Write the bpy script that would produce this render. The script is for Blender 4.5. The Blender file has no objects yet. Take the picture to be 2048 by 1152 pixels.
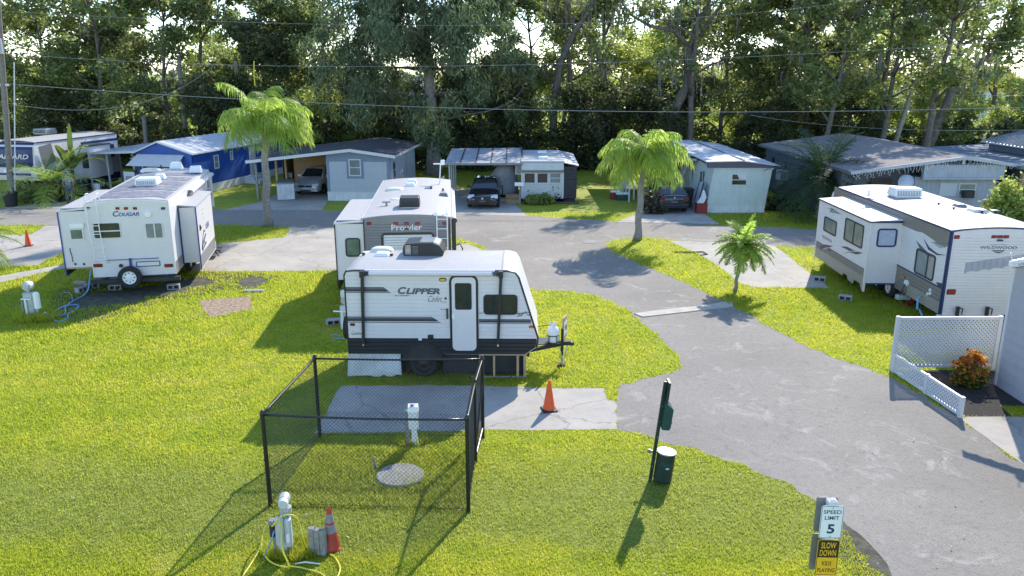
import bpy, bmesh, math, random
import numpy as np
from mathutils import Vector, Matrix
R = math.radians
rnd = random.Random(7)

# ------------------------------------------------------------------ camera, sky, sun, exposure
W_PX, H_PX = 2048.0, 1152.0
F_PX = 1593.0; PITCH = math.atan(436.0 / F_PX); CAM_Z = 7.3
sc = bpy.context.scene
C = bpy.context.scene.collection
camd = bpy.data.cameras.new('camera'); cam = bpy.data.objects.new('camera', camd); C.objects.link(cam)
cam.location = (0, 0, CAM_Z); cam.rotation_euler = (math.pi/2 - PITCH, 0, 0)
camd.sensor_width = 36; camd.lens = 36 * F_PX / W_PX; camd.clip_end = 2000; camd.clip_start = 0.1
sc.camera = cam
SUN_AZ, SUN_EL = R(66), R(35)          # direction to the sun, measured from +X
w = bpy.data.worlds.new('World'); sc.world = w; w.use_nodes = True
nt = w.node_tree; bg = nt.nodes['Background']
sky = nt.nodes.new('ShaderNodeTexSky'); sky.sky_type = 'NISHITA'; sky.sun_disc = False
sky.sun_elevation = SUN_EL; sky.sun_rotation = math.pi/2 - SUN_AZ
sky.air_density = 1.0; sky.dust_density = 0.1; sky.ozone_density = 3.0; sky.altitude = 800
nt.links.new(sky.outputs[0], bg.inputs[0]); bg.inputs[1].default_value = 0.15
sl = bpy.data.lights.new('sun', 'SUN'); so = bpy.data.objects.new('sun', sl); C.objects.link(so)
sl.energy = 2.7; sl.angle = R(0.6); sl.color = (1.0, 0.94, 0.84)
sd = Vector((math.cos(SUN_EL)*math.cos(SUN_AZ), math.cos(SUN_EL)*math.sin(SUN_AZ), math.sin(SUN_EL)))
so.rotation_euler = sd.to_track_quat('Z', 'Y').to_euler(); so.location = (20, 40, 40)
sc.view_settings.view_transform = 'Standard'; sc.view_settings.look = 'None'
sc.view_settings.gamma = 1; sc.view_settings.exposure = 1.4
sc.cycles.max_bounces = 6; sc.cycles.transparent_max_bounces = 8

# ------------------------------------------------------------------ pixel -> place
CO, SI = math.cos(PITCH), math.sin(PITCH)
def ray(u, v):
    x = (u - 1024) / F_PX; y = -(v - 576) / F_PX
    return (x, CO + y*SI, -SI + y*CO)
def G(u, v, z=0.0):
    r = ray(u, v); t = (z - CAM_Z) / r[2]
    return (r[0]*t, r[1]*t)
def P(u, v, Y):
    r = ray(u, v); t = Y / r[1]
    return (r[0]*t, Y, CAM_Z + r[2]*t)

# ------------------------------------------------------------------ materials
MATS = {}
def mat(name, col, rough=0.6, metal=0.0, var=0.10, scale=3.0, bump=0.0, bscale=60.0, trans=0.0, tcol=None, spec=0.5, dirt=0.0, dcol=(0.12, 0.10, 0.08), coat=0.0):
    if name in MATS: return MATS[name]
    m = bpy.data.materials.new(name); m.use_nodes = True; MATS[name] = m
    t = m.node_tree; N = t.nodes; L = t.links
    b = N['Principled BSDF']; b.inputs['Roughness'].default_value = rough; b.inputs['Metallic'].default_value = metal
    b.inputs['Specular IOR Level'].default_value = spec; b.inputs['Coat Weight'].default_value = coat
    tc = N.new('ShaderNodeTexCoord')
    n = N.new('ShaderNodeTexNoise'); n.inputs['Scale'].default_value = scale; n.inputs['Detail'].default_value = 5; n.inputs['Roughness'].default_value = 0.65
    L.new(tc.outputs['Object'], n.inputs['Vector'])
    mr = N.new('ShaderNodeMapRange'); mr.inputs[1].default_value = 0.3; mr.inputs[2].default_value = 0.7
    mr.inputs[3].default_value = 1 - var; mr.inputs[4].default_value = 1 + var
    L.new(n.outputs['Fac'], mr.inputs[0])
    vm = N.new('ShaderNodeVectorMath'); vm.operation = 'SCALE'; vm.inputs[0].default_value = col[:3]
    L.new(mr.outputs[0], vm.inputs['Scale']); cs = vm.outputs[0]
    if dirt > 0:
        mp = N.new('ShaderNodeMapping'); mp.inputs['Scale'].default_value = (2.2, 2.2, 0.45); L.new(tc.outputs['Object'], mp.inputs[0])
        n2 = N.new('ShaderNodeTexNoise'); n2.inputs['Scale'].default_value = 2.3; n2.inputs['Detail'].default_value = 8; n2.inputs['Roughness'].default_value = 0.7
        L.new(mp.outputs[0], n2.inputs['Vector'])
        m2 = N.new('ShaderNodeMapRange'); m2.inputs[1].default_value = 0.48; m2.inputs[2].default_value = 0.78; m2.inputs[3].default_value = 0; m2.inputs[4].default_value = dirt
        L.new(n2.outputs['Fac'], m2.inputs[0])
        mx = N.new('ShaderNodeMix'); mx.data_type = 'RGBA'; L.new(m2.outputs[0], mx.inputs[0]); L.new(cs, mx.inputs[6]); mx.inputs[7].default_value = (*dcol, 1)
        cs = mx.outputs[2]
    L.new(cs, b.inputs['Base Color'])
    if bump > 0:
        n3 = N.new('ShaderNodeTexNoise'); n3.inputs['Scale'].default_value = bscale; n3.inputs['Detail'].default_value = 4
        L.new(tc.outputs['Object'], n3.inputs['Vector'])
        bp = N.new('ShaderNodeBump'); bp.inputs['Strength'].default_value = bump; bp.inputs['Distance'].default_value = 0.02
        L.new(n3.outputs['Fac'], bp.inputs['Height']); L.new(bp.outputs[0], b.inputs['Normal'])
    if trans > 0:
        tr = N.new('ShaderNodeBsdfTranslucent')
        v2 = N.new('ShaderNodeVectorMath'); v2.operation = 'SCALE'; v2.inputs[0].default_value = (tcol or col)[:3]; L.new(mr.outputs[0], v2.inputs['Scale'])
        L.new(v2.outputs[0], tr.inputs['Color'])
        ms = N.new('ShaderNodeMixShader'); ms.inputs[0].default_value = trans
        L.new(b.outputs[0], ms.inputs[1]); L.new(tr.outputs[0], ms.inputs[2]); L.new(ms.outputs[0], N['Material Output'].inputs[0])
    return m

WHITE = (0.78, 0.79, 0.79)
mat('rv_white', (0.69, 0.65, 0.635), 0.35, var=0.03, dirt=0.12, dcol=(0.45, 0.43, 0.38))
mat('rv_roof', (0.41, 0.385, 0.365), 0.55, var=0.06, scale=2, dirt=0.5, dcol=(0.33, 0.32, 0.31), bump=0.15, bscale=30)
mat('rv_roof_stain', (0.15, 0.15, 0.18), 0.7, var=0.5, scale=6, dirt=0.8, dcol=(0.42, 0.42, 0.42))
mat('rv_black', (0.018, 0.018, 0.02), 0.4, var=0.1)
mat('rv_grey', (0.19, 0.19, 0.20), 0.4, var=0.06, dirt=0.1)
mat('rv_taupe', (0.21, 0.185, 0.16), 0.45, var=0.06, dirt=0.2)
mat('rv_taupe_light', (0.33, 0.29, 0.245), 0.45, var=0.06, dirt=0.2)
mat('black_plastic', (0.02, 0.02, 0.022), 0.45, var=0.15)
mat('grey_plastic', (0.25, 0.26, 0.27), 0.35, var=0.1)
mat('white_plastic', (0.80, 0.80, 0.77), 0.35, var=0.04, dirt=0.1, dcol=(0.4, 0.38, 0.3))
mat('cream_plastic', (0.66, 0.64, 0.52), 0.4, var=0.06)
mat('navy_paint', (0.02, 0.06, 0.26), 0.35, var=0.08)
mat('decal_navy', (0.015, 0.035, 0.12), 0.4, var=0.05)
mat('decal_dark', (0.035, 0.037, 0.045), 0.4, var=0.1)
mat('decal_grey', (0.10, 0.11, 0.13), 0.4, var=0.1)
mat('decal_light', (0.35, 0.36, 0.37), 0.4, var=0.1)
mat('glass', (0.03, 0.035, 0.035), 0.06, var=0.3, spec=0.8)
mat('glass_pale', (0.20, 0.23, 0.23), 0.08, var=0.2, spec=0.8)
mat('glass_green', (0.13, 0.17, 0.13), 0.12, var=0.3, spec=0.6)
mat('curtain', (0.42, 0.46, 0.56), 0.8, var=0.12, scale=14)
mat('blind', (0.60, 0.62, 0.62), 0.6, var=0.04)
mat('red_light', (0.25, 0.012, 0.015), 0.2, var=0.1)
mat('amber_light', (0.7, 0.16, 0.02), 0.2, var=0.1)
mat('chrome', (0.6, 0.6, 0.62), 0.25, 0.9, var=0.08)
mat('galv', (0.42, 0.44, 0.45), 0.45, 0.3, var=0.15, dirt=0.25)
mat('galv_pale', (0.55, 0.57, 0.58), 0.5, 0.1, var=0.10, dirt=0.35, dcol=(0.12, 0.12, 0.12))
mat('tyre', (0.022, 0.022, 0.024), 0.85, var=0.25, scale=10)
mat('rim_white', (0.75, 0.76, 0.77), 0.4, var=0.06)
mat('rim_grey', (0.35, 0.36, 0.38), 0.35, 0.6, var=0.1)
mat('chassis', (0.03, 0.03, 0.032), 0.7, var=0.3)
mat('cone_orange', (0.80, 0.10, 0.02), 0.45, var=0.10, dirt=0.15)
mat('cone_old', (0.42, 0.045, 0.03), 0.5, var=0.18, dirt=0.35, dcol=(0.16, 0.05, 0.04))
mat('cone_band', (0.24, 0.23, 0.25), 0.45, var=0.2, scale=20, dirt=0.4)
mat('fence_wire', (0.02, 0.021, 0.023), 0.3, var=0.1)
mat('fence_black', (0.014, 0.015, 0.016), 0.35, var=0.15)
mat('green_metal', (0.012, 0.06, 0.055), 0.35, var=0.12)
mat('green_dark', (0.008, 0.03, 0.028), 0.4, var=0.2, dirt=0.1)
mat('concrete', (0.36, 0.35, 0.335), 0.9, var=0.16, scale=0.9, bump=0.4, bscale=25, dirt=0.45, dcol=(0.17, 0.16, 0.15))
mat('pale_concrete', (0.44, 0.40, 0.33), 0.9, var=0.15, scale=3, bump=0.4, bscale=25, dirt=0.3, dcol=(0.2, 0.18, 0.15))
mat('cinder', (0.34, 0.34, 0.35), 0.95, var=0.15, scale=12, bump=0.6, bscale=50)
mat('wood_raw', (0.42, 0.29, 0.16), 0.8, var=0.2, scale=8)
mat('wood_grey', (0.26, 0.245, 0.225), 0.9, var=0.3, scale=14, bump=0.5, bscale=40)
mat('wood_dark', (0.10, 0.08, 0.065), 0.9, var=0.3, scale=8, bump=0.4)
mat('osb', (0.36, 0.23, 0.12), 0.9, var=0.25, scale=14)
mat('home_blue', (0.012, 0.07, 0.32), 0.5, var=0.10, dirt=0.15, dcol=(0.01, 0.02, 0.10))
mat('home_grey', (0.44, 0.465, 0.51), 0.6, var=0.04, dirt=0.08)
mat('home_grey_trim', (0.19, 0.235, 0.33), 0.6, var=0.06)
mat('home_white', (0.55, 0.57, 0.58), 0.5, var=0.05, dirt=0.15)
mat('home_mint', (0.54, 0.62, 0.58), 0.55, var=0.06, dirt=0.30, dcol=(0.26, 0.33, 0.30))
mat('home_slate', (0.115, 0.135, 0.165), 0.65, var=0.08, dirt=0.25)
mat('home_slate_pale', (0.40, 0.42, 0.46), 0.65, var=0.08, dirt=0.25)
mat('wall_siding', (0.36, 0.355, 0.37), 0.6, var=0.05, dirt=0.12)
mat('skirting', (0.62, 0.64, 0.66), 0.6, var=0.08, dirt=0.35, dcol=(0.2, 0.22, 0.18))
mat('shingle_dark', (0.055, 0.052, 0.055), 0.95, var=0.35, scale=9, bump=0.8, bscale=30)
mat('shingle_brown', (0.15, 0.125, 0.125), 0.95, var=0.22, scale=5, bump=0.6, bscale=30)
mat('shingle_grey', (0.225, 0.195, 0.178), 0.95, var=0.16, scale=5, bump=0.6, bscale=30)
mat('roof_metal', (0.54, 0.54, 0.56), 0.45, 0.0, var=0.07, scale=1.5, dirt=0.35, dcol=(0.33, 0.33, 0.35))
mat('roof_metal_stained', (0.38, 0.39, 0.42), 0.5, 0.0, var=0.15, scale=2, dirt=0.9, dcol=(0.08, 0.08, 0.10))
mat('roof_metal_blue', (0.13, 0.155, 0.18), 0.85, 0.0, var=0.12, scale=1.5, dirt=0.4, dcol=(0.3, 0.3, 0.3))
mat('tar', (0.045, 0.045, 0.05), 0.8, var=0.2)
mat('fascia_purple', (0.10, 0.09, 0.12), 0.7, var=0.4, scale=14, bump=0.5)
mat('hose_blue', (0.17, 0.36, 0.62), 0.45, var=0.08)
mat('hose_yellow', (0.72, 0.62, 0.06), 0.45, var=0.10)
mat('hose_grey', (0.32, 0.31, 0.29), 0.6, var=0.1)
mat('sign_white', (0.70, 0.73, 0.76), 0.45, var=0.03)
mat('sign_yellow', (0.72, 0.42, 0.015), 0.45, var=0.05)
mat('sign_black', (0.015, 0.014, 0.012), 0.5, var=0.1)
mat('sign_back', (0.24, 0.24, 0.24), 0.5, 0.4, var=0.15)
mat('vinyl_white', (0.60, 0.595, 0.60), 0.4, var=0.03, dirt=0.08)
mat('mulch', (0.030, 0.025, 0.021), 1.0, var=0.7, scale=22, bump=1.0, bscale=45)
mat('tarp', (0.36, 0.38, 0.42), 0.7, var=0.15)
mat('pole_wood', (0.20, 0.175, 0.15), 0.95, var=0.25, scale=7, bump=0.5, bscale=25)
mat('dry_leaf', (0.42, 0.38, 0.30), 0.9, var=0.3)
mat('bark', (0.13, 0.115, 0.10), 0.95, var=0.45, scale=5, bump=0.9, bscale=12)
mat('bark_pale', (0.27, 0.25, 0.23), 0.95, var=0.3, scale=5, bump=0.8, bscale=12)
mat('palm_trunk', (0.27, 0.245, 0.22), 0.95, var=0.3, scale=9, bump=0.7, bscale=14)
mat('palm_boot', (0.17, 0.12, 0.08), 0.95, var=0.4, scale=12)
mat('moss', (0.15, 0.15, 0.13), 1.0, var=0.2, trans=0.3, tcol=(0.2, 0.2, 0.16))
mat('paint_black', (0.008, 0.009, 0.012), 0.12, var=0.05, coat=0.8)
mat('paint_green', (0.008, 0.014, 0.014), 0.15, var=0.05, coat=0.8)
mat('paint_silver', (0.60, 0.62, 0.64), 0.25, 0.2, var=0.03, coat=0.5)
mat('lamp_glass', (0.62, 0.66, 0.72), 0.1, var=0.1)
mat('paint_red', (0.22, 0.02, 0.02), 0.5, var=0.15)
mat('wire', (0.30, 0.30, 0.30), 0.5, var=0.05)
mat('skin', (0.26, 0.15, 0.10), 0.6, var=0.06)
mat('cloth_blue', (0.09, 0.12, 0.19), 0.9, var=0.12)
mat('cloth_grey', (0.17, 0.20, 0.26), 0.9, var=0.12)
mat('cap_blue', (0.02, 0.07, 0.32), 0.8, var=0.08)
mat('far_white', (0.62, 0.63, 0.64), 0.7, var=0.05)
mat('far_yellow', (0.62, 0.38, 0.05), 0.7, var=0.05)
mat('flower_white', (0.75, 0.75, 0.70), 0.8, var=0.1, trans=0.2)

def leafmat(name, col, tcol, trans=0.45, var=0.45, scale=1.4):
    """foliage: colour varies from clump to clump and leaf to leaf"""
    m = bpy.data.materials.new(name); m.use_nodes = True; MATS[name] = m
    t = m.node_tree; N = t.nodes; L = t.links
    b = N['Principled BSDF']; b.inputs['Roughness'].default_value = 0.5; b.inputs['Specular IOR Level'].default_value = 0.35
    g = N.new('ShaderNodeNewGeometry'); oi = N.new('ShaderNodeObjectInfo')
    n = N.new('ShaderNodeTexNoise'); n.inputs['Scale'].default_value = scale; n.inputs['Detail'].default_value = 3
    L.new(g.outputs['Position'], n.inputs['Vector'])
    ad = N.new('ShaderNodeMath'); ad.operation = 'MULTIPLY_ADD'; ad.inputs[1].default_value = 0.55
    L.new(g.outputs['Random Per Island'], ad.inputs[0]); L.new(n.outputs['Fac'], ad.inputs[2])
    mr = N.new('ShaderNodeMapRange'); mr.inputs[1].default_value = 0.4; mr.inputs[2].default_value = 1.1; mr.inputs[3].default_value = 1-var; mr.inputs[4].default_value = 1+var
    L.new(ad.outputs[0], mr.inputs[0])
    hs = N.new('ShaderNodeHueSaturation'); hs.inputs['Color'].default_value = (*col, 1)
    hr = N.new('ShaderNodeMapRange'); hr.inputs[3].default_value = 0.475; hr.inputs[4].default_value = 0.525
    L.new(g.outputs['Random Per Island'], hr.inputs[0]); L.new(hr.outputs[0], hs.inputs['Hue']); L.new(mr.outputs[0], hs.inputs['Value'])
    L.new(hs.outputs[0], b.inputs['Base Color'])
    h2 = N.new('ShaderNodeHueSaturation'); h2.inputs['Color'].default_value = (*tcol, 1); L.new(mr.outputs[0], h2.inputs['Value'])
    L.new(hr.outputs[0], h2.inputs['Hue'])
    tr = N.new('ShaderNodeBsdfTranslucent'); L.new(h2.outputs[0], tr.inputs['Color'])
    ms = N.new('ShaderNodeMixShader'); ms.inputs[0].default_value = trans
    L.new(b.outputs[0], ms.inputs[1]); L.new(tr.outputs[0], ms.inputs[2]); L.new(ms.outputs[0], N['Material Output'].inputs[0])
    return m
leafmat('leaf_oak', (0.145, 0.175, 0.075), (0.36, 0.41, 0.11), var=0.6)
leafmat('leaf_bright', (0.19, 0.235, 0.07), (0.58, 0.63, 0.12))
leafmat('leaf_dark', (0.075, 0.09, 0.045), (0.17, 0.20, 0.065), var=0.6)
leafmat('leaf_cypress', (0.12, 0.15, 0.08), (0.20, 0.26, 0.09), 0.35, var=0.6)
leafmat('leaf_palm', (0.20, 0.28, 0.07), (0.60, 0.74, 0.13), 0.55, var=0.35)
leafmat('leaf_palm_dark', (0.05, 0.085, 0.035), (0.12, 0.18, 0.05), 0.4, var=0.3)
leafmat('leaf_banana', (0.06, 0.10, 0.03), (0.16, 0.24, 0.04), 0.4, var=0.2)
leafmat('leaf_croton', (0.50, 0.17, 0.03), (0.65, 0.25, 0.03), 0.4, var=0.5, scale=5)
leafmat('leaf_croton_green', (0.10, 0.12, 0.02), (0.3, 0.3, 0.03), 0.4, var=0.4, scale=5)
leafmat('leaf_purple', (0.035, 0.012, 0.018), (0.09, 0.02, 0.03), 0.3, var=0.3)
leafmat('leaf_brush', (0.10, 0.085, 0.055), (0.14, 0.12, 0.06), 0.3, var=0.4)
leafmat('leaf_far_hazed', (0.11, 0.14, 0.085), (0.28, 0.32, 0.12), 0.4, var=0.3, scale=0.3)  # distance haze is mixed into this leaf colour

def grass_mat(name, blades):
    m = bpy.data.materials.new(name); m.use_nodes = True; MATS[name] = m
    t = m.node_tree; N = t.nodes; L = t.links
    b = N['Principled BSDF']; b.inputs['Roughness'].default_value = 0.75; b.inputs['Specular IOR Level'].default_value = 0.2
    g = N.new('ShaderNodeNewGeometry')
    def noise(s, d=4, r=0.6):
        n = N.new('ShaderNodeTexNoise'); n.inputs['Scale'].default_value = s; n.inputs['Detail'].default_value = d; n.inputs['Roughness'].default_value = r
        L.new(g.outputs['Position'], n.inputs['Vector']); return n.outputs['Fac']
    def mix(f, a, c, rng=(0.4, 0.6)):
        mr = N.new('ShaderNodeMapRange'); mr.inputs[1].default_value = rng[0]; mr.inputs[2].default_value = rng[1]; L.new(f, mr.inputs[0])
        mx = N.new('ShaderNodeMix'); mx.data_type = 'RGBA'; L.new(mr.outputs[0], mx.inputs[0])
        for i, q in ((6, a), (7, c)):
            if isinstance(q, tuple): mx.inputs[i].default_value = (*q, 1)
            else: L.new(q, mx.inputs[i])
        return mx.outputs[2]
    k = 2.25 if blades else 1.5
    c = mix(noise(0.35), tuple(k*x for x in (0.208, 0.230, 0.020)), tuple(k*x for x in (0.265, 0.262, 0.028)))
    c = mix(noise(1.7, 6, 0.7), c, tuple(k*x for x in (0.155, 0.195, 0.016)), (0.45, 0.70))
    c = mix(noise(0.8, 6, 0.75), c, tuple(k*x for x in (0.30, 0.265, 0.075)), (0.56, 0.78))
    # worn olive strip of lawn between the pad and the bottom edge
    sx = N.new('ShaderNodeSeparateXYZ'); L.new(g.outputs['Position'], sx.inputs[0])
    ad = N.new('ShaderNodeMath'); ad.operation = 'MULTIPLY_ADD'; L.new(noise(0.5, 5, 0.7), ad.inputs[0]); ad.inputs[1].default_value = 3.0; L.new(sx.outputs['Y'], ad.inputs[2])
    band = N.new('ShaderNodeMapRange'); band.inputs[1].default_value = 14.6; band.inputs[2].default_value = 16.2; band.inputs[3].default_value = 1; band.inputs[4].default_value = 0; L.new(ad.outputs[0], band.inputs[0])
    lo = N.new('ShaderNodeMapRange'); lo.inputs[1].default_value = 12.2; lo.inputs[2].default_value = 12.9; L.new(ad.outputs[0], lo.inputs[0])
    mu = N.new('ShaderNodeMath'); mu.operation = 'MULTIPLY'; L.new(band.outputs[0], mu.inputs[0]); L.new(lo.outputs[0], mu.inputs[1])
    m3 = N.new('ShaderNodeMix'); m3.data_type = 'RGBA'; L.new(mu.outputs[0], m3.inputs[0]); L.new(c, m3.inputs[6])
    c2 = mix(noise(6, 5, 0.8), tuple(k*x for x in (0.20, 0.215, 0.045)), tuple(k*x for x in (0.145, 0.165, 0.03)), (0.4, 0.62)); L.new(c2, m3.inputs[7]); c = m3.outputs[2]
    c = mix(noise(22 if blades else 14, 3, 0.8), c, tuple(k*x for x in (0.095, 0.125, 0.015)), (0.48, 0.70))
    L.new(c, b.inputs['Base Color'])
    if blades:
        tr = N.new('ShaderNodeBsdfTranslucent'); L.new(c, tr.inputs['Color'])
        ms = N.new('ShaderNodeMixShader'); ms.inputs[0].default_value = 0.78
        L.new(b.outputs[0], ms.inputs[1]); L.new(tr.outputs[0], ms.inputs[2]); L.new(ms.outputs[0], N['Material Output'].inputs[0])
    else:
        n = N.new('ShaderNodeTexNoise'); n.inputs['Scale'].default_value = 16; n.inputs['Detail'].default_value = 6; n.inputs['Roughness'].default_value = 0.75
        L.new(g.outputs['Position'], n.inputs['Vector'])
        bp = N.new('ShaderNodeBump'); bp.inputs['Strength'].default_value = 0.8; bp.inputs['Distance'].default_value = 0.06
        L.new(n.outputs['Fac'], bp.inputs['Height']); L.new(bp.outputs[0], b.inputs['Normal'])
    return m
grass_mat('lawn', False); grass_mat('grass_blade', True)

def asphalt_mat():
    m = bpy.data.materials.new('asphalt'); m.use_nodes = True; MATS['asphalt'] = m
    t = m.node_tree; N = t.nodes; L = t.links
    b = N['Principled BSDF']; b.inputs['Roughness'].default_value = 0.9; b.inputs['Specular IOR Level'].default_value = 0.3
    g = N.new('ShaderNodeNewGeometry')
    def noise(s, d, r, dist=0.0):
        n = N.new('ShaderNodeTexNoise'); n.inputs['Scale'].default_value = s; n.inputs['Detail'].default_value = d; n.inputs['Roughness'].default_value = r; n.inputs['Distortion'].default_value = dist
        L.new(g.outputs['Position'], n.inputs['Vector']); return n.outputs['Fac']
    def mix(f, a, c, rng):
        mr = N.new('ShaderNodeMapRange'); mr.inputs[1].default_value = rng[0]; mr.inputs[2].default_value = rng[1]; L.new(f, mr.inputs[0])
        mx = N.new('ShaderNodeMix'); mx.data_type = 'RGBA'; L.new(mr.outputs[0], mx.inputs[0])
        for i, q in ((6, a), (7, c)):
            if isinstance(q, tuple): mx.inputs[i].default_value = (*q, 1)
            else: L.new(q, mx.inputs[i])
        return mx.outputs[2]
    c = mix(noise(0.25, 5, 0.6), (0.265, 0.235, 0.200), (0.330, 0.293, 0.250), (0.35, 0.65))
    c = mix(noise(0.9, 7, 0.7, 1.2), c, (0.47, 0.435, 0.385), (0.56, 0.72))
    c = mix(noise(2.6, 7, 0.75, 0.6), c, (0.17, 0.155, 0.138), (0.56, 0.78))
    c = mix(noise(7, 5, 0.85), c, (0.17, 0.155, 0.14), (0.50, 0.85))
    c = mix(noise(9, 4, 0.9), c, (0.42, 0.39, 0.35), (0.60, 0.90))
    c = mix(noise(45, 2, 0.9), c, (0.10, 0.095, 0.09), (0.52, 0.80))
    c = mix(noise(60, 2, 0.9), c, (0.5, 0.5, 0.5), (0.66, 0.80))
    # fine cracks
    vo = N.new('ShaderNodeTexVoronoi'); vo.feature = 'DISTANCE_TO_EDGE'; vo.inputs['Scale'].default_value = 0.33
    ad = N.new('ShaderNodeVectorMath'); ad.operation = 'ADD'; nn = N.new('ShaderNodeTexNoise'); nn.inputs['Scale'].default_value = 1.4; nn.inputs['Detail'].default_value = 6
    L.new(g.outputs['Position'], nn.inputs['Vector']); L.new(g.outputs['Position'], ad.inputs[0]); L.new(nn.outputs['Color'], ad.inputs[1]); L.new(ad.outputs[0], vo.inputs['Vector'])
    mr = N.new('ShaderNodeMapRange'); mr.inputs[1].default_value = 0.0; mr.inputs[2].default_value = 0.006; mr.inputs[3].default_value = 0.16; mr.inputs[4].default_value = 0.0; L.new(vo.outputs['Distance'], mr.inputs[0])
    mx = N.new('ShaderNodeMix'); mx.data_type = 'RGBA'; L.new(mr.outputs[0], mx.inputs[0]); L.new(c, mx.inputs[6]); mx.inputs[7].default_value = (0.08, 0.08, 0.075, 1)
    L.new(mx.outputs[2], b.inputs['Base Color'])
    n = N.new('ShaderNodeTexNoise'); n.inputs['Scale'].default_value = 55; L.new(g.outputs['Position'], n.inputs['Vector'])
    bp = N.new('ShaderNodeBump'); bp.inputs['Strength'].default_value = 0.9; bp.inputs['Distance'].default_value = 0.02; L.new(n.outputs['Fac'], bp.inputs['Height']); L.new(bp.outputs[0], b.inputs['Normal'])
asphalt_mat()
def slab_mat():
    m = bpy.data.materials.new('slab'); m.use_nodes = True; MATS['slab'] = m
    t = m.node_tree; N = t.nodes; L = t.links
    b = N['Principled BSDF']; b.inputs['Roughness'].default_value = 0.9
    g = N.new('ShaderNodeNewGeometry')
    def noise(s, d, r):
        n = N.new('ShaderNodeTexNoise'); n.inputs['Scale'].default_value = s; n.inputs['Detail'].default_value = d; n.inputs['Roughness'].default_value = r
        L.new(g.outputs['Position'], n.inputs['Vector']); return n
    def mix(f, a, c, rng):
        mr = N.new('ShaderNodeMapRange'); mr.inputs[1].default_value = rng[0]; mr.inputs[2].default_value = rng[1]; L.new(f, mr.inputs[0])
        mx = N.new('ShaderNodeMix'); mx.data_type = 'RGBA'; L.new(mr.outputs[0], mx.inputs[0])
        for i, q in ((6, a), (7, c)):
            if isinstance(q, tuple): mx.inputs[i].default_value = (*q, 1)
            else: L.new(q, mx.inputs[i])
        return mx.outputs[2]
    c = mix(noise(0.6, 6, 0.7).outputs['Fac'], (0.44, 0.395, 0.335), (0.32, 0.29, 0.255), (0.38, 0.66))
    c = mix(noise(3.0, 8, 0.8).outputs['Fac'], c, (0.20, 0.195, 0.185), (0.56, 0.8))
    vo = N.new('ShaderNodeTexVoronoi'); vo.feature = 'DISTANCE_TO_EDGE'; vo.inputs['Scale'].default_value = 0.30
    ad = N.new('ShaderNodeVectorMath'); ad.operation = 'ADD'; L.new(g.outputs['Position'], ad.inputs[0]); L.new(noise(1.1, 7, 0.6).outputs['Color'], ad.inputs[1]); L.new(ad.outputs[0], vo.inputs['Vector'])
    mr = N.new('ShaderNodeMapRange'); mr.inputs[1].default_value = 0.0; mr.inputs[2].default_value = 0.008; mr.inputs[3].default_value = 0.55; mr.inputs[4].default_value = 0.0; L.new(vo.outputs['Distance'], mr.inputs[0])
    mx = N.new('ShaderNodeMix'); mx.data_type = 'RGBA'; L.new(mr.outputs[0], mx.inputs[0]); L.new(c, mx.inputs[6]); mx.inputs[7].default_value = (0.07, 0.065, 0.05, 1)
    L.new(mx.outputs[2], b.inputs['Base Color'])
    bp = N.new('ShaderNodeBump'); bp.inputs['Strength'].default_value = 0.4; bp.inputs['Distance'].default_value = 0.01; L.new(noise(30, 4, 0.7).outputs['Fac'], bp.inputs['Height']); L.new(bp.outputs[0], b.inputs['Normal'])
slab_mat()
mat('soil', (0.075, 0.068, 0.05), 1.0, var=0.7, scale=4, bump=1.0, bscale=10, dirt=0.9, dcol=(0.11, 0.14, 0.02))
mat('pebbles', (0.31, 0.22, 0.145), 1.0, var=0.75, scale=11, bump=1.0, bscale=28)
mat('manhole', (0.30, 0.285, 0.27), 0.95, var=0.2, scale=6, bump=0.6, bscale=40, dirt=0.7, dcol=(0.22, 0.13, 0.09))

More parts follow.
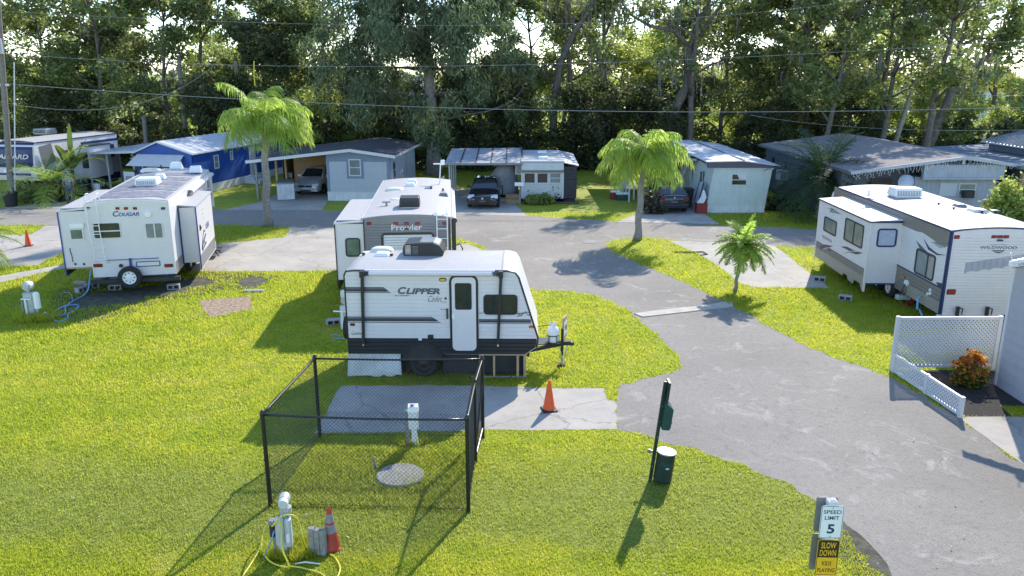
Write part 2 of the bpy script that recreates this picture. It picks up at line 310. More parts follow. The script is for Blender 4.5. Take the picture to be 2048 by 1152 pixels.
# ------------------------------------------------------------------ mesh helpers
def rotv(v, rz):
    c, s = math.cos(rz), math.sin(rz)
    return (v[0]*c - v[1]*s, v[0]*s + v[1]*c)
class MB:
    def __init__(s): s.v = []; s.f = []; s.m = []; s.mats = []
    def mi(s, m):
        if m not in s.mats: s.mats.append(m)
        return s.mats.index(m)
    def add(s, vs, fs, m):
        o = len(s.v); s.v.extend([tuple(q) for q in vs]); k = s.mi(m)
        for f in fs: s.f.append(tuple(i + o for i in f)); s.m.append(k)
    def poly(s, pts, m): s.add(pts, [tuple(range(len(pts)))], m)
    def box(s, x0, x1, y0, y1, z0, z1, m):
        s.hexa([(x0,y0,z0),(x1,y0,z0),(x1,y1,z0),(x0,y1,z0),(x0,y0,z1),(x1,y0,z1),(x1,y1,z1),(x0,y1,z1)], m)
    def hexa(s, p, m):
        s.add(p, [(3,2,1,0),(4,5,6,7),(0,1,5,4),(1,2,6,5),(2,3,7,6),(3,0,4,7)], m)
    def cbox(s, x0, x1, y0, y1, z0, z1, m, c=0.02):
        """box with chamfered vertical and top edges"""
        c = min(c, (x1-x0)/2.1, (y1-y0)/2.1, (z1-z0)/2.1)
        def ring(i, z): return [(x0+c+i,y0+i,z),(x1-c-i,y0+i,z),(x1-i,y0+c+i,z),(x1-i,y1-c-i,z),(x1-c-i,y1-i,z),(x0+c+i,y1-i,z),(x0+i,y1-c-i,z),(x0+i,y0+c+i,z)]
        vs = ring(0, z0) + ring(0, z1-c) + ring(c*.8, z1)
        fs = [tuple(range(7, -1, -1)), tuple(range(16, 24))]
        for k in (0, 8):
            for i in range(8): j = (i+1) % 8; fs.append((k+i, k+j, k+8+j, k+8+i))
        s.add(vs, fs, m)
    def cyl(s, a, b, r0, m, r1=None, n=10, caps=True):
        r1 = r0 if r1 is None else r1
        a = Vector(a); b = Vector(b); d = (b - a)
        if d.length < 1e-6: return
        d.normalize(); u = d.orthogonal().normalized(); w_ = d.cross(u)
        vs = []
        for p, r in ((a, r0), (b, r1)):
            for i in range(n):
                t = 2*math.pi*i/n; vs.append(p + u*(r*math.cos(t)) + w_*(r*math.sin(t)))
        fs = [(i, (i+1) % n, n + (i+1) % n, n + i) for i in range(n)]
        if caps: fs += [tuple(range(n-1, -1, -1)), tuple(range(n, 2*n))]
        s.add(vs, fs, m)
    def tube(s, pts, r, m, n=6, taper=None):
        pts = [Vector(p) for p in pts]; vs = []; K = len(pts); u = None
        for i, p in enumerate(pts):
            d = (pts[min(i+1, K-1)] - pts[max(i-1, 0)]);
            if d.length < 1e-7: d = Vector((0, 0, 1))
            d.normalize()
            if u is None: u = d.orthogonal().normalized()
            else:
                u = u - d*u.dot(d)
                u = u.normalized() if u.length > 1e-5 else d.orthogonal().normalized()
            w_ = d.cross(u); rr = r if taper is None else r + (taper - r)*i/(K-1)
            if isinstance(r, (list, tuple)): rr = r[i]
            for k in range(n):
                t = 2*math.pi*k/n; vs.append(p + u*(rr*math.cos(t)) + w_*(rr*math.sin(t)))
        fs = []
        for i in range(K-1):
            for k in range(n):
                j = (k+1) % n; fs.append((i*n+k, i*n+j, (i+1)*n+j, (i+1)*n+k))
        fs += [tuple(range(n-1, -1, -1)), tuple(range((K-1)*n, K*n))]
        s.add(vs, fs, m)
    def lathe(s, prof, c, m, n=20):
        """prof: [(r, z)], centre c"""
        vs = []; K = len(prof)
        for r, z in prof:
            for k in range(n):
                t = 2*math.pi*k/n; vs.append((c[0]+r*math.cos(t), c[1]+r*math.sin(t), c[2]+z))
        fs = []
        for i in range(K-1):
            for k in range(n):
                j = (k+1) % n; fs.append((i*n+k, i*n+j, (i+1)*n+j, (i+1)*n+k))
        fs += [tuple(range(n-1, -1, -1)), tuple(range((K-1)*n, K*n))]
        s.add(vs, fs, m)
    def prism(s, outline, axis, a, b, m, m_side=None):
        """outline: 2D points in the plane of the two other axes; extruded along axis from a to b"""
        n = len(outline)
        def p3(q, t):
            l = list(q); l.insert(axis, t); return tuple(l)
        vs = [p3(q, a) for q in outline] + [p3(q, b) for q in outline]
        s.add(vs, [tuple(range(n)), tuple(range(2*n-1, n-1, -1))], m)
        s.add(vs, [(i, (i+1) % n, n+(i+1) % n, n+i) for i in range(n)], m_side or m)
def link(me, name, parent=None, loc=None, rz=0):
    o = bpy.data.objects.new(name, me); C.objects.link(o)
    if parent is not None: o.parent = parent
    if loc is not None: o.location = loc; o.rotation_euler = (0, 0, rz)
    return o
def obj(name, mb, parent=None, loc=None, rz=0, smooth=False, fix=True, sub=0, angle=None):
    me = bpy.data.meshes.new(name); me.from_pydata(mb.v, [], mb.f)
    for k in mb.mats: me.materials.append(MATS[k])
    me.polygons.foreach_set('material_index', mb.m)
    me.update()
    if fix:
        bm = bmesh.new(); bm.from_mesh(me); bmesh.ops.recalc_face_normals(bm, faces=bm.faces); bm.to_mesh(me); bm.free()
    if smooth:
        me.polygons.foreach_set('use_smooth', [True]*len(me.polygons))
        if angle: me.set_sharp_from_angle(angle=R(angle))
    o = link(me, name, parent, loc, rz)
    if sub:
        md = o.modifiers.new('sub', 'SUBSURF'); md.levels = sub; md.render_levels = sub
    return o
def np_mesh(name, V, F, mats, parent=None, loc=None, midx=None, smooth=False):
    V = np.ascontiguousarray(V, dtype=np.float32); F = np.ascontiguousarray(F, dtype=np.int32)
    me = bpy.data.meshes.new(name); k = F.shape[1]
    me.vertices.add(len(V)); me.vertices.foreach_set('co', V.ravel())
    me.loops.add(F.size); me.loops.foreach_set('vertex_index', F.ravel())
    me.polygons.add(len(F)); me.polygons.foreach_set('loop_start', np.arange(0, F.size, k, dtype=np.int32))
    try: me.polygons.foreach_set('loop_total', np.full(len(F), k, dtype=np.int32))
    except Exception: pass
    for q in mats: me.materials.append(MATS[q])
    if midx is not None: me.polygons.foreach_set('material_index', np.ascontiguousarray(midx, dtype=np.int32))
    if smooth: me.polygons.foreach_set('use_smooth', np.ones(len(F), dtype=bool))
    me.update(calc_edges=True)
    return link(me, name, parent, loc)
def tag(o, label=None, cat=None, group=None, kind=None):
    if label: o['label'] = label
    if cat: o['category'] = cat
    if group: o['group'] = group
    if kind: o['kind'] = kind
    return o
def thing(name, label, cat, loc=(0, 0, 0), rz=0.0, group=None):
    o = bpy.data.objects.new(name, None); C.objects.link(o); o.empty_display_size = 0.3
    o.location = loc; o.rotation_euler = (0, 0, rz)
    return tag(o, label, cat, group)
def copy_tree(o, parent=None):
    c = o.copy(); C.objects.link(c)
    if parent is not None: c.parent = parent
    for ch in [q for q in bpy.data.objects if q.parent == o]: copy_tree(ch, c)
    return c
def crv(pts, k=6):
    p = [Vector(q) for q in pts]; p = [p[0]] + p + [p[-1]]; out = []
    for i in range(1, len(p)-2):
        for j in range(k):
            t = j/k; out.append(0.5*((2*p[i]) + (p[i+1]-p[i-1])*t + (2*p[i-1]-5*p[i]+4*p[i+1]-p[i+2])*t*t + (3*p[i]-p[i-1]-3*p[i+1]+p[i+2])*t**3))
    return out + [p[-1]]
class Frame:
    def __init__(s, x, y, rz=0.0, z=0.0): s.x, s.y, s.z, s.rz = x, y, z, rz
    @property
    def loc(s): return (s.x, s.y, s.z)
    def lp(s, p):
        q = rotv((p[0]-s.x, p[1]-s.y), -s.rz); return (q[0], q[1], p[2]-s.z)
    def hit(s, u, v, axis, val):
        o = s.lp((0, 0, CAM_Z)); r = ray(u, v); d = (*rotv(r, -s.rz), r[2])
        t = (val - o[axis]) / d[axis]
        return tuple(o[i] + d[i]*t for i in range(3))
class Face:
    """vertical face in a local frame: 'f' front (y=val, faces -y), 'l' (x=val, faces -x), 'r' (x=val, faces +x), 't' top (z=val)"""
    def __init__(s, fr, kind, val): s.fr, s.k, s.val = fr, kind, val
    def p(s, a, b, off=0.0):
        if s.k == 'f': return (a, s.val - off, b)
        if s.k == 'l': return (s.val - off, -a, b)
        if s.k == 'r': return (s.val + off, a, b)
        return (a, b, s.val + off)
    def hit(s, u, v):
        ax = {'f': 1, 'l': 0, 'r': 0, 't': 2}[s.k]; q = s.fr.hit(u, v, ax, s.val)
        if s.k == 'f': return (q[0], q[2])
        if s.k == 'l': return (-q[1], q[2])
        if s.k == 'r': return (q[1], q[2])
        return (q[0], q[1])
    def px(s, u0, v0, u1, v1):
        a = s.hit(u0, v0); b = s.hit(u1, v1)
        return (min(a[0], b[0]), max(a[0], b[0]), min(a[1], b[1]), max(a[1], b[1]))
    def slab(s, mb, pts, off, th, m):
        n = len(pts); vs = [s.p(a, b, off+th) for a, b in pts] + [s.p(a, b, off) for a, b in pts]
        mb.add(vs, [tuple(range(n)), tuple(range(2*n-1, n-1, -1))] + [(i, (i+1) % n, n+(i+1) % n, n+i) for i in range(n)], m)
    def rect(s, mb, r, off, th, m): s.slab(mb, [(r[0], r[2]), (r[1], r[2]), (r[1], r[3]), (r[0], r[3])], off, th, m)
    def pts(s, *uv): return [s.hit(u, v) for u, v in uv]
def rrect(r, rad, n=5):
    a0, a1, b0, b1 = r; rad = min(rad, (a1-a0)/2.01, (b1-b0)/2.01); out = []
    for cx, cy, t0 in ((a1-rad, b1-rad, 0), (a0+rad, b1-rad, 90), (a0+rad, b0+rad, 180), (a1-rad, b0+rad, 270)):
        for i in range(n+1):
            t = R(t0 + 90*i/n); out.append((cx+rad*math.cos(t), cy+rad*math.sin(t)))
    return out
def ring(mb, fc, r, w_, rad, off, th, m):
    o = rrect(r, rad); i = rrect((r[0]+w_, r[1]-w_, r[2]+w_, r[3]-w_), max(rad-w_, 0.004)); n = len(o)
    vs = [fc.p(a, b, off+th) for a, b in o] + [fc.p(a, b, off+th) for a, b in i] + [fc.p(a, b, off) for a, b in o] + [fc.p(a, b, off) for a, b in i]
    fs = []
    for k in range(n):
        j = (k+1) % n
        fs += [(k, j, n+j, n+k), (2*n+k, 2*n+j, j, k), (n+k, n+j, 3*n+j, 3*n+k)]
    mb.add(vs, fs, m)
def window(parent, fc, r, fm='rv_black', gm='glass', w_=0.04, rad=0.1, vm=(), hm=(), th=0.025, mm=None, name='window', lab=None, off=0.0, blinds=False):
    f = MB(); ring(f, fc, r, w_, rad, off, th, fm)
    for t in vm:
        a = r[0] + (r[1]-r[0])*t; fc.rect(f, (a-.02, a+.02, r[2]+w_*.5, r[3]-w_*.5), off+.008, th*.6, mm or fm)
    for t in hm:
        b = r[2] + (r[3]-r[2])*t; fc.rect(f, (r[0]+w_*.5, r[1]-w_*.5, b-.02, b+.02), off+.008, th*.6, mm or fm)
    wo = obj(name, f, parent)
    if lab: wo['label'] = lab
    g = MB(); fc.slab(g, rrect((r[0]+w_*.6, r[1]-w_*.6, r[2]+w_*.6, r[3]-w_*.6), max(rad-w_*.6, .004)), off-.002, .008, gm)
    obj('pane', g, wo)
    if blinds:
        bl = MB(); n = int((r[3]-r[2])/.09)
        for i in range(n):
            b = r[2] + w_ + (r[3]-r[2]-2*w_)*(i+.5)/n
            fc.rect(bl, (r[0]+w_*1.4, r[1]-w_*1.4, b-.035, b+.03), off+.007, .003, 'blind')
        obj('blind', bl, wo)
    return wo
def siding(mb, fc, a0, a1, b0, b1, pitch, depth, m, vertical=False, amin=None, amax=None, groove=0.2):
    """ribbed sheet: strips along a (or b when vertical)"""
    if vertical: L0, L1 = a0, a1
    else: L0, L1 = b0, b1
    n = max(1, int(round((L1-L0)/pitch))); p = (L1-L0)/n; bs = []
    for i in range(n):
        t = L0 + i*p; bs += [(t, depth), (t+p*(1-groove), depth), (t+p*(1-groove/2), 0.0)]
    bs.append((L1, depth)); vs = []
    for t, o in bs:
        if vertical:
            lo = b0 if amin is None else amin(t); hi = b1 if amax is None else amax(t)
            vs += [fc.p(t, lo, o+.002), fc.p(t, hi, o+.002)]
        else:
            lo = a0 if amin is None else amin(t); hi = a1 if amax is None else amax(t)
            vs += [fc.p(lo, t, o+.002), fc.p(hi, t, o+.002)]
    mb.add(vs, [(2*i, 2*i+1, 2*i+3, 2*i+2) for i in range(len(bs)-1)], m)
def text(parent, s, fc, r, m, name='lettering', off=0.008, bold=0.0, shear=0.0, th=0.002, spacing=1.0, outline=None):
    cu = bpy.data.curves.new(name, 'FONT'); cu.body = s; cu.size = 1; cu.offset = bold; cu.shear = shear; cu.resolution_u = 3; cu.space_character = spacing
    cu.align_x = 'LEFT'
    to = bpy.data.objects.new('tmp_text', cu); C.objects.link(to)
    dg = bpy.context.evaluated_depsgraph_get(); me = bpy.data.meshes.new_from_object(to.evaluated_get(dg)); bpy.data.objects.remove(to)
    xs = [v.co.x for v in me.vertices]; ys = [v.co.y for v in me.vertices]
    x0, x1, y0, y1 = min(xs), max(xs), min(ys), max(ys)
    for v in me.vertices:
        a = r[0] + (v.co.x-x0)/(x1-x0)*(r[1]-r[0]); b = r[2] + (v.co.y-y0)/(y1-y0)*(r[3]-r[2])
        v.co = fc.p(a, b, off)
    me.materials.clear(); me.materials.append(MATS[m]); me.name = name
    for p_ in me.polygons: p_.material_index = 0
    return link(me, name, parent)



# ================================================================== the setting
def struct(o): o['kind'] = 'structure'; return o
GP = {}          # polygons (world xy) that carry no grass
def wob(pts, step=0.3, amp=0.05, seed=1):
    r = random.Random(seed); out = []; n = len(pts)
    for i in range(n):
        a = pts[i]; b = pts[(i+1) % n]; L_ = math.hypot(b[0]-a[0], b[1]-a[1]); k = min(60, max(1, int(L_/step)))
        nx, ny = -(b[1]-a[1])/max(L_, 1e-6), (b[0]-a[0])/max(L_, 1e-6)
        for j in range(k):
            t = j/k; d = r.uniform(-amp, amp) if amp else 0
            out.append((a[0]+(b[0]-a[0])*t+nx*d, a[1]+(b[1]-a[1])*t+ny*d))
    return out
def smooth_px(pts, k=3):
    """Catmull-Rom through pixel points, closed"""
    out = []; n = len(pts)
    for i in range(n):
        p0, p1, p2, p3 = pts[i-1], pts[i], pts[(i+1) % n], pts[(i+2) % n]
        for j in range(k):
            t = j/k
            out.append(tuple(0.5*((2*p1[c]) + (-p0[c]+p2[c])*t + (2*p0[c]-5*p1[c]+4*p2[c]-p3[c])*t*t + (-p0[c]+3*p1[c]-3*p2[c]+p3[c])*t**3) for c in (0, 1)))
    return out
def sheet(name, pts, z, m, amp=0.05, step=0.3, seed=1, grassless=True, kind='structure'):
    w_ = wob(pts, step, amp, seed); mb = MB(); mb.poly([(x, y, z) for x, y in w_], m)
    o = obj(name, mb, fix=False)
    me = o.data
    if me.polygons and me.polygons[0].normal.z < 0: me.flip_normals()
    o['kind'] = kind
    if grassless: GP[name + str(len(GP))] = np.array(w_)
    return o
PX = lambda *a: [G(u, v) for u, v in a]
mb = MB(); mb.poly([(-900, -60, 0), (900, -60, 0), (900, 1500, 0), (-900, 1500, 0)], 'lawn'); struct(obj('ground', mb, fix=False))
road_px = [(-900, 412), (-300, 412), (0, 416), (115, 413), (447, 419), (682, 422), (915, 426), (1054, 432), (1229, 443), (1330, 446), (1550, 455), (1640, 459), (1800, 468), (2300, 495), (2900, 530),
  (2900, 590), (2300, 530), (1800, 503), (1633, 495), (1548, 492), (1480, 488), (1416, 485), (1380, 484), (1335, 479), (1290, 476), (1240, 478), (1214, 484), (1212, 492), (1225, 504), (1250, 515),
  (1290, 533), (1340, 554), (1400, 580), (1467, 613), (1530, 649), (1600, 687), (1700, 727), (1785, 755), (1915, 834), (2048, 932), (2300, 1130), (2500, 1350), (2500, 1700), (2200, 1700),
  (1900, 1330), (1762, 1152), (1700, 1078), (1650, 1022), (1600, 983), (1550, 955), (1490, 932), (1400, 903), (1330, 884), (1290, 870), (1235, 860), (1231, 815), (1231, 790), (1242, 768), (1290, 760), (1340, 746), (1361, 738),
  (1358, 715), (1345, 697), (1320, 675), (1290, 650), (1262, 624), (1222, 603), (1180, 589), (1130, 582), (1065, 580), (1030, 555), (985, 512), (972, 497), (950, 486), (925, 479), (880, 465), (666, 457), (579, 455), (447, 450), (91, 451), (0, 450), (-400, 448), (-900, 446)]
sheet('road', [G(u, v) for u, v in road_px], 0.004, 'asphalt', amp=0.075, step=0.16, seed=3)
sheet('concrete_pad', PX((-300, 470), (60, 470), (91, 452), (119, 451), (130, 480), (126, 507), (91, 522), (73, 532), (-300, 534)), 0.008, 'slab', 0.03, seed=4)
sheet('path', PX((-300, 556), (0, 552), (130, 529), (180, 520), (180, 534), (130, 537), (0, 565), (-300, 570)), 0.008, 'slab', 0.03, seed=5)
sheet('concrete_pad', PX((579, 455), (690, 457), (700, 541), (540, 543), (403, 543), (380, 543), (415, 500), (436, 487), (500, 482), (569, 475), (578, 463)), 0.008, 'slab', 0.03, seed=6)
sheet('concrete_pad', PX((905, 489), (935, 487), (965, 500), (990, 512), (1000, 525), (905, 525)), 0.008, 'slab', 0.03, seed=7)
sheet('concrete_pad', PX((682, 772), (850, 771), (952, 772), (1100, 776), (1206, 777), (1216, 800), (1231, 802), (1234, 859), (1100, 860), (960, 861), (850, 864), (630, 867)), 0.008, 'slab', 0.035, seed=8)
sheet('concrete_pad', PX((1335, 481), (1380, 483), (1416, 484), (1535, 490), (1548, 492), (1565, 503), (1600, 532), (1625, 550), (1660, 577), (1510, 575), (1480, 567), (1455, 547), (1420, 522), (1395, 508)), 0.008, 'slab', 0.03, seed=9)
sheet('driveway', PX((449, 420), (526, 403), (560, 384), (654, 384), (656, 402), (644, 421)), 0.0095, 'slab', 0.03, seed=10)
sheet('driveway', PX((905, 427), (905, 378), (1040, 378), (1032, 410), (1056, 433)), 0.0095, 'slab', 0.03, seed=11)
sheet('driveway', PX((1232, 444), (1262, 433), (1285, 420), (1270, 395), (1410, 395), (1412, 431), (1440, 449)), 0.0095, 'slab', 0.03, seed=12)
sheet('driveway', PX((0, 416.5), (60, 410), (120, 399), (150, 382), (280, 382), (340, 419)), 0.0095, 'slab', 0.03, seed=13)
sheet('driveway', PX((1914, 834), (2250, 834), (2500, 1100), (2250, 1085), (2048, 931)), 0.0095, 'slab', 0.01, seed=14)
sheet('mulch_bed', PX((1785, 741), (1985, 741), (2010, 765), (2140, 765), (2140, 812), (2002, 812), (2023, 833), (1915, 833)), 0.012, 'mulch', 0.02, seed=15)
sheet('bare_soil', smooth_px(PX((300, 575), (395, 545), (540, 548), (535, 568), (430, 585), (330, 605), (200, 640), (110, 640), (90, 600), (160, 570))), 0.004, 'soil', 0.25, seed=16, grassless=False)
sheet('bare_soil', smooth_px(PX((200, 585), (300, 572), (395, 556), (420, 566), (330, 590), (235, 612), (150, 615), (140, 600))), 0.006, 'soil', 0.2, seed=26)
sheet('bare_soil', smooth_px(PX((480, 560), (528, 555), (532, 568), (490, 575))), 0.006, 'soil', 0.12, seed=27)
sheet('gravel_patch', PX((398, 602), (498, 593), (503, 598), (505, 618), (425, 635), (405, 618)), 0.006, 'pebbles', 0.05, seed=17)
sheet('bare_soil', smooth_px(PX((1655, 1010), (1700, 1050), (1760, 1110), (1790, 1160), (1720, 1160), (1680, 1090))), 0.006, 'soil', 0.10, seed=18, grassless=False)
# concrete strip (gutter) across the road
st = [G(u, v) for u, v in ((1268, 628), (1330, 620), (1400, 613), (1452, 604), (1466, 606), (1466, 614), (1400, 622), (1330, 630), (1285, 635))]
mb = MB(); mb.poly([(x, y, 0.03) for x, y in st], 'pale_concrete')
n_ = len(st)
for i in range(n_):
    a, b = st[i], st[(i+1) % n_]; mb.poly([(a[0], a[1], 0.0), (b[0], b[1], 0.0), (b[0], b[1], 0.03), (a[0], a[1], 0.03)], 'pale_concrete')
struct(obj('gutter_strip', mb))
mb = MB(); x, y = G(1181, 484); mb.lathe([(0.36, 0.0), (0.36, 0.012), (0.0001, 0.014)], (x, y, 0.004), 'manhole', 24)
tag(obj('manhole_cover', mb), 'pale round manhole cover set in the asphalt near the tall right palm', 'manhole cover')
mb = MB(); x, y = G(1340, 392); struct(obj('step_slab', (lambda m_: (m_.box(*[q for q in (12.05, 12.9, 16.05, 16.75)], 0.0, 0.07, 'concrete'), m_)[1])(mb)))

# ---- grass blades
def in_poly(px, py, poly):
    c = np.zeros(len(px), bool); n = len(poly); j = n-1
    for i in range(n):
        xi, yi = poly[i]; xj, yj = poly[j]
        if yi != yj:
            m_ = ((yi > py) != (yj > py)) & (px < (xj-xi)*(py-yi)/(yj-yi) + xi); c ^= m_
        j = i
    return c
def grass(name, n, y0, y1, hmin, hmax, wdt, seed, xr=None, poly=None, lean=0.5):
    g = np.random.default_rng(seed)
    if xr is None:
        t = g.random(n); q_ = -0.5; Y = (y0**q_ + t*(y1**q_ - y0**q_))**(1/q_); X = (g.random(n)*2-1)*(0.70*Y + 0.6)
    else: Y = y0 + g.random(n)*(y1-y0); X = xr[0] + g.random(n)*(xr[1]-xr[0])
    keep = np.ones(len(X), bool)
    for q in GP.values():
        bb = q.min(0), q.max(0); s_ = (X > bb[0][0]) & (X < bb[1][0]) & (Y > bb[0][1]) & (Y < bb[1][1]) & keep
        idx = np.where(s_)[0]
        if len(idx): keep[idx[in_poly(X[idx], Y[idx], q)]] = False
    if poly is not None: keep &= in_poly(X, Y, np.array(poly))
    X, Y = X[keep], Y[keep]; m_ = len(X)
    clump = 0.5 + 0.5*np.sin(X*3.1+np.sin(Y*2.3)*2)*np.sin(Y*2.7+np.sin(X*1.9)*2)
    hh = (hmin + g.random(m_)*(hmax-hmin))*(0.7+0.5*clump)*np.clip(Y/16, 0.8, 1.8); a = g.random(m_)*2*np.pi; ww = wdt*(0.7+0.6*g.random(m_))*np.clip(Y/12, 0.9, 2.2)
    la = g.random(m_)*2*np.pi; ln = hh*lean*(0.3+g.random(m_))
    dx, dy = np.cos(a)*ww/2, np.sin(a)*ww/2
    V = np.empty((m_, 3, 3)); V[:, 0] = np.stack([X-dx, Y-dy, np.zeros(m_)], 1); V[:, 1] = np.stack([X+dx, Y+dy, np.zeros(m_)], 1)
    V[:, 2] = np.stack([X+np.cos(la)*ln, Y+np.sin(la)*ln, hh], 1)
    o = np_mesh(name, V.reshape(-1, 3), np.arange(m_*3).reshape(-1, 3), ['grass_blade']); o['kind'] = 'stuff'
    return tag(o, kind='stuff')
o = grass('grass', 750000, 8.5, 42, 0.03, 0.065, 0.015, 5); tag(o, 'short yellow green grass blades covering the lawns', 'grass')
enc = [(-4.2, 12.3), (-0.75, 12.2), (-0.65, 14.3), (-3.9, 14.6)]
o = grass('long_grass', 26000, 12.2, 14.8, 0.06, 0.16, 0.012, 6, xr=(-4.3, -0.6), poly=enc, lean=0.8); tag(o, 'longer uneven grass inside the black fence', 'grass')
def tuft(u, v, r, n, h, seed, label):
    x, y = G(u, v); a = [(x+r*math.cos(t*.7), y+r*.7*math.sin(t*.7)) for t in range(9)]
    return tag(grass('grass_tuft', n, y-r, y+r, h*.5, h, 0.012, seed, xr=(x-r, x+r), poly=a, lean=0.7), label, 'grass')
g_ = np.random.default_rng(77); m_ = 900; Y_ = 9+g_.random(m_)**1.3*26; X_ = (g_.random(m_)*2-1)*(0.66*Y_); a_ = g_.random(m_)*6.28; s_ = .012+.02*g_.random(m_)
V_ = np.stack([np.stack([X_+s_*np.cos(a_+q)*(1 if q in (0, 3.14) else .5), Y_+s_*np.sin(a_+q)*(1 if q in (0, 3.14) else .5), .035+.02*g_.random(m_)], 1) for q in (0, 1.57, 3.14, 4.71)], 1).reshape(-1, 3)
tag(np_mesh('fallen_leaves', V_, np.arange(m_*4).reshape(-1, 4), ['dry_leaf']), 'scattered small pale dry leaves on the lawn and road', 'dry leaves', kind='stuff')
tuft(585, 1100, 0.5, 4500, 0.30, 7, 'tall weeds round the foot of the pedestal with the yellow hose')
tuft(75, 640, 0.6, 3000, 0.26, 8, 'tall dark grass round the foot of the left meter pedestal')
tuft(822, 885, 0.35, 1500, 0.2, 9, 'tall grass at the foot of the pedestal behind the fence')

# ================================================================== travel trailers
def wheel(parent, c, r, w_, axis, name='wheel', rim='rim_white', holes=8, face=-1):
    """axis 0: axle along x, 1: axle along y; c centre; face = side that shows"""
    t = MB(); prof = [(r*.60, -w_/2), (r*.9, -w_/2), (r*.985, -w_*.36), (r, -w_*.15), (r, w_*.15), (r*.985, w_*.36), (r*.9, w_/2), (r*.60, w_/2)]
    n = 28; vs = []
    def pt(rad, h, k):
        a = 2*math.pi*k/n; p = (rad*math.cos(a), rad*math.sin(a))
        return (c[0]+h, c[1]+p[0], c[2]+p[1]) if axis == 0 else (c[0]+p[0], c[1]+h, c[2]+p[1])
    for rad, h in prof: vs += [pt(rad, h, k) for k in range(n)]
    K = len(prof); fs = []
    for i in range(K):
        ii = (i+1) % K
        for k in range(n): j = (k+1) % n; fs.append((i*n+k, i*n+j, ii*n+j, ii*n+k))
    t.add(vs, fs, 'tyre')
    wo = bpy.data.objects.new(name, None); C.objects.link(wo); wo.parent = parent; wo.empty_display_size = .1
    obj('tyre', t, wo, smooth=True, angle=40)
    m = MB(); f = face; hs = [(r*.61, f*w_*.40), (r*.56, f*w_*.46), (r*.50, f*w_*.30), (r*.36, f*w_*.26), (r*.22, f*w_*.34), (r*.10, f*w_*.42), (0.001, f*w_*.42)]
    vs = []
    for rad, h in hs: vs += [pt(rad, h, k) for k in range(n)]
    fs = []
    for i in range(len(hs)-1):
        for k in range(n): j = (k+1) % n; fs.append((i*n+k, i*n+j, (i+1)*n+j, (i+1)*n+k))
    m.add(vs, fs, rim)
    for q in range(holes):
        a = 2*math.pi*q/holes; vs = []
        for k in range(8):
            b = 2*math.pi*k/8; pr = (r*.41*math.cos(a)+r*.06*math.cos(b), r*.41*math.sin(a)+r*.06*math.sin(b)); h = f*w_*.31
            vs.append((c[0]+h, c[1]+pr[0], c[2]+pr[1]) if axis == 0 else (c[0]+pr[0], c[1]+h, c[2]+pr[1]))
        m.add(vs, [tuple(range(8))], 'black_plastic')
    obj('rim', m, wo, smooth=True, angle=30, fix=False)
    return wo
def arch(W, z, rise, x0=0.0, n=10, r=0.06):
    pts = [(x0, z-r)]
    for i in range(n+1):
        t = i/n; x_ = x0 + r*.4 + (W-r*.8)*t; pts.append((x_, z - r*.15*(abs(2*t-1)**8) + rise*(1-(2*t-1)**2)))
    pts.append((x0+W, z-r)); return pts
def ac_unit(parent, x, y, z, w_, l_, h_, body, grille, name='air_conditioner', bevel=.1, base='rv_white'):
    m = MB(); c = bevel
    m.box(x-w_/2+.04, x+w_/2-.04, y-l_/2+.04, y+l_/2-.04, z, z+.05, base)
    m.hexa([(x-w_/2, y-l_/2, z+.05), (x+w_/2, y-l_/2, z+.05), (x+w_/2, y+l_/2, z+.05), (x-w_/2, y+l_/2, z+.05),
            (x-w_/2+c*.3, y-l_/2+c*.3, z+h_), (x+w_/2-c*.3, y-l_/2+c*.3, z+h_), (x+w_/2-c*.3, y+l_/2-c, z+h_), (x-w_/2+c*.3, y+l_/2-c, z+h_)], body)
    o = obj(name, m, parent); b = o.modifiers.new('bev', 'BEVEL'); b.width = .03; b.segments = 2
    g = MB(); n = 9
    for i in range(n):
        for k in range(4):
            zz = z + .09 + (h_-.16)*k/4
            g.box(x-w_/2+.07+(w_-.14)*i/n, x-w_/2+.07+(w_-.14)*(i+.72)/n, y-l_/2-.012+c*.3*(k+.6)/4, y-l_/2+.03+c*.3*(k+.6)/4, zz, zz+(h_-.16)/4*.72, grille)
    obj('grille', g, o)
    return o
def vent(parent, x, y, z, s=.38, h=.1, m='white_plastic', name='roof_vent'):
    b = MB(); b.box(x-s/2, x+s/2, y-s/2, y+s/2, z, z+.035, m); t = h
    b.hexa([(x-s/2+.01, y-s/2+.01, z+.035), (x+s/2-.01, y-s/2+.01, z+.035), (x+s/2-.01, y+s/2-.01, z+.035), (x-s/2+.01, y+s/2-.01, z+.035),
            (x-s/2+.06, y-s/2+.06, z+t), (x+s/2-.06, y-s/2+.06, z+t), (x+s/2-.06, y+s/2-.06, z+t), (x-s/2+.06, y+s/2-.06, z+t)], m)
    o = obj(name, b, parent); q = o.modifiers.new('bev', 'BEVEL'); q.width = .02; q.segments = 2
    return o
def dome(parent, x, y, z, a, b, h, m, name='skylight'):
    d = MB(); vs = []; n = 20; K = 5
    for i in range(K):
        t = i/K*math.pi/2; r = math.cos(t)**.6; zz = z + h*math.sin(t)
        for k in range(n): q = 2*math.pi*k/n; vs.append((x+a*r*math.copysign(abs(math.cos(q))**.6, math.cos(q)), y+b*r*math.copysign(abs(math.sin(q))**.6, math.sin(q)), zz))
    vs.append((x, y, z+h)); fs = []
    for i in range(K-1):
        for k in range(n): j = (k+1) % n; fs.append((i*n+k, i*n+j, (i+1)*n+j, (i+1)*n+k))
    for k in range(n): fs.append(((K-1)*n+k, (K-1)*n+(k+1) % n, K*n))
    fs.append(tuple(range(n-1, -1, -1)))
    d.add(vs, fs, m); return obj(name, d, parent, smooth=True, angle=50)
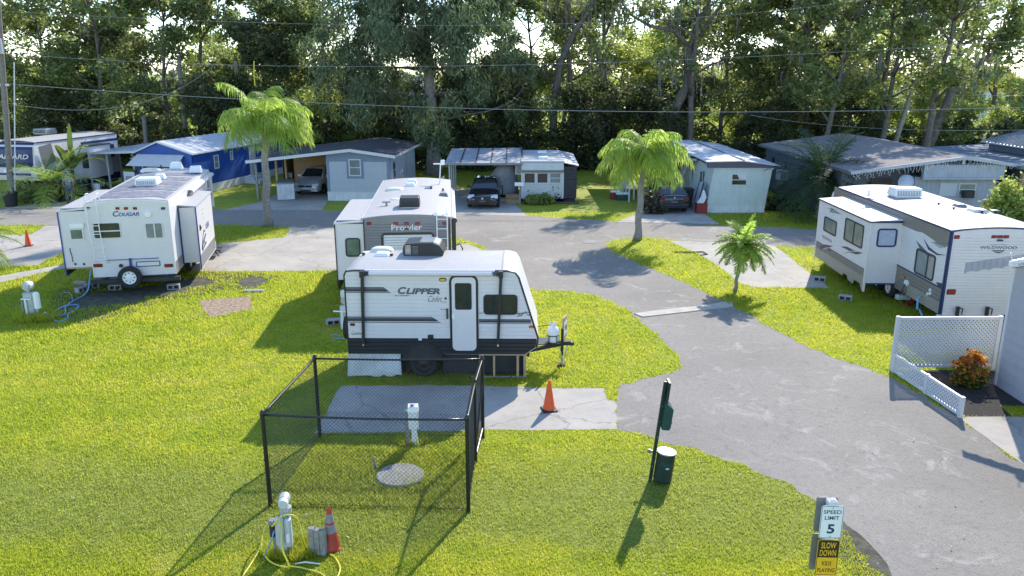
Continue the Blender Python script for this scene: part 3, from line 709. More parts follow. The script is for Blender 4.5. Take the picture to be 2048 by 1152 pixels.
def pipe_vent(parent, x, y, z, m='black_plastic', r=.05, h=.09):
    b = MB(); b.cyl((x, y, z), (x, y, z+h*.6), r*.6, m, n=10); b.cyl((x, y, z+h*.6), (x, y, z+h), r, m, r*.8, n=12); b.cyl((x, y, z), (x, y, z+.01), r*1.7, 'rv_roof', n=12)
    return obj('pipe_vent', b, parent)
def lamp(parent, fc, r, m, name, rad=.03):
    b = MB(); fc.slab(b, rrect((r[0]-.012, r[1]+.012, r[2]-.012, r[3]+.012), rad), 0.006, .010, 'black_plastic'); fc.slab(b, rrect(r, rad), 0.015, .02, m)
    return obj(name, b, parent)
def roof_mesh(mb, W, y0, y1, z, rise, m, edge, x0=0, over=.03, th=.03):
    """arched membrane with edge trim"""
    pts = [(x0-over+(W+2*over)*i/12, z + rise*(1-(2*i/12-1)**2)) for i in range(13)]
    out = pts + [(p[0], p[1]-th) for p in reversed(pts)]
    mb.prism(out, 1, y0, y1, m, m)
    for xx in (x0-over-.012, x0+W+over-.012): mb.box(xx, xx+.024, y0, y1, z-.055, z+.004, edge)

# ------------------------------------------------ small white and black trailer in the middle
fr = Frame(G(693, 757)[0]+.02, G(693, 757)[1]+.05, R(-0.8))
T = thing('travel_trailer', 'small white travel trailer with black lower sides and rolled awning, behind the fence', 'travel trailer', fr.loc, fr.rz)
F = Face(fr, 'f', 0.0); D = 2.15
b_ = lambda v: F.hit(800, v)[1]
a_ = lambda u, v=640: F.hit(u, v)[0]
ztop = b_(541); zb = b_(708); zm = b_(676)
xN = a_(1076, 684); xT = a_(1031, 545); x00 = a_(693, 640)
side = [(x00+.02, zb), (x00, ztop-.12), (x00+.05, ztop-.02), (x00+.25, ztop), (xT-.18, ztop), (xT, ztop-.05), (xT+.08, ztop-.16), (xN, zm+.02), (xN-.03, zm-.22), (xN-.30, zb)]
def xr_(z):  # front outline
    P_ = side[5:]
    for (xa, za), (xb, zc) in zip(P_, P_[1:]):
        if zc <= z <= za: return xa + (xb-xa)*(za-z)/(za-zc) - .03
    return P_[0][0]-.03
mb = MB(); mb.prism(side, 1, 0, D, 'rv_white'); obj('body', mb, T)
mb = MB(); siding(mb, F, x00+.02, xN, zb+.01, zm, .092, .014, 'rv_black', amin=lambda z: x00+.03, amax=xr_, groove=.35); obj('lower_cladding', mb, T)
mb = MB(); siding(mb, F, x00+.02, xN, zm, ztop-.03, .095, .010, 'rv_white', amin=lambda z: x00+.02, amax=xr_, groove=.16); obj('side_wall', mb, T)
mb = MB(); mb.tube([(p[0], -.008, p[1]) for p in side[1:9]], .022, 'rv_black', 6); mb.tube([(side[1][0], -.008, side[1][1]), (side[0][0], -.008, side[0][1])], .02, 'rv_black', 6); obj('corner_trim', mb, T)
# roof
mb = MB(); N_ = 14; rows = []
topo = [(x00+.02, ztop-.10), (x00+.08, ztop-.015), (x00+.3, ztop+.012), (xT-.30, ztop+.012)]
vs = []
for (xx, zz) in topo:
    for i in range(N_+1): t = i/N_; vs.append((xx + (.35*t**4 if xx < x00+.2 else 0), -.01 + (D+.02)*t, zz + .07*(1-(2*t-1)**2)*(0.5 if xx < x00+.05 else 1)))
fs = [(j*(N_+1)+i, j*(N_+1)+i+1, (j+1)*(N_+1)+i+1, (j+1)*(N_+1)+i) for j in range(3) for i in range(N_)]
mb.add(vs, fs, 'rv_roof'); obj('roof', mb, T, smooth=True)
mb = MB(); vs = []
fo = [(xT-.31, ztop+.014), (xT-.24, ztop+.016), (xT-.16, ztop+.006), (xT, ztop-.04), (xT+.09, ztop-.17), (xN+.012, zm+.02)]
for (xx, zz) in fo:
    for i in range(N_+1): t = i/N_; vs.append((xx, -.012+(D+.024)*t, zz + (.07*(1-(2*t-1)**2) if zz > ztop-.1 else 0)))
mb.add(vs, [(j*(N_+1)+i, j*(N_+1)+i+1, (j+1)*(N_+1)+i+1, (j+1)*(N_+1)+i) for j in range(len(fo)-1) for i in range(N_)], 'rv_white')
mb.add([(xT-.33, -.012+(D+.024)*i/N_, ztop+.02+.07*(1-(2*i/N_-1)**2)) for i in range(N_+1)] + [(xT-.29, -.012+(D+.024)*i/N_, ztop+.02+.07*(1-(2*i/N_-1)**2)) for i in range(N_+1)], [(i, i+1, N_+2+i, N_+1+i) for i in range(N_)], 'concrete')
obj('front_cap', mb, T, smooth=True)
# rooftop air conditioner
ax, ay, _ = fr.hit(848, 512, 2, ztop+.08); ax0 = fr.hit(806, 512, 2, ztop+.08)[0]; ax1 = fr.hit(888, 512, 2, ztop+.08)[0]
o_ = [(ax0+.02, 0), (ax0-.01, .12), (ax0+.02, .27), (ax0+.06, .31), (ax0+.36, .33), (ax1-.26, .33), (ax1-.12, .28), (ax1, .10), (ax1-.03, .0)]
zr = ztop + .075
mb = MB(); mb.prism([(p, zr+q) for p, q in o_], 1, ay, ay+.75, 'black_plastic')
ob = obj('air_conditioner', mb, T); q = ob.modifiers.new('bev', 'BEVEL'); q.width = .035; q.segments = 3; q.limit_method = 'ANGLE'
mb = MB()
for i in range(8): mb.box(ax0+.06, ax0+.20, ay-.014, ay+.02, zr+.05+.03*i, zr+.066+.03*i, 'chrome')
for i in range(7): mb.box(ax0+.24, ax0+.38, ay-.014, ay+.02, zr+.05+.033*i, zr+.058+.033*i, 'grey_plastic')
obj('grille', mb, ob)
mb = MB(); mb.prism([(ax0+.42, zr+.334), (ax1-.27, zr+.334), (ax1-.13, zr+.286), (ax1-.13, zr+.296), (ax1-.26, zr+.346), (ax0+.42, zr+.346)], 1, ay+.06, ay+.70, 'grey_plastic'); obj('top_glare_panel', mb, ob)  # grey sheet stands for the glare on top of the black housing
sx, sy, _ = fr.hit(760, 505, 2, ztop+.08); dome(T, sx, sy+.3, ztop+.05, .30, .22, .12, 'cream_plastic', 'skylight')
vx, vy, _ = fr.hit(765, 510, 2, ztop+.08); vent(T, vx, vy, ztop+.055, .40, .10)
for u_, v_ in ((727, 512), (783, 514)): q = fr.hit(u_, v_, 2, ztop+.05); pipe_vent(T, q[0], q[1], ztop+.045)
# awning
mb = MB(); z_ = b_(545); y_ = -.11
mb.cyl((a_(737, 545), y_, z_), (a_(984, 545), y_, z_), .048, 'rv_white', n=14); mb.box(a_(730, 545), a_(990, 545), -.06, -.012, z_+.03, z_+.075, 'rv_white'); obj('awning_roller', mb, T, smooth=True, angle=40)
for u0, u1, v1 in ((723, 728, 690), (1000, 996, 690)):
    mb = MB(); xa, xb = a_(u0+2, 545), a_(u1, 690); zz = b_(v1-4); s_ = 1 if u0 < 800 else -1
    mb.box(xa-.05, xa+.05, -.15, -.012, z_-.10, z_+.06, 'black_plastic')
    mb.hexa([(xb-.032, -.075, zz), (xb+.032, -.075, zz), (xb+.032, -.012, zz), (xb-.032, -.012, zz), (xa-.034, -.10, z_-.06), (xa+.034, -.10, z_-.06), (xa+.034, -.012, z_-.06), (xa-.034, -.012, z_-.06)], 'black_plastic')
    mb.cyl((xa+s_*.05, y_, z_), (xa+s_*.11, y_, z_), .056, 'black_plastic', n=12); mb.cyl((xa+s_*.13, y_, z_), (xa+s_*.17, y_, z_), .054, 'decal_navy', n=12)
    mb.box(xb-.022, xb+.022, -.085, -.01, zz-.05, zz+.0, 'chrome'); obj('awning_arm', mb, T)
# door
r = (a_(900, 640), a_(957, 640), b_(704), b_(549))
mb = MB(); ring(mb, F, r, .055, .17, .012, .022, 'rv_black'); dr = obj('door_frame', mb, T)
mb = MB(); F.slab(mb, rrect((r[0]+.05, r[1]-.05, r[2]+.05, r[3]-.05), .13), .01, .022, 'rv_white'); dr = obj('door', mb, T)
window(dr, F, (a_(911), a_(944), b_(618), b_(565)), 'rv_black', 'glass', .025, .05, off=.032, th=.012)
mb = MB(); F.rect(mb, (a_(904.5), a_(910), b_(636), b_(627)), .032, .02, 'white_plastic'); obj('door_handle', mb, dr)
mb = MB(); F.rect(mb, (a_(893.5), a_(896.5), b_(636), b_(616)), .02, .05, 'black_plastic'); obj('grab_handle', mb, T)
window(T, F, (a_(967, 605), a_(1035, 605), b_(628), b_(588)), 'rv_black', 'glass', .035, .09, off=.012)
# stripes
mb = MB()
def stripe(v0, v1, u0, u1, slant, lines=4):
    k = [('decal_dark', 0, .10), ('decal_grey', .14, .42), ('decal_dark', .42, .72), ('decal_grey', .72, .78), ('decal_dark', .88, 1.0)]
    t0, t1 = b_(v0), b_(v1)
    for m_, p, q_ in k:
        za, zc = t0+(t1-t0)*p, t0+(t1-t0)*q_
        F.slab(mb, [(a_(u0), za), (a_(u1)+slant*p, za), (a_(u1)+slant*q_, zc), (a_(u0), zc)], .0125, .001, m_)
stripe(574, 586, 694, 770, .18); stripe(633, 645, 695, 864, .22); stripe(637, 646, 958, 1061, .02); 
F.rect(mb, (a_(1003), a_(1047), b_(626), b_(624.5)), .0125, .001, 'decal_grey'); F.rect(mb, (a_(958), a_(966), b_(626), b_(624.5)), .0125, .001, 'decal_grey')
obj('stripe_decal', mb, T)
text(T, 'C', F, (a_(798), a_(815), b_(588), b_(573.5)), 'decal_grey', off=.014, bold=.045, shear=.25)
text(T, 'LIPPER', F, (a_(813.5), a_(882), b_(588), b_(576)), 'decal_grey', off=.014, bold=.05, shear=.25)
text(T, 'Cadet', F, (a_(857), a_(886), b_(603), b_(591)), 'decal_dark', off=.014, bold=-.008, shear=.5)
text(T, 'by Coachmen', F, (a_(792), a_(820), b_(593), b_(588.5)), 'decal_dark', off=.014, bold=.01)
text(T, 'Coachmen', F, (a_(702), a_(724), b_(669.5), b_(663)), 'decal_dark', off=.014, shear=.2)
mb = MB(); F.slab(mb, rrect((a_(890), a_(894.5), b_(599), b_(593.5)), .03), .0125, .001, 'decal_dark'); F.slab(mb, rrect((a_(884), a_(895), b_(604), b_(602.8)), .01), .0125, .001, 'decal_grey'); F.rect(mb, (a_(881), a_(894), b_(618.6), b_(617.6)), .0125, .001, 'decal_grey'); obj('small_emblem', mb, T)
mb = MB(); F.slab(mb, rrect((a_(880), a_(895), b_(562.5), b_(555)), .06), .0125, .003, 'sign_black'); F.slab(mb, rrect((a_(882), a_(893), b_(561.5), b_(557)), .04), .0156, .002, 'sign_yellow'); obj('oval_badge', mb, T)
mb = MB()   # leaping dog emblem
for seg in ([(1034, 634), (1039, 629), (1046, 627), (1052, 625), (1056, 624), (1060, 626)], [(1046, 627), (1043, 631), (1038, 632)], [(1052, 626), (1055, 629), (1060, 630)], [(1040, 629), (1037, 627), (1034, 628)], [(1044, 628), (1048, 624), (1053, 623)]):
    pts = [F.hit(*q_) for q_ in seg]; mb.tube([F.p(a, b, .014) for a, b in pts], .009, 'decal_dark', 4)
obj('dog_emblem', mb, T)
lamp(T, F, (a_(700.5), a_(709), b_(651), b_(647.5)), 'red_light', 'marker_light'); lamp(T, F, (a_(1059), a_(1067), b_(654), b_(650.5)), 'amber_light', 'marker_light')
mb = MB(); F.rect(mb, (a_(855), a_(866), b_(675.5), b_(669)), .012, .03, 'black_plastic'); F.rect(mb, (a_(836), a_(842.5), b_(680), b_(675.5)), .02, .004, 'sign_white'); obj('hatch', mb, T)
# wheel, fender
wx = a_(846, 730)
mb = MB(); K = 16
for i in range(K):
    t0, t1 = math.pi*i/K, math.pi*(i+1)/K
    for r0, r1, mm, yy in ((.40, .50, 'rv_black', -.03), ):
        q4 = [(wx+r0*math.cos(t0), yy, zb-.16+r0*math.sin(t0)), (wx+r1*math.cos(t0), yy, zb-.16+r1*math.sin(t0)), (wx+r1*math.cos(t1), yy, zb-.16+r1*math.sin(t1)), (wx+r0*math.cos(t1), yy, zb-.16+r0*math.sin(t1))]
        mb.hexa(q4 + [(p[0], p[1]+.12, p[2]) for p in q4], mm)
    mb.poly([(wx, -.0165, zb-.16), (wx+.41*math.cos(t0), -.0165, zb-.16+.41*math.sin(t0)), (wx+.41*math.cos(t1), -.0165, zb-.16+.41*math.sin(t1))], 'chassis')
obj('fender', mb, T)
wheel(T, (wx, .16, .34), .34, .2, 1, rim='black_plastic'); wheel(T, (wx, D-.16, .34), .34, .2, 1, rim='black_plastic', face=1)
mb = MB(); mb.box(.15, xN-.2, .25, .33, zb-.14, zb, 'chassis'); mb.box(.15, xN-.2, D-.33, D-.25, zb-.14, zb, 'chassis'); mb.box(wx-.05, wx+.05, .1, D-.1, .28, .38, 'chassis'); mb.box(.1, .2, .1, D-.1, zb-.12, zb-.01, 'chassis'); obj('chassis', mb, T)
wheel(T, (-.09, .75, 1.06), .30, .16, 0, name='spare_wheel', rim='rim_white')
mb = MB(); mb.box(.1, xN-.3, D-.12, D-.08, .02, zb, 'chassis'); mb.box(wx+.45, xN-.35, .30, .33, .02, zb, 'chassis'); mb.box(1.5, wx-.45, .30, .33, .02, zb, 'chassis'); obj('skirt_and_shade_sheets', mb, T)  # far side skirt, plus black sheets standing in for underbelly shade
# tongue
mb = MB(); cpl = (a_(1143, 688)+.04, D/2-.2, .66)
for ys in (.30, D-.65): mb.tube([(xN-.5, ys, zb-.06), (cpl[0]-.12, cpl[1], .62)], .055, 'rv_black', 4)
mb.box(cpl[0]-.2, cpl[0], cpl[1]-.06, cpl[1]+.06, .58, .68, 'rv_black'); mb.cyl((cpl[0], cpl[1], .6), (cpl[0]+.08, cpl[1], .6), .045, 'rv_black')
mb.box(xN-.04, xN+.42, .62, 1.15, .655, .675, 'rv_black'); obj('tongue', mb, T)
jx = cpl[0]-.22
mb = MB(); mb.cyl((jx, cpl[1]+.02, .28), (jx, cpl[1]+.02, 1.0), .035, 'rv_black'); mb.cyl((jx, cpl[1]+.02, .06), (jx, cpl[1]+.02, .3), .024, 'galv'); mb.box(jx-.09, jx+.09, cpl[1]-.07, cpl[1]+.11, .0, .06, 'wood_dark'); obj('jack', mb, T)
mb = MB(); mb.tube([(cpl[0]-.1, cpl[1]-.05, .58), (cpl[0]-.14, cpl[1]-.07, .3), (cpl[0]-.2, cpl[1]-.06, .2), (cpl[0]-.3, cpl[1]-.04, .58)], .012, 'galv', 5); obj('safety_chain', mb, T)
mb = MB(); px_, py_ = a_(1104, 670)+.05, D/2-.28
mb.lathe([(.12, 0), (.145, .03), (.152, .06), (.152, .30), (.13, .37), (.07, .41), (.045, .42)], (px_, py_, .69), 'white_plastic', 20)
for k in range(12):
    if k % 4 == 3: continue
    t = 2*math.pi*k/12; t2 = 2*math.pi*(k+1)/12; q4 = [(px_+.085*math.cos(t), py_+.085*math.sin(t)), (px_+.085*math.cos(t2), py_+.085*math.sin(t2))]
    mb.poly([(q4[0][0], q4[0][1], 1.07), (q4[1][0], q4[1][1], 1.07), (q4[1][0], q4[1][1], 1.19), (q4[0][0], q4[0][1], 1.19)], 'white_plastic')
mb.cyl((px_, py_, 1.1), (px_, py_, 1.15), .03, 'chrome')
ob = obj('propane_tank', mb, T, smooth=True, angle=40)
mb = MB(); mb.lathe([(.157, 0), (.157, .025), (.150, .026)], (px_, py_, .86), 'black_plastic', 20); mb.cyl((px_-.1, py_-.15, .68), (px_-.1, py_-.15, .87), .012, 'black_plastic'); mb.cyl((px_+.1, py_-.15, .68), (px_+.1, py_-.15, .87), .012, 'black_plastic'); obj('tank_bracket', mb, T)
mb = MB(); mb.tube([(px_, py_, 1.13), (px_-.15, py_, 1.12), (px_-.4, py_, 1.08), (xN-.08, py_, 1.12)], .010, 'black_plastic', 5); obj('gas_hose', mb, T)
B = thing('plywood_board', 'upright pale plywood board with a red and white sticker beside the propane tank', 'board', (0, 0, 0))
q = fr.hit(1125, 684, 1, D/2-.15); 
wxy = rotv((q[0]+.03, D/2-.15), fr.rz); B.location = (fr.x+wxy[0], fr.y+wxy[1], .70)
mb = MB(); mb.hexa([(-.04, -.05, 0), (0, -.05, 0), (.10, .32, 0), (.06, .32, 0), (-.05, -.05, .58), (-.01, -.05, .58), (.10, .32, .56), (.06, .32, .56)], 'wood_raw'); obj('board', mb, B)
mb = MB(); mb.hexa([(.006, -.02, .10), (.010, -.02, .10), (.092, .27, .10), (.088, .27, .10), (.004, -.02, .45), (.008, -.02, .45), (.092, .27, .45), (.088, .27, .45)], 'sign_white')
mb.hexa([(.016, .02, .2), (.02, .02, .2), (.086, .24, .2), (.082, .24, .2), (.016, .02, .34), (.02, .02, .34), (.086, .24, .34), (.082, .24, .34)], 'paint_red'); obj('sticker', mb, B)
# things under the trailer
q0 = F.hit(695, 757); q1 = F.hit(803, 752)
mb = MB()
r3 = random.Random(3); bl = [(q0[0], .02)] + [(q0[0]+(q1[0]-q0[0])*i/12, .03+r3.uniform(-.02, .05)) for i in range(1, 12)] + [(q1[0], .06)]
out = bl + [(q1[0]-.01, zb-.02), (q0[0]+.04, zb-.02)]
fr2 = Frame(fr.x, fr.y, fr.rz); F2 = Face(fr2, 'f', .06); F2.slab(mb, out, 0, .03, 'galv_pale')
B = thing('foam_board', 'white insulation board leaning under the rear of the black and white trailer', 'board', fr.loc, fr.rz); obj('board', mb, B)
mb = MB(); F2.slab(mb, [(q0[0]+.70, .28), (q0[0]+.92, .52), (q1[0]-.04, .56), (q1[0]-.05, .08), (q0[0]+.72, .22)], .0305, .002, 'skirting'); obj('pale_patch', mb, B)
B = thing('timber_frame', 'raw timber skirting frame under the front of the black and white trailer', 'timber frame', fr.loc, fr.rz)
xa, xb = a_(958, 730), a_(1052, 730); 
for nm, bx_ in (('post', (xa, xa+.05)), ('post', (a_(986, 730), a_(986, 730)+.05)), ('post', (a_(1033, 730), a_(1033, 730)+.06)), ('post', (xb-.06, xb))):
    mb = MB(); mb.box(bx_[0], bx_[1], .02, .06, .05, zb-.03, 'wood_raw'); obj(nm, mb, B)
mb = MB(); mb.box(xa, xb+.02, .015, .065, zb-.032, zb+.0, 'wood_raw'); obj('top_rail', mb, B)
mb = MB(); mb.box(xa-.2, xb+.02, .015, .065, .01, .05, 'wood_grey'); obj('bottom_rail', mb, B)
mb = MB(); mb.box(xb-.02, xb+.0, .08, .9, .03, zb-.04, 'skirting'); obj('side_panel', mb, B)
o = thing('storage_box', 'black storage box in the shade under the black and white trailer', 'box', fr.loc, fr.rz); mb = MB(); mb.cbox(1.15, 1.72, .5, .95, 0, .42, 'black_plastic'); obj('box_body', mb, o); mb = MB(); mb.cbox(1.13, 1.74, .48, .97, .42, .46, 'rv_grey'); obj('lid', mb, o)

# ------------------------------------------------ grey-ended trailer behind it
q = G(725.5, 437, 2.95); fr = Frame(q[0], q[1], R(4.5)); T = thing('travel_trailer', 'long travel trailer with dark grey ribbed rear wall, behind the small black and white one', 'travel trailer', fr.loc, fr.rz)
F = Face(fr, 'f', 0.0); W = F.hit(901, 440)[0]; LEN = 8.6; z0, z1 = .62, 2.95
mb = MB(); mb.prism(arch(W, z1, .10)[::1] + [(W, z0), (0, z0)], 1, 0.0, LEN, 'rv_white'); obj('body', mb, T)
mb = MB(); roof_mesh(mb, W, .0, LEN, z1+.01, .10, 'rv_roof', 'rv_white'); obj('roof', mb, T)
mb = MB(); mb.prism(arch(W, z1, .105) + list(reversed([(p[0], p[1]-.035) for p in arch(W, z1, .105)])), 1, -.03, .0, 'rv_grey'); obj('rear_trim', mb, T)
mb = MB(); siding(mb, F, .03, W-.03, z0+.02, z1-.02, .085, .012, 'rv_grey', groove=.2)
mb.prism([(p[0], p[1]) for p in arch(W-.06, z1-.04, .10, x0=.03)] + [(W-.03, z1-.15), (.03, z1-.15)], 1, -.012, -.002, 'rv_grey'); obj('rear_wall', mb, T)
mb = MB(); F.rect(mb, (0, .035, z0, z1-.04), .0, .03, 'rv_black'); F.rect(mb, (W-.05, W, z0, z1-.04), .0, .03, 'rv_black'); obj('corner_trim', mb, T)
r = F.px(762, 466, 870, 520); window(T, F, (r[0], r[1], r[3]-.78, r[3]), 'rv_black', 'glass_pale', .06, .12, off=.012, blinds=True)
for u_ in (738, 791.5, 813, 835, 889): r = F.px(u_-4, 444.5, u_+4, 449); lamp(T, F, r, 'red_light', 'marker_light', .015)
r = F.px(783, 461, 844, 448); text(T, 'Prowler', F, r, 'rv_white', off=.016, bold=.012)
r = F.px(810, 459, 818, 455.5); mb = MB(); F.slab(mb, rrect(r, .04), .022, .025, 'black_plastic'); obj('camera_housing', mb, T)
# ladder
mb = MB(); zt = 3.25
for u_ in (874.5, 895):
    xx = F.hit(u_, 470)[0]; mb.tube([(xx, .45, z1+.10), (xx, .35, zt-.05), (xx, .1, zt), (xx, -.12, zt-.12), (xx, -.13, 2.0), (xx, -.13, 1.35), (xx, -.02, 1.25)], .018, 'white_plastic', 6)
x0_, x1_ = F.hit(874.5, 470)[0], F.hit(895, 470)[0]
for k in range(7): mb.cyl((x0_, -.13, 2.92-.3*k), (x1_, -.13, 2.92-.3*k), .014, 'white_plastic', n=6)
obj('ladder', mb, T)
# left slide-out
zs0, zs1 = .98, 2.74; sl_ = -F.hit(668, 480)[0] - .02
mb = MB(); mb.box(-sl_, .02, .25, 4.5, zs0, zs1, 'rv_white'); S = obj('slide_out', mb, T)
mb = MB(); mb.hexa([(-sl_-.03, .21, zs1-.0), (.03, .21, zs1+.06), (.03, 4.54, zs1+.06), (-sl_-.03, 4.54, zs1), (-sl_-.03, .21, zs1+.05), (.03, .21, zs1+.11), (.03, 4.54, zs1+.11), (-sl_-.03, 4.54, zs1+.05)], 'rv_white'); mb.box(-sl_+.04, -.02, .3, 4.4, zs1+.09, zs1+.115, 'rv_roof'); obj('slide_roof', mb, S)
mb = MB(); mb.box(-sl_-.03, -sl_+.0, .22, .26, zs0-.3, zs1, 'rv_black'); mb.box(-sl_, -sl_+.03, .3, 4.45, zs0-.32, zs0, 'rv_black'); obj('slide_skirt', mb, S)
Fs = Face(fr, 'f', .25); r = Fs.px(690, 476, 722, 513); window(S, Fs, r, 'rv_black', 'glass_green', .04, .09, blinds=False)
# rooftop
def on_roof(fr, u, v, z): q = fr.hit(u, v, 2, z); return q[0], q[1]
x_, y_ = on_roof(fr, 819, 417, z1+.1); ac_unit(T, x_, y_+.38, z1+.09, .66, .78, .34, 'black_plastic', 'chassis', bevel=.08)
x_, y_ = on_roof(fr, 824, 366, z1+.1); vent(T, x_, y_, z1+.08, .40, .16)
x_, y_ = on_roof(fr, 820, 374, z1+.1); vent(T, x_, y_+.3, z1+.08, .40, .14)
x_, y_ = on_roof(fr, 795, 378, z1+.1); dome(T, x_-.1, y_, z1+.07, .34, .28, .10, 'cream_plastic')
x_, y_ = on_roof(fr, 793, 398, z1+.1); dome(T, x_-.02, y_, z1+.07, .2, .2, .06, 'cream_plastic', 'vent_lid')
x_, y_ = on_roof(fr, 773, 412, z1+.06); mb = MB(); mb.cyl((x_, y_, z1+.03), (x_, y_, z1+.18), .035, 'grey_plastic'); mb.box(x_-.13, x_+.13, y_-.05, y_+.05, z1+.17, z1+.21, 'grey_plastic'); obj('antenna', mb, T)
x_, y_ = on_roof(fr, 888, 391, z1+.05); vent(T, x_-.02, y_, z1+.03, .34, .12, 'rv_grey')
x_, y_ = on_roof(fr, 886, 382, z1+.05); pipe_vent(T, x_, y_, z1+.05)
x_, y_ = on_roof(fr, 855, 377, z1+.1); mb = MB(); mb.box(x_-.1, x_+.1, y_-.06, y_+.06, z1+.08, z1+.14, 'hose_grey'); mb.cyl((x_+.14, y_, z1+.08), (x_+.14, y_, z1+.18), .04, 'decal_navy'); obj('roof_box', mb, T)
x_, y_ = on_roof(fr, 879, 367, z1+.08); mb = MB(); hh = (F.hit(884, 325)[1]); top = P(887, 328, fr.y+y_)[2]
mb.cyl((x_, y_, z1+.06), (x_+.06, y_, top), .022, 'white_plastic'); mb.box(x_-.22, x_+.16, y_-.04, y_+.04, top-.03, top+.01, 'white_plastic'); mb.cbox(x_+.06, x_+.22, y_-.06, y_+.06, top-.05, top+.14, 'white_plastic'); mb.tube([(x_+.03, y_, z1+.12), (x_+.1, y_, z1+.3), (x_+.18, y_, z1+.38), (x_+.16, y_, z1+.22)], .012, 'white_plastic'); obj('antenna_mast', mb, T)
# right side: awning, entry rail, steps
mb = MB(); mb.cyl((W+.12, .12, z1-.12), (W+.12, 6.2, z1-.12), .06, 'rv_white', n=12); mb.box(W+.05, W+.10, .1, 6.2, z1-.09, z1+.0, 'rv_white'); obj('awning_roller', mb, T, smooth=True, angle=40)
for yy in (.08, 6.2):
    mb = MB(); mb.box(W+.03, W+.16, yy, yy+.08, .9, z1-.1, 'black_plastic'); mb.cyl((W+.12, yy-.03, z1-.12), (W+.12, yy+.05, z1-.12), .085, 'black_plastic'); obj('awning_arm', mb, T)
mb = MB(); mb.tube([(W+.02, .55, 1.9), (W+.28, .55, 2.0), (W+.36, .55, 1.85), (W+.36, .55, 1.35), (W+.30, .55, 1.25)], .022, 'black_plastic', 6); obj('folding_rail', mb, T)
mb = MB(); mb.cbox(W+.05, W+.42, .5, .95, .5, 1.15, 'skirting'); obj('side_box', mb, T)
mb = MB()
for xx in (.2, W-.3): mb.box(xx, xx+.1, -.02, LEN-.3, .48, z0, 'chassis')
mb.box(0, W, -.12, -.0, .46, .58, 'chassis'); obj('chassis', mb, T)
for yy in (3.9, 4.75):
    wheel(T, (.14, yy, .36), .36, .2, 0); wheel(T, (W-.14, yy, .36), .36, .2, 0, face=1)
mb = MB(); mb.box(W/2-.1, W/2+.1, LEN, LEN+.9, .5, .62, 'chassis'); mb.box(.3, .45, .3, .45, 0, .5, 'chassis'); mb.box(W-.45, W-.3, .3, .45, 0, .5, 'chassis'); obj('tongue', mb, T)

# ------------------------------------------------ white fifth wheel on the left
q = G(167, 408, 3.1); fr = Frame(q[0], q[1], R(12)); T = thing('fifth_wheel_trailer', 'white fifth wheel trailer with blue lettering, rear spare wheel and slide-outs on both sides', 'travel trailer', fr.loc, fr.rz)
F = Face(fr, 'f', 0.0); W = F.hit(337, 407)[0]; LEN = 9.4; z0, z1 = .62, 3.1; NK = 6.6; FR_ = Face(fr, 'r', W)
mb = MB(); mb.prism([(0, z0), (NK-.3, z0), (NK, 1.35), (LEN-.6, 1.45), (LEN, 1.9), (LEN-.1, 2.75), (LEN-.55, z1-.0), (0, z1)], 0, 0.0, W, 'rv_white'); ob = obj('body', mb, T)
mb = MB(); mb.prism(arch(W, z1, .09)[::1] + [(W, z1-.1), (0, z1-.1)], 1, -.012, LEN-.5, 'rv_white'); obj('roof_edge', mb, T)
mb = MB(); roof_mesh(mb, W-.1, .05, LEN-.55, z1+.02, .09, 'rv_roof', 'rv_white', x0=.05)
obj('roof', mb, T)
mb = MB()
for ya, yb in ((.35, 1.9), (2.15, 3.3), (3.5, 4.5), (4.75, 5.8), (6.2, 7.2)):
    n = 12; rr = random.Random(int(ya*10)); vs = []
    for i in range(n+1):
        t = i/n; xx = .16+(W-.32)*t; zz = z1+.026+.09*(1-(2*((xx-.0)/W)-1)**2)+.004
        e = (.25*math.sin(t*9+ya) if ya < 1 else 0)
        vs += [(xx, ya+rr.uniform(-.03, .03)+max(0, e), zz), (xx, yb+rr.uniform(-.03, .03), zz)]
    mb.add(vs, [(2*i, 2*i+2, 2*i+3, 2*i+1) for i in range(n)], 'rv_roof_stain')
obj('roof_stains', mb, T)
# rear wall
mb = MB(); F.rect(mb, (.0, .05, z0, z1-.08), 0, .012, 'rv_white'); F.rect(mb, (W-.05, W, z0, z1-.08), 0, .012, 'rv_white'); F.rect(mb, (0, W, z0-.02, z0+.01), 0, .014, 'decal_navy'); obj('corner_trim', mb, T)
r = F.px(184, 446, 244, 476); window(T, F, r, 'rv_white', 'glass', .025, .08, hm=(.47,)); r = F.px(289, 446, 328, 476); window(T, F, r, 'rv_white', 'glass_pale', .025, .08, vm=(.52,))
for u_ in (176, 235, 252, 270, 326): r = F.px(u_-3.5, 415, u_+3.5, 418.5); lamp(T, F, r, 'red_light' if u_ in (235, 252, 270) else 'decal_navy', 'marker_light', .015)
r = F.px(226, 433.5, 237, 422); text(T, 'C', F, r, 'navy_paint', off=.006, bold=.03, shear=.25); r = F.px(237.5, 433, 278, 424); text(T, 'OUGAR', F, r, 'navy_paint', off=.006, bold=.03, shear=.25)
r = F.px(258, 435.5, 280, 433.8); text(T, 'by Keystone', F, r, 'decal_grey', off=.006)
c_ = F.hit(296, 428); mb = MB(); mb.cyl((c_[0], -.0, c_[1]), (c_[0], -.06, c_[1]), .13, 'white_plastic', .10, n=18); obj('furnace_vent', mb, T)
r = F.px(216, 521, 318, 514); mb = MB(); F.slab(mb, rrect((r[0], r[1], r[2]+.01, r[3]-.02), .03), 0.0, .07, 'navy_paint'); c_ = F.hit(263, 530); mb.box(c_[0]-.05, c_[0]+.02, -.05, 0, c_[1]-.25, r[2]+.05, 'navy_paint'); obj('spare_bracket', mb, T)
c_ = F.hit(263.5, 551); wheel(T, (c_[0], -.24, c_[1]), .375, .2, 1, name='spare_wheel')
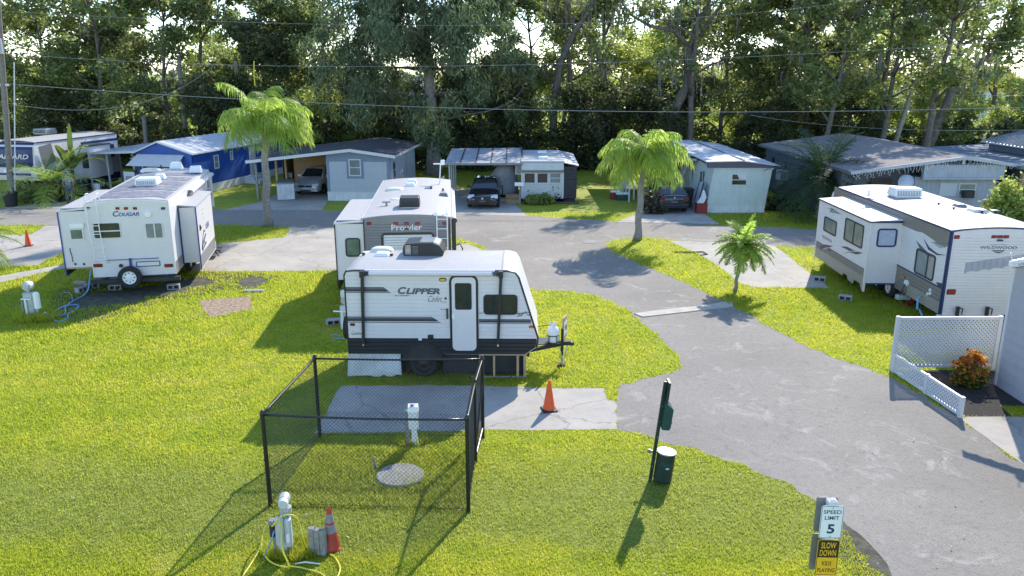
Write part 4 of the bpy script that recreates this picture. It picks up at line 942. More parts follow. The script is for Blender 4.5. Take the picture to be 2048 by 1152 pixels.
r = F.px(273, 534, 320, 521); mb = MB(); ring(mb, F, r, .03, .03, 0, .015, 'navy_paint'); F.rect(mb, (r[0]+.03, r[1]-.03, r[2]+.03, r[3]-.03), 0.001, .008, 'rv_white'); obj('cargo_hatch', mb, T)
for ua, ub in ((188, 204), (330, 345)): r = F.px(ua, 534, ub, 528); lamp(T, F, r, 'red_light', 'tail_light', .01)
c_ = F.hit(242, 531); mb = MB(); mb.cyl((c_[0], 0, c_[1]), (c_[0], -.06, c_[1]), .06, 'chassis'); obj('socket', mb, T)
mb = MB(); xa, xb = F.hit(186, 500)[0], F.hit(207, 500)[0]
for xx in (xa, xb): mb.tube([(xx, .35, z1+.06), (xx, .30, z1+.3), (xx, .0, z1+.32), (xx, -.12, z1+.15), (xx+.0, -.13, 2.2), (xx+.05, -.13, 1.25), (xx+.08, -.02, 1.1)], .016, 'white_plastic', 6)
for k in range(7): mb.cyl((xa+.008*k, -.13, 2.95-.28*k), (xb+.008*k, -.13, 2.95-.28*k), .013, 'white_plastic', n=6)
obj('ladder', mb, T)
mb = MB(); mb.box(-.08, W+.12, -.13, -.01, z0-.19, z0-.06, 'chassis'); obj('bumper', mb, T)
mb = MB()
for xx in (.25, W-.35): mb.box(xx, xx+.1, .0, LEN-3, z0-.14, z0, 'chassis')
mb.box(.3, W-.3, .2, 6, z0-.05, z0-.01, 'chassis'); mb.box(.4, .55, 8.2, 8.35, 0, 1.6, 'chassis'); mb.box(W-.55, W-.4, 8.2, 8.35, 0, 1.6, 'chassis'); obj('chassis', mb, T)
for yy in (3.0, 3.85): wheel(T, (.15, yy, .37), .37, .2, 0); wheel(T, (W-.15, yy, .37), .37, .2, 0, face=1)
# left slide-out (dinette box)
xs = F.hit(117, 470)[0]; S_Y = .25
mb = MB(); mb.box(xs, .02, S_Y, 4.6, .95, 2.83, 'rv_white'); S = obj('slide_out', mb, T)
mb = MB(); mb.hexa([(xs-.03, S_Y-.03, 2.83), (.0, S_Y-.03, 2.88), (.0, 4.64, 2.88), (xs-.03, 4.64, 2.83), (xs-.03, S_Y-.03, 2.865), (.0, S_Y-.03, 2.93), (.0, 4.64, 2.93), (xs-.03, 4.64, 2.865)], 'rv_white'); mb.box(xs+.06, -.05, S_Y+.05, 4.55, 2.90, 2.94, 'rv_roof'); obj('slide_roof', mb, S)
mb = MB(); mb.box(xs-.035, xs, S_Y-.03, S_Y+.03, .68, 2.83, 'navy_paint'); mb.box(xs-.03, xs+.02, S_Y, 4.6, .68, .95, 'chassis'); mb.box(xs, -.02, S_Y-.012, S_Y+.05, .90, .95, 'wood_raw'); obj('slide_trim', mb, S)
Fs = Face(fr, 'f', S_Y); r = Fs.px(137, 457, 170, 480); window(S, Fs, r, 'rv_white', 'glass_green', .05, .03)
mb = MB(); r = Fs.px(139, 447, 169, 455); Fs.rect(mb, r, 0, .05, 'white_plastic'); obj('shade_box', mb, S)
mb = MB()
for u_ in (151, 168): r = Fs.px(u_-1.5, 530, u_+1.5, 526); Fs.rect(mb, r, 0, .03, 'black_plastic')
pts = [Fs.p(*Fs.hit(u_, v_), .012) for u_, v_ in ((140, 496), (140.5, 502), (144, 512), (146, 524))]; mb.tube(pts, .012, 'black_plastic', 5); obj('cord', mb, S)
# right slide-out
y0s = fr.hit(354, 413, 0, W)[1]; q = fr.hit(390, 414.6, 1, y0s); xs = q[0]; zt = q[2]; zb_ = fr.hit(402, 524, 1, y0s)[2]
mb = MB(); mb.box(W-.02, xs, y0s, y0s+3.6, zb_, zt, 'rv_white'); S = obj('slide_out', mb, T)
mb = MB(); mb.hexa([(W, y0s-.03, zt+.06), (xs+.04, y0s-.03, zt), (xs+.04, y0s+3.63, zt), (W, y0s+3.63, zt+.06), (W, y0s-.03, zt+.10), (xs+.04, y0s-.03, zt+.04), (xs+.04, y0s+3.63, zt+.04), (W, y0s+3.63, zt+.10)], 'rv_roof'); obj('slide_roof', mb, S)
mb = MB(); mb.box(xs-.01, xs+.03, y0s-.04, y0s+.0, zb_-.25, zt, 'navy_paint'); mb.box(xs-.03, xs+.012, y0s-.02, y0s+3.6, zb_-.28, zb_+.02, 'rv_white'); mb.box(W-.0, W+.05, y0s-.03, y0s, zb_-.05, zt, 'decal_navy'); obj('slide_trim', mb, S)
mb = MB(); mb.box(xs-.0, xs+.014, y0s+.1, y0s+3.5, zb_-.24, zb_+.22, 'rv_grey'); obj('lower_band', mb, S)
Fr = Face(fr, 'r', xs)
r = Fr.px(411, 452, 422, 442); r = (r[0], r[1], (r[2]+r[3])/2-.10, (r[2]+r[3])/2+.10); text(S, 'COUGAR', Fr, (r[0], r[0]+.75, r[2], r[3]), 'navy_paint', off=.006, bold=.02, shear=.25)
mb = MB()
for k in range(3): a = y0s+1.25; Fr.rect(mb, (a, a+.35, 2.35-.16*k, 2.37-.16*k), .002, .006, 'hose_grey')
Fr.slab(mb, [(y0s+.45, 1.75), (y0s+.75, 1.80), (y0s+.5, 1.95)], .002, .03, 'chassis'); obj('vent_cover', mb, S)
mb = MB()   # running cat graphic
for seg, w_ in (([(.5, 1.05), (.75, 1.22), (1.1, 1.32), (1.5, 1.42)], .035), ([(.55, 1.12), (.9, 1.42), (1.25, 1.62), (1.5, 1.52)], .018), ([(.6, .98), (1.0, 1.08), (1.5, 1.12)], .028), ([(1.1, 1.3), (1.2, 1.15), (1.35, 1.08)], .02)):
    mb.tube([Fr.p(y0s+a, b, .002) for a, b in seg], w_, 'decal_navy', 4)
Fr.slab(mb, [(y0s+.55, 1.0), (y0s+1.1, 1.12), (y0s+1.5, 1.10), (y0s+1.1, 1.02)], .004, .004, 'navy_paint')
obj('cat_emblem', mb, S)
# right wall: palm graphic, swoosh, window, awning
mb = MB(); cy = 5.6
for k in range(9):
    a = R(-10+25*k); L_ = .42; pts = [(cy+L_*t*math.cos(a), 2.25+L_*t*math.sin(a)-.35*t*t*L_*1.3) for t in (0, .35, .7, 1)]
    mb.tube([FR_.p(p, q_, .004) for p, q_ in pts], [.035, .05, .04, .012], 'decal_navy', 4)
mb.tube([FR_.p(cy, 2.25, .004), FR_.p(cy+.05, 1.8, .004), FR_.p(cy, 1.55, .004)], .04, 'decal_navy', 4)
FR_.slab(mb, [(cy-.4, 1.35), (cy, 1.28), (cy+.5, 1.42), (cy+.1, 1.48)], .003, .004, 'navy_paint'); obj('palm_graphic', mb, T)
mb = MB(); FR_.slab(mb, [(6.3, 1.6), (6.9, 1.75), (7.8, 1.85), (8.9, 2.25), (9.2, 2.3), (8.9, 2.1), (8.0, 1.62), (7.0, 1.55)], .003, .005, 'navy_paint'); FR_.slab(mb, [(6.2, 1.95), (7.6, 2.25), (8.9, 2.55), (7.4, 2.32)], .003, .005, 'decal_navy'); obj('swoosh', mb, T)
window(T, FR_, (7.9, 8.5, 2.05, 2.8), 'rv_white', 'glass', .03, .05, hm=(.45,))
mb = MB(); FR_.rect(mb, (.05, y0s-.1, z0+.0, z0+.42), .002, .006, 'rv_grey'); FR_.rect(mb, (y0s+3.65, NK-.35, z0+.0, z0+.35), .002, .006, 'rv_grey'); obj('lower_band', mb, T)
mb = MB(); mb.cyl((W+.12, 3.6, z1-.22), (W+.12, 8.9, z1-.2), .07, 'rv_white', n=12); mb.box(W, W+.10, 3.6, 8.9, z1-.16, z1-.12, 'rv_white'); obj('awning_roller', mb, T, smooth=True, angle=40)
mb = MB(); mb.box(W+.02, W+.1, 8.75, 8.82, 1.5, z1-.2, 'rv_white'); obj('awning_arm', mb, T)
mb = MB(); rr = random.Random(4)
for k in range(14): a = rr.uniform(3.3, 3.75); mb.poly([(W+.02+rr.uniform(0, .12), a, z1-.12-rr.uniform(0, .1)), (W+.1+rr.uniform(0, .1), a+.1, z1-.15), (W+.05+rr.uniform(0, .1), a+.12, z1-.4-rr.uniform(0, .15)), (W+.0+rr.uniform(0, .1), a-.05, z1-.3)], 'hose_grey')
obj('torn_fabric', mb, T, fix=False)
mb = MB()
for yy, zz, xx in ((5.0, .5, .35), (5.0, .28, .6)): mb.box(W+xx-.2, W+xx+.12, yy, yy+.7, zz, zz+.04, 'chassis')
mb.tube([(W+.1, 5.05, .6), (W+.5, 5.05, .3), (W+.65, 5.05, .05)], .02, 'chassis', 5); mb.tube([(W+.1, 5.65, .6), (W+.5, 5.65, .3), (W+.65, 5.65, .05)], .02, 'chassis', 5); obj('entry_step', mb, T)
# roof items
x_, y_ = on_roof(fr, 292, 374, z1+.1); ac_unit(T, x_, y_+.45, z1+.10, .78, .85, .30, 'white_plastic', 'grey_plastic', bevel=.12)
x_, y_ = on_roof(fr, 325, 358, z1+.1); vent(T, x_-.1, y_+.1, z1+.09, .42, .20)
x_, y_ = on_roof(fr, 353, 337, z1+.1); vent(T, x_, y_, z1+.09, .50, .28)
x_, y_ = on_roof(fr, 392, 344, z1+.1); vent(T, x_, y_, z1+.09, .50, .26)
x_, y_ = on_roof(fr, 302, 342, z1+.1); dome(T, x_, y_, z1+.09, .42, .3, .14, 'cream_plastic')
x_, y_ = on_roof(fr, 327, 337, z1+.1); mb = MB(); mb.tube([(x_, y_, z1+.1), (x_-.12, y_, z1+.25), (x_-.05, y_, z1+.12)], .03, 'decal_navy'); obj('antenna', mb, T)

# ------------------------------------------------ beige trimmed trailer on the right
q = G(1904, 461, 2.92); fr = Frame(q[0], q[1], R(-1.4)); T = thing('travel_trailer', 'white ribbed travel trailer with taupe bands and big slide-out, behind the white lattice', 'travel trailer', fr.loc, fr.rz)
F = Face(fr, 'f', 0.0); FL = Face(fr, 'l', 0.0); W = 2.7; LEN = 8.9; z0, z1 = F.hit(1878, 630)[1]+.02, 2.92
zb_ = fr.hit(1880, 573, 0, 0)[2]
nose = [(LEN, z0), (LEN+.25, z0+.3), (LEN+.55, 1.4), (LEN+.52, 2.1), (LEN+.28, 2.6), (LEN-.1, 2.85), (LEN-.5, z1)]
mb = MB(); mb.prism([(0.0, z0)] + nose + [(0.0, z1)], 0, 0.02, W, 'rv_white'); obj('body', mb, T)
mb = MB(); roof_mesh(mb, W, -.01, LEN-.35, z1+.012, .10, 'rv_roof', 'decal_navy', x0=0); mb.prism(arch(W, z1, .105) + list(reversed([(p[0], p[1]-.03) for p in arch(W, z1, .105)])), 1, -.035, -.0, 'decal_navy'); obj('roof', mb, T)
mb = MB(); siding(mb, F, .04, W, z0, z1-.03, .088, .012, 'rv_white', groove=.18); mb.prism(arch(W-.06, z1-.04, .10, x0=.03) + [(W-.03, z1-.15), (.03, z1-.15)], 1, -.012, -.002, 'rv_white'); obj('rear_wall', mb, T)
def ny(z):
    for (ya, za), (yb, zc) in zip(nose, nose[1:]):
        if za <= z <= zc: return ya+(yb-ya)*(z-za)/(zc-za)
    return nose[-1][0]
mb = MB(); siding(mb, FL, -LEN, 0, zb_, z1-.02, .092, .010, 'rv_white', amin=lambda z: -ny(z), amax=lambda z: 0.0, groove=.16); obj('side_wall', mb, T)
mb = MB(); siding(mb, FL, -LEN, 0, z0, zb_-.04, .12, .012, 'rv_taupe', amin=lambda z: -ny(z), amax=lambda z: 0.0, groove=.4)
FL.rect(mb, (-2.1, -.05, z0-.0, z0+.36), .016, .006, 'rv_taupe_light'); FL.rect(mb, (-LEN, 0, zb_-.04, zb_+.0), 0, .022, 'decal_navy'); obj('lower_cladding', mb, T)
mb = MB(); FL.slab(mb, [(-LEN-.1, z1-.03), (-.02, z1-.03), (-.02, z1-.42), (-.25, z1-.55), (-1.6, z1-.38), (-2.0, z1-.42), (-LEN-.1, z1-.42)], .012, .004, 'rv_taupe'); FL.slab(mb, [(-1.05, z1-.54), (-.25, z1-.52), (-.02, z1-.40), (-.45, z1-.62)], .0165, .003, 'decal_light')
FL.slab(mb, [(-1.95, 2.22), (-1.45, 2.10), (-.9, 1.96), (-.75, 1.94), (-1.2, 1.93), (-1.65, 2.03)], .0165, .003, 'decal_grey'); FL.slab(mb, [(-1.5, 2.38), (-1.1, 2.2), (-.6, 2.12), (-.08, 2.18), (-.6, 2.07), (-1.15, 2.12)], .0165, .003, 'decal_navy')
FL.slab(mb, [(-.42, 1.30), (-.03, 1.36), (-.03, 1.22), (-.3, 1.22)], .0165, .003, 'decal_dark'); obj('side_decals', mb, T)
mb = MB(); FL.rect(mb, (-.05, 0.0, z0, z1), 0, .03, 'decal_navy'); F.rect(mb, (0, .05, z0, z1-.03), 0, .03, 'decal_navy'); obj('corner_trim', mb, T)
def fl(u, v): return FL.hit(u, v)
a = fl(1834, 507); b = fl(1868, 553); window(T, FL, (a[0], b[0], (a[1]+b[1])/2-.38, (a[1]+b[1])/2+.40), 'rv_black', 'glass_pale', .05, .11, vm=(.62,), off=.012)
# rear wall details
for u_ in (1913.5, 1988, 2000, 2012): r = F.px(u_-4.5, 471, u_+4.5, 475.5); r = (r[0], r[1], r[2]-.02, r[3]) if u_ < 1950 else r; lamp(T, F, r, 'red_light', 'marker_light', .02)
r = F.px(1993, 482, 2005, 478.5); mb = MB(); F.slab(mb, rrect(r, .03), .016, .035, 'decal_navy'); obj('camera_housing', mb, T)
text(T, 'WILDWOOD', F, F.px(1959, 498, 2034, 492), 'decal_grey', off=.016, bold=.02, spacing=1.05); text(T, 'FOREST RIVER', F, F.px(1979, 491, 2014, 488.2), 'decal_light', off=.016, shear=.2)
mb = MB(); F.slab(mb, F.pts((1982, 500), (2010, 500), (2003, 504.5), (1996, 506.5), (1989, 504.5)), .014, .003, 'decal_grey'); F.slab(mb, F.pts((1985, 501.5), (2007, 501.5), (2001, 503.3), (1991, 503.3)), .0175, .002, 'decal_light'); obj('badge', mb, T)
lamp(T, F, F.px(1893, 588, 1911, 579), 'red_light', 'tail_light', .03)
mb = MB(); mb.box(-.1, 1.75, -.10, .0, z0-.04, z0-.0, 'rv_white'); mb.box(.05, W, -.06, .02, z0-.16, z0-.045, 'decal_navy'); obj('bumper', mb, T)
for u_ in (1912, 1971): x_ = F.hit(u_, 620)[0]; mb = MB(); mb.box(x_-.04, x_+.04, -.12, -.05, z0-.06, z0+.26, 'black_plastic'); mb.tube([(x_+.0, -.09, z0+.24), (x_+.14, -.09, z0+.2), (x_+.13, -.09, z0+.03)], .018, 'black_plastic', 5); obj('bracket', mb, T)
# slide-out on its left
y0s = fr.hit(1808, 430, 0, 0)[1]; q = fr.hit(1743, 444, 1, y0s); xs, zt = q[0], q[2]; zc = fr.hit(1722, 566, 1, y0s)[2]; y1s = fr.hit(1641, 401, 0, xs)[1]
mb = MB(); mb.box(xs, 0.0, y0s, y1s, zc, zt, 'rv_white'); S = obj('slide_out', mb, T)
mb = MB(); mb.hexa([(xs-.04, y0s-.04, zt), (.0, y0s-.04, zt+.05), (0, y1s+.04, zt+.05), (xs-.04, y1s+.04, zt), (xs-.04, y0s-.04, zt+.03), (0, y0s-.04, zt+.10), (0, y1s+.04, zt+.10), (xs-.04, y1s+.04, zt+.03)], 'rv_white'); mb.box(xs-.05, 0, y0s-.06, y0s-.03, zt-.02, zt+.035, 'decal_navy'); mb.box(xs-.07, xs-.04, y0s-.06, y1s+.04, zt-.02, zt+.035, 'fascia_purple'); obj('slide_roof', mb, S)
FS = Face(fr, 'l', xs); zm = fr.hit(1730, 538, 0, xs)[2]
mb = MB(); siding(mb, FS, -y1s, -y0s-.06, zm, zt-.02, .088, .010, 'rv_white', groove=.16); obj('slide_wall', mb, S)
# lower taupe skirt with a notch for the wheels
zlo = zc-.22; out = [(-y1s+.02, zm), (-y1s+.02, zlo+.05), (-y0s-1.9, zlo), (-y0s-1.75, zlo+.12), (-y0s-1.45, zlo+.10), (-y0s-1.35, zlo-.02), (-y0s-.9, zlo-.04), (-y0s-.82, zlo+.12), (-y0s-.35, zlo+.12), (-y0s-.2, zlo-.04), (-y0s-.02, zlo-.06), (-y0s-.02, zm)]
mb = MB(); FS.slab(mb, out, -.02, .022, 'rv_taupe_light'); siding(mb, FS, -y1s+.02, -y0s-.04, zm-.27, zm-.01, .085, .012, 'rv_taupe', groove=.4); obj('slide_skirt', mb, S)
mb = MB(); mb.box(xs-.03, xs+.03, y0s-.02, y0s+.05, zlo-.06, zt, 'rv_white'); mb.box(xs-.03, xs+.0, y1s-.05, y1s, zlo, zt, 'rv_white'); mb.box(xs+.02, -.02, y0s-.01, y0s+.0, zc-.05, zc+.0, 'decal_navy'); obj('slide_trim', mb, S)
def fs(u, v): return FS.hit(u, v)
for u0, v0, u1, v1, vm in ((1649, 431, 1674, 474, ()), (1690, 436, 1728, 496, (.5,))):
    a = fs(u0, (v0+v1)/2-3); b = fs(u1, (v0+v1)/2+3); c_ = fs((u0+u1)/2, v0+6)[1]; d_ = fs((u0+u1)/2, v1-6)[1]
    window(S, FS, (a[0], b[0], d_, c_), 'rv_black', 'glass_green', .04, .08, vm=vm, off=.012)
Fq = Face(fr, 'f', y0s); window(S, Fq, Fq.px(1756, 457, 1791, 494), 'decal_navy', 'curtain', .05, .1)
a = fs(1645, 472); b = fs(1664, 484); text(S, 'WILDWOOD', FS, (a[0], b[0], (a[1]+b[1])/2-.05, (a[1]+b[1])/2+.06), 'decal_grey', off=.014, bold=.02)
mb = MB()
for pts in (((1640, 492), (1650, 489), (1668, 492), (1652, 496), (1642, 502)), ((1682, 493), (1694, 493), (1712, 502), (1704, 504), (1692, 498)), ((1700, 505), (1716, 503), (1727, 506), (1714, 509)), ((1655, 498), (1664, 499), (1660, 503))):
    FS.slab(mb, FS.pts(*pts), .0125, .003, 'decal_dark')
for pts in (((1642, 500), (1652, 495), (1664, 494), (1652, 498)), ((1686, 508), (1700, 502), (1712, 500), (1700, 505))): FS.slab(mb, FS.pts(*pts), .016, .003, 'decal_light')
FS.slab(mb, FS.pts((1652, 416), (1664, 416), (1668, 420), (1660, 424), (1672, 423), (1684, 429), (1664, 419)), .0125, .003, 'decal_light')
obj('side_decals', mb, S)
for pts in ():
    pass
FNn = Face(fr, 'l', 0.0); mb = MB()
for dz, s_ in ((2.2, 'decal_dark'), (1.75, 'decal_navy'), (1.3, 'decal_dark')):
    mb.hexa([(-.012, LEN+.05, dz), (-.012, LEN+.40, dz+.1), (.5, LEN+.585, dz+.1), (.5, LEN+.575, dz), (-.012, LEN+.05, dz+.05), (-.012, LEN+.40, dz+.16), (.5, LEN+.59, dz+.14), (.5, LEN+.58, dz+.05)], s_)
obj('nose_stripes', mb, T)
for yy in (fr.hit(1774, 585, 0, -.06)[1], fr.hit(1774, 585, 0, -.06)[1]+.95):
    wheel(T, (.04, yy, .36), .36, .2, 0, holes=8); wheel(T, (W-.12, yy, .36), .36, .2, 0, face=1)
mb = MB()
for xx in (.3, W-.4): mb.box(xx, xx+.1, .1, LEN, z0-.14, z0, 'chassis')
mb.box(.0, W, .3, LEN-.2, z0-.03, z0+.005, 'chassis'); mb.box(W/2-.08, W/2+.08, LEN, LEN+1.4, z0-.1, z0+.02, 'chassis'); mb.box(.5, .62, .5, .62, 0, z0, 'chassis'); mb.box(W-.62, W-.5, .5, .62, 0, z0, 'chassis'); mb.box(W/2-.06, W/2+.06, LEN+1.1, LEN+1.2, 0, z0, 'chassis'); obj('chassis', mb, T)
x_, y_ = on_roof(fr, 1819, 397, z1+.1); ac_unit(T, x_, y_+.42, z1+.10, .95, .75, .33, 'white_plastic', 'grey_plastic', bevel=.10)
x_, y_ = on_roof(fr, 1737, 391, z1+.1); mb = MB(); mb.cyl((x_, y_, z1+.08), (x_, y_, z1+.12), .11, 'white_plastic'); mb.cyl((x_, y_, z1+.1), (x_, y_, z1+.25), .06, 'white_plastic', .04); mb.prism([(x_-.28, z1+.29), (x_, z1+.25), (x_+.28, z1+.30), (x_, z1+.28)], 1, y_-.08, y_+.08, 'white_plastic'); obj('antenna', mb, T)
for u_, v_ in ((1877, 410), (1907, 419), (1964, 426)): x_, y_ = on_roof(fr, u_, v_, z1+.1); pipe_vent(T, x_, y_, z1+.09)
x_, y_ = on_roof(fr, 1919, 413, z1+.1); vent(T, x_, y_, z1+.09, .36, .10, 'rv_grey'); x_, y_ = on_roof(fr, 1955, 423, z1+.1); vent(T, x_, y_, z1+.09, .5, .10, 'cream_plastic')
x_, y_ = on_roof(fr, 1990, 424, z1+.05); vent(T, x_, y_, z1+.07, .25, .05, 'decal_navy')
c_ = fl(1816, 566); mb = MB(); FL.slab(mb, rrect((c_[0]-.11, c_[0]+.11, c_[1]-.10, c_[1]+.10), .1), .02, .06, 'white_plastic'); obj('cable_hatch', mb, T)
c2 = fl(1808, 554); lamp(T, FL, (c2[0]-.08, c2[0]+.08, c2[1]-.03, c2[1]+.03), 'amber_light', 'marker_light')
mb = MB()
for u_, v_ in ((1863, 580), (1858, 588), (1863, 587)): c_ = fl(u_, v_); FL.slab(mb, rrect((c_[0]-.05, c_[0]+.05, c_[1]-.05, c_[1]+.05), .05), .02, .04, 'white_plastic')
obj('water_inlet', mb, T)
def world(fr, p): q = rotv((p[0], p[1]), fr.rz); return (fr.x+q[0], fr.y+q[1], p[2])
c_ = fl(1847, 592); p0 = world(fr, FL.p(c_[0], c_[1], .08)); g = G(1853, 645)
mb = MB(); mb.tube([p0, (p0[0]-.1, p0[1]-.03, p0[2]-.08), (p0[0]-.16, p0[1]-.2, p0[2]-.35), (g[0]-.02, g[1]+.5, .3), (g[0], g[1]+.2, .05), (g[0]+.1, g[1]-.1, .02)], .028, 'hose_blue', 8); tag(obj('water_hose', mb), 'pale blue water hose dropping from the right trailer behind the lattice', 'hose')
c_ = fl(1816, 568); p0 = world(fr, FL.p(c_[0], c_[1], .08)); g = G(1808, 605)
mb = MB(); mb.tube([p0, (p0[0]-.12, p0[1], p0[2]-.25), (g[0]+.05, g[1]+.1, .45), (g[0], g[1], .2)], .022, 'black_plastic', 6); tag(obj('power_cable', mb), 'black power cable hanging from the right trailer', 'cable')
PB = thing('power_adapter', 'grey power box propped on thin legs beside the wheels of the right trailer', 'power box', (g[0], g[1], 0))
mb = MB(); mb.cbox(-.28, .24, -.1, .1, .12, .27, 'galv_pale'); obj('box_body', mb, PB)
for a, b in ((-.15, -.05), (.1, -.05), (0, .1)): mb = MB(); mb.tube([(a*1.2, b, .02), (0.0, 0, .62)], .010, 'hose_grey', 5); obj('leg', mb, PB)
mb = MB(); g = G(1828, 612); mb.tube([(g[0]-.3, g[1]-.1, .06), (g[0]-.1, g[1]+.05, .1), (g[0]+.1, g[1]+.2, .3), (g[0]+.15, g[1]+.5, .5)], .06, 'paint_red', 8); tag(obj('drain_hose', mb), 'reddish brown drain hose under the right trailer', 'hose')

def cinder(x, y, z, rz, label, L_=.40, group=None):
    T = thing('concrete_block', label, 'concrete block', (x, y, z), rz, group); m = MB(); h = .19; d = .19; t = .035
    # holes run along y
    m.box(-L_/2, L_/2, 0, d, 0, t, 'cinder'); m.box(-L_/2, L_/2, 0, d, h-t, h, 'cinder')
    for a in (-L_/2, -t/2, L_/2-t): m.box(a, a+t, 0, d, t, h-t, 'cinder')
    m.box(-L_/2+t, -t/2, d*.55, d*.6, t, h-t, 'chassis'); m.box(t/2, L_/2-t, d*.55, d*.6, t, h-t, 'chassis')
    obj('block', m, T); return T
for (u, v, rz, lb) in ((230, 581, 12, 'concrete block under the bumper left of the spare wheel of the white fifth wheel'), (347, 580, 12, 'concrete block under the right end of the rear bumper of the white fifth wheel'), (186, 578, 40, 'tilted concrete block under the left rear corner of the white fifth wheel'), (168, 585, 70, 'broken concrete lump beside the left rear corner of the white fifth wheel'), (1640, 562, 150, 'concrete block on the edge of the right concrete pad'), (1691, 600, 150, 'concrete block lying in the shaded grass near the wheels of the right trailer'), (668, 652, 20, 'pale concrete block in the grass by the meters behind the black and white trailer')):
    x, y = G(u, v); cinder(x, y, 0, R(rz), lb)
x, y = G(173, 572); mb = MB(); mb.tube([(x-.5, y+.2, .06), (x, y, .1), (x+.9, y+.5, .12)], .09, 'wood_grey', 6); tag(obj('log', mb), 'grey log lying under the slide-out of the white fifth wheel', 'log')
x, y = G(508, 583); mb = MB(); mb.cbox(-.35, .35, -.1, .1, 0, .06, 'concrete'); tag(obj('paver', mb, loc=(x, y, 0)), 'narrow pale paver lying in the lawn above the gravel patch', 'paver')

# ------------------------------------------------ far left trailer with dark nose
q = G(74, 284, 3.35); fr = Frame(q[0]-2.9, q[1]+.1, R(-10)); T = thing('fifth_wheel_trailer', 'white and navy trailer with a dark lettered nose behind the utility pole', 'travel trailer', fr.loc, fr.rz)
F = Face(fr, 'f', 0.0); W = 3.0; LEN = 7.2; z1 = 3.35
mb = MB(); mb.prism([(-.1, 1.45), (0, 1.2), (1.9, .9), (2.3, .45), (LEN, .45), (LEN, z1), (.25, z1), (0, z1-.2), (-.15, 2.2)], 0, 0, W, 'rv_white'); obj('body', mb, T)
mb = MB(); roof_mesh(mb, W, .1, LEN, z1+.01, .1, 'rv_roof', 'decal_navy'); obj('roof', mb, T)
mb = MB(); mb.prism([(-.12, 2.95), (-.20, 2.2), (-.17, 1.95), (-.14, 1.95), (-.08, 2.95), (.20, z1-.02), (.16, z1-.02)], 0, .12, W-.12, 'decal_navy'); mb.box(.3, W-.4, -.16, -.13, 1.5, 1.62, 'decal_navy'); obj('nose_cap', mb, T)
Fn = Face(fr, 'f', -.21); r = (.35, 2.72, 2.43, 2.70); text(T, 'MALLARD', Fn, r, 'rv_white', off=.012, bold=.03, shear=.3)
FRr = Face(fr, 'r', W); mb = MB(); FRr.slab(mb, [(.3, 3.1), (1.3, 3.2), (1.5, 2.2), (.6, 1.9), (.4, 2.3)], .002, .01, 'rv_grey'); FRr.rect(mb, (3.8, LEN, 2.9, 3.05), .002, .02, 'decal_navy'); FRr.slab(mb, [(.1, 1.3), (1.2, 1.5), (2.6, 1.8), (1.4, 1.35)], .002, .012, 'navy_paint'); FRr.rect(mb, (2.4, LEN-.1, .5, .9), .002, .01, 'decal_navy'); obj('side_decals', mb, T)
for a in (2.2, 5.9): window(T, FRr, (a, a+.9, 1.9, 2.7), 'rv_black', 'glass', .05, .1)
mb = MB(); mb.box(W, W+.6, 3.6, 5.6, .9, 2.8, 'rv_white'); S = obj('slide_out', mb, T); mb = MB(); mb.box(W, W+.66, 3.55, 5.65, 2.8, 2.86, 'rv_black'); obj('slide_roof', mb, S); window(S, Face(fr, 'f', 3.6), (W+.1, W+.5, 1.5, 2.4), 'rv_black', 'glass', .05, .08)
x_, y_ = on_roof(fr, 84, 268, z1+.1); ac_unit(T, min(x_, W-.6), y_+.3, z1+.09, .95, 1.0, .34, 'grey_plastic', 'black_plastic')
for yy in (4.4, 5.3): wheel(T, (.12, yy, .38), .38, .2, 0); wheel(T, (W-.12, yy, .38), .38, .2, 0, face=1)
mb = MB(); mb.box(.5, .65, 1.2, 1.35, 0, 1.2, 'chassis'); mb.box(W-.65, W-.5, 1.2, 1.35, 0, 1.2, 'chassis'); mb.box(.2, W-.2, 2.4, LEN-.1, .3, .46, 'chassis'); obj('landing_gear', mb, T)

# ================================================================== homes
def gable(mb, x0, x1, xr, y0, y1, ze0, zr, ze1, th, m, trim=None):
    """two slopes, ridge along y at xr"""
    for a, za, b, zb in ((x0, ze0, xr, zr), (xr, zr, x1, ze1)):
        mb.hexa([(a, y0, za-th), (b, y0, zb-th), (b, y1, zb-th), (a, y1, za-th), (a, y0, za), (b, y0, zb), (b, y1, zb), (a, y1, za)], m)
def ribs(mb, a, b, y0, y1, n, h, wdt, m, alongy=True):
    """standing ribs running from eave a to ridge b at regular y"""
    for i in range(n+1):
        y = y0 + (y1-y0)*i/n
        mb.hexa([(a[0], y-wdt, a[1]), (b[0], y-wdt, b[1]), (b[0], y+wdt, b[1]), (a[0], y+wdt, a[1]), (a[0], y-wdt*.5, a[1]+h), (b[0], y-wdt*.5, b[1]+h), (b[0], y+wdt*.5, b[1]+h), (a[0], y+wdt*.5, a[1]+h)], m)
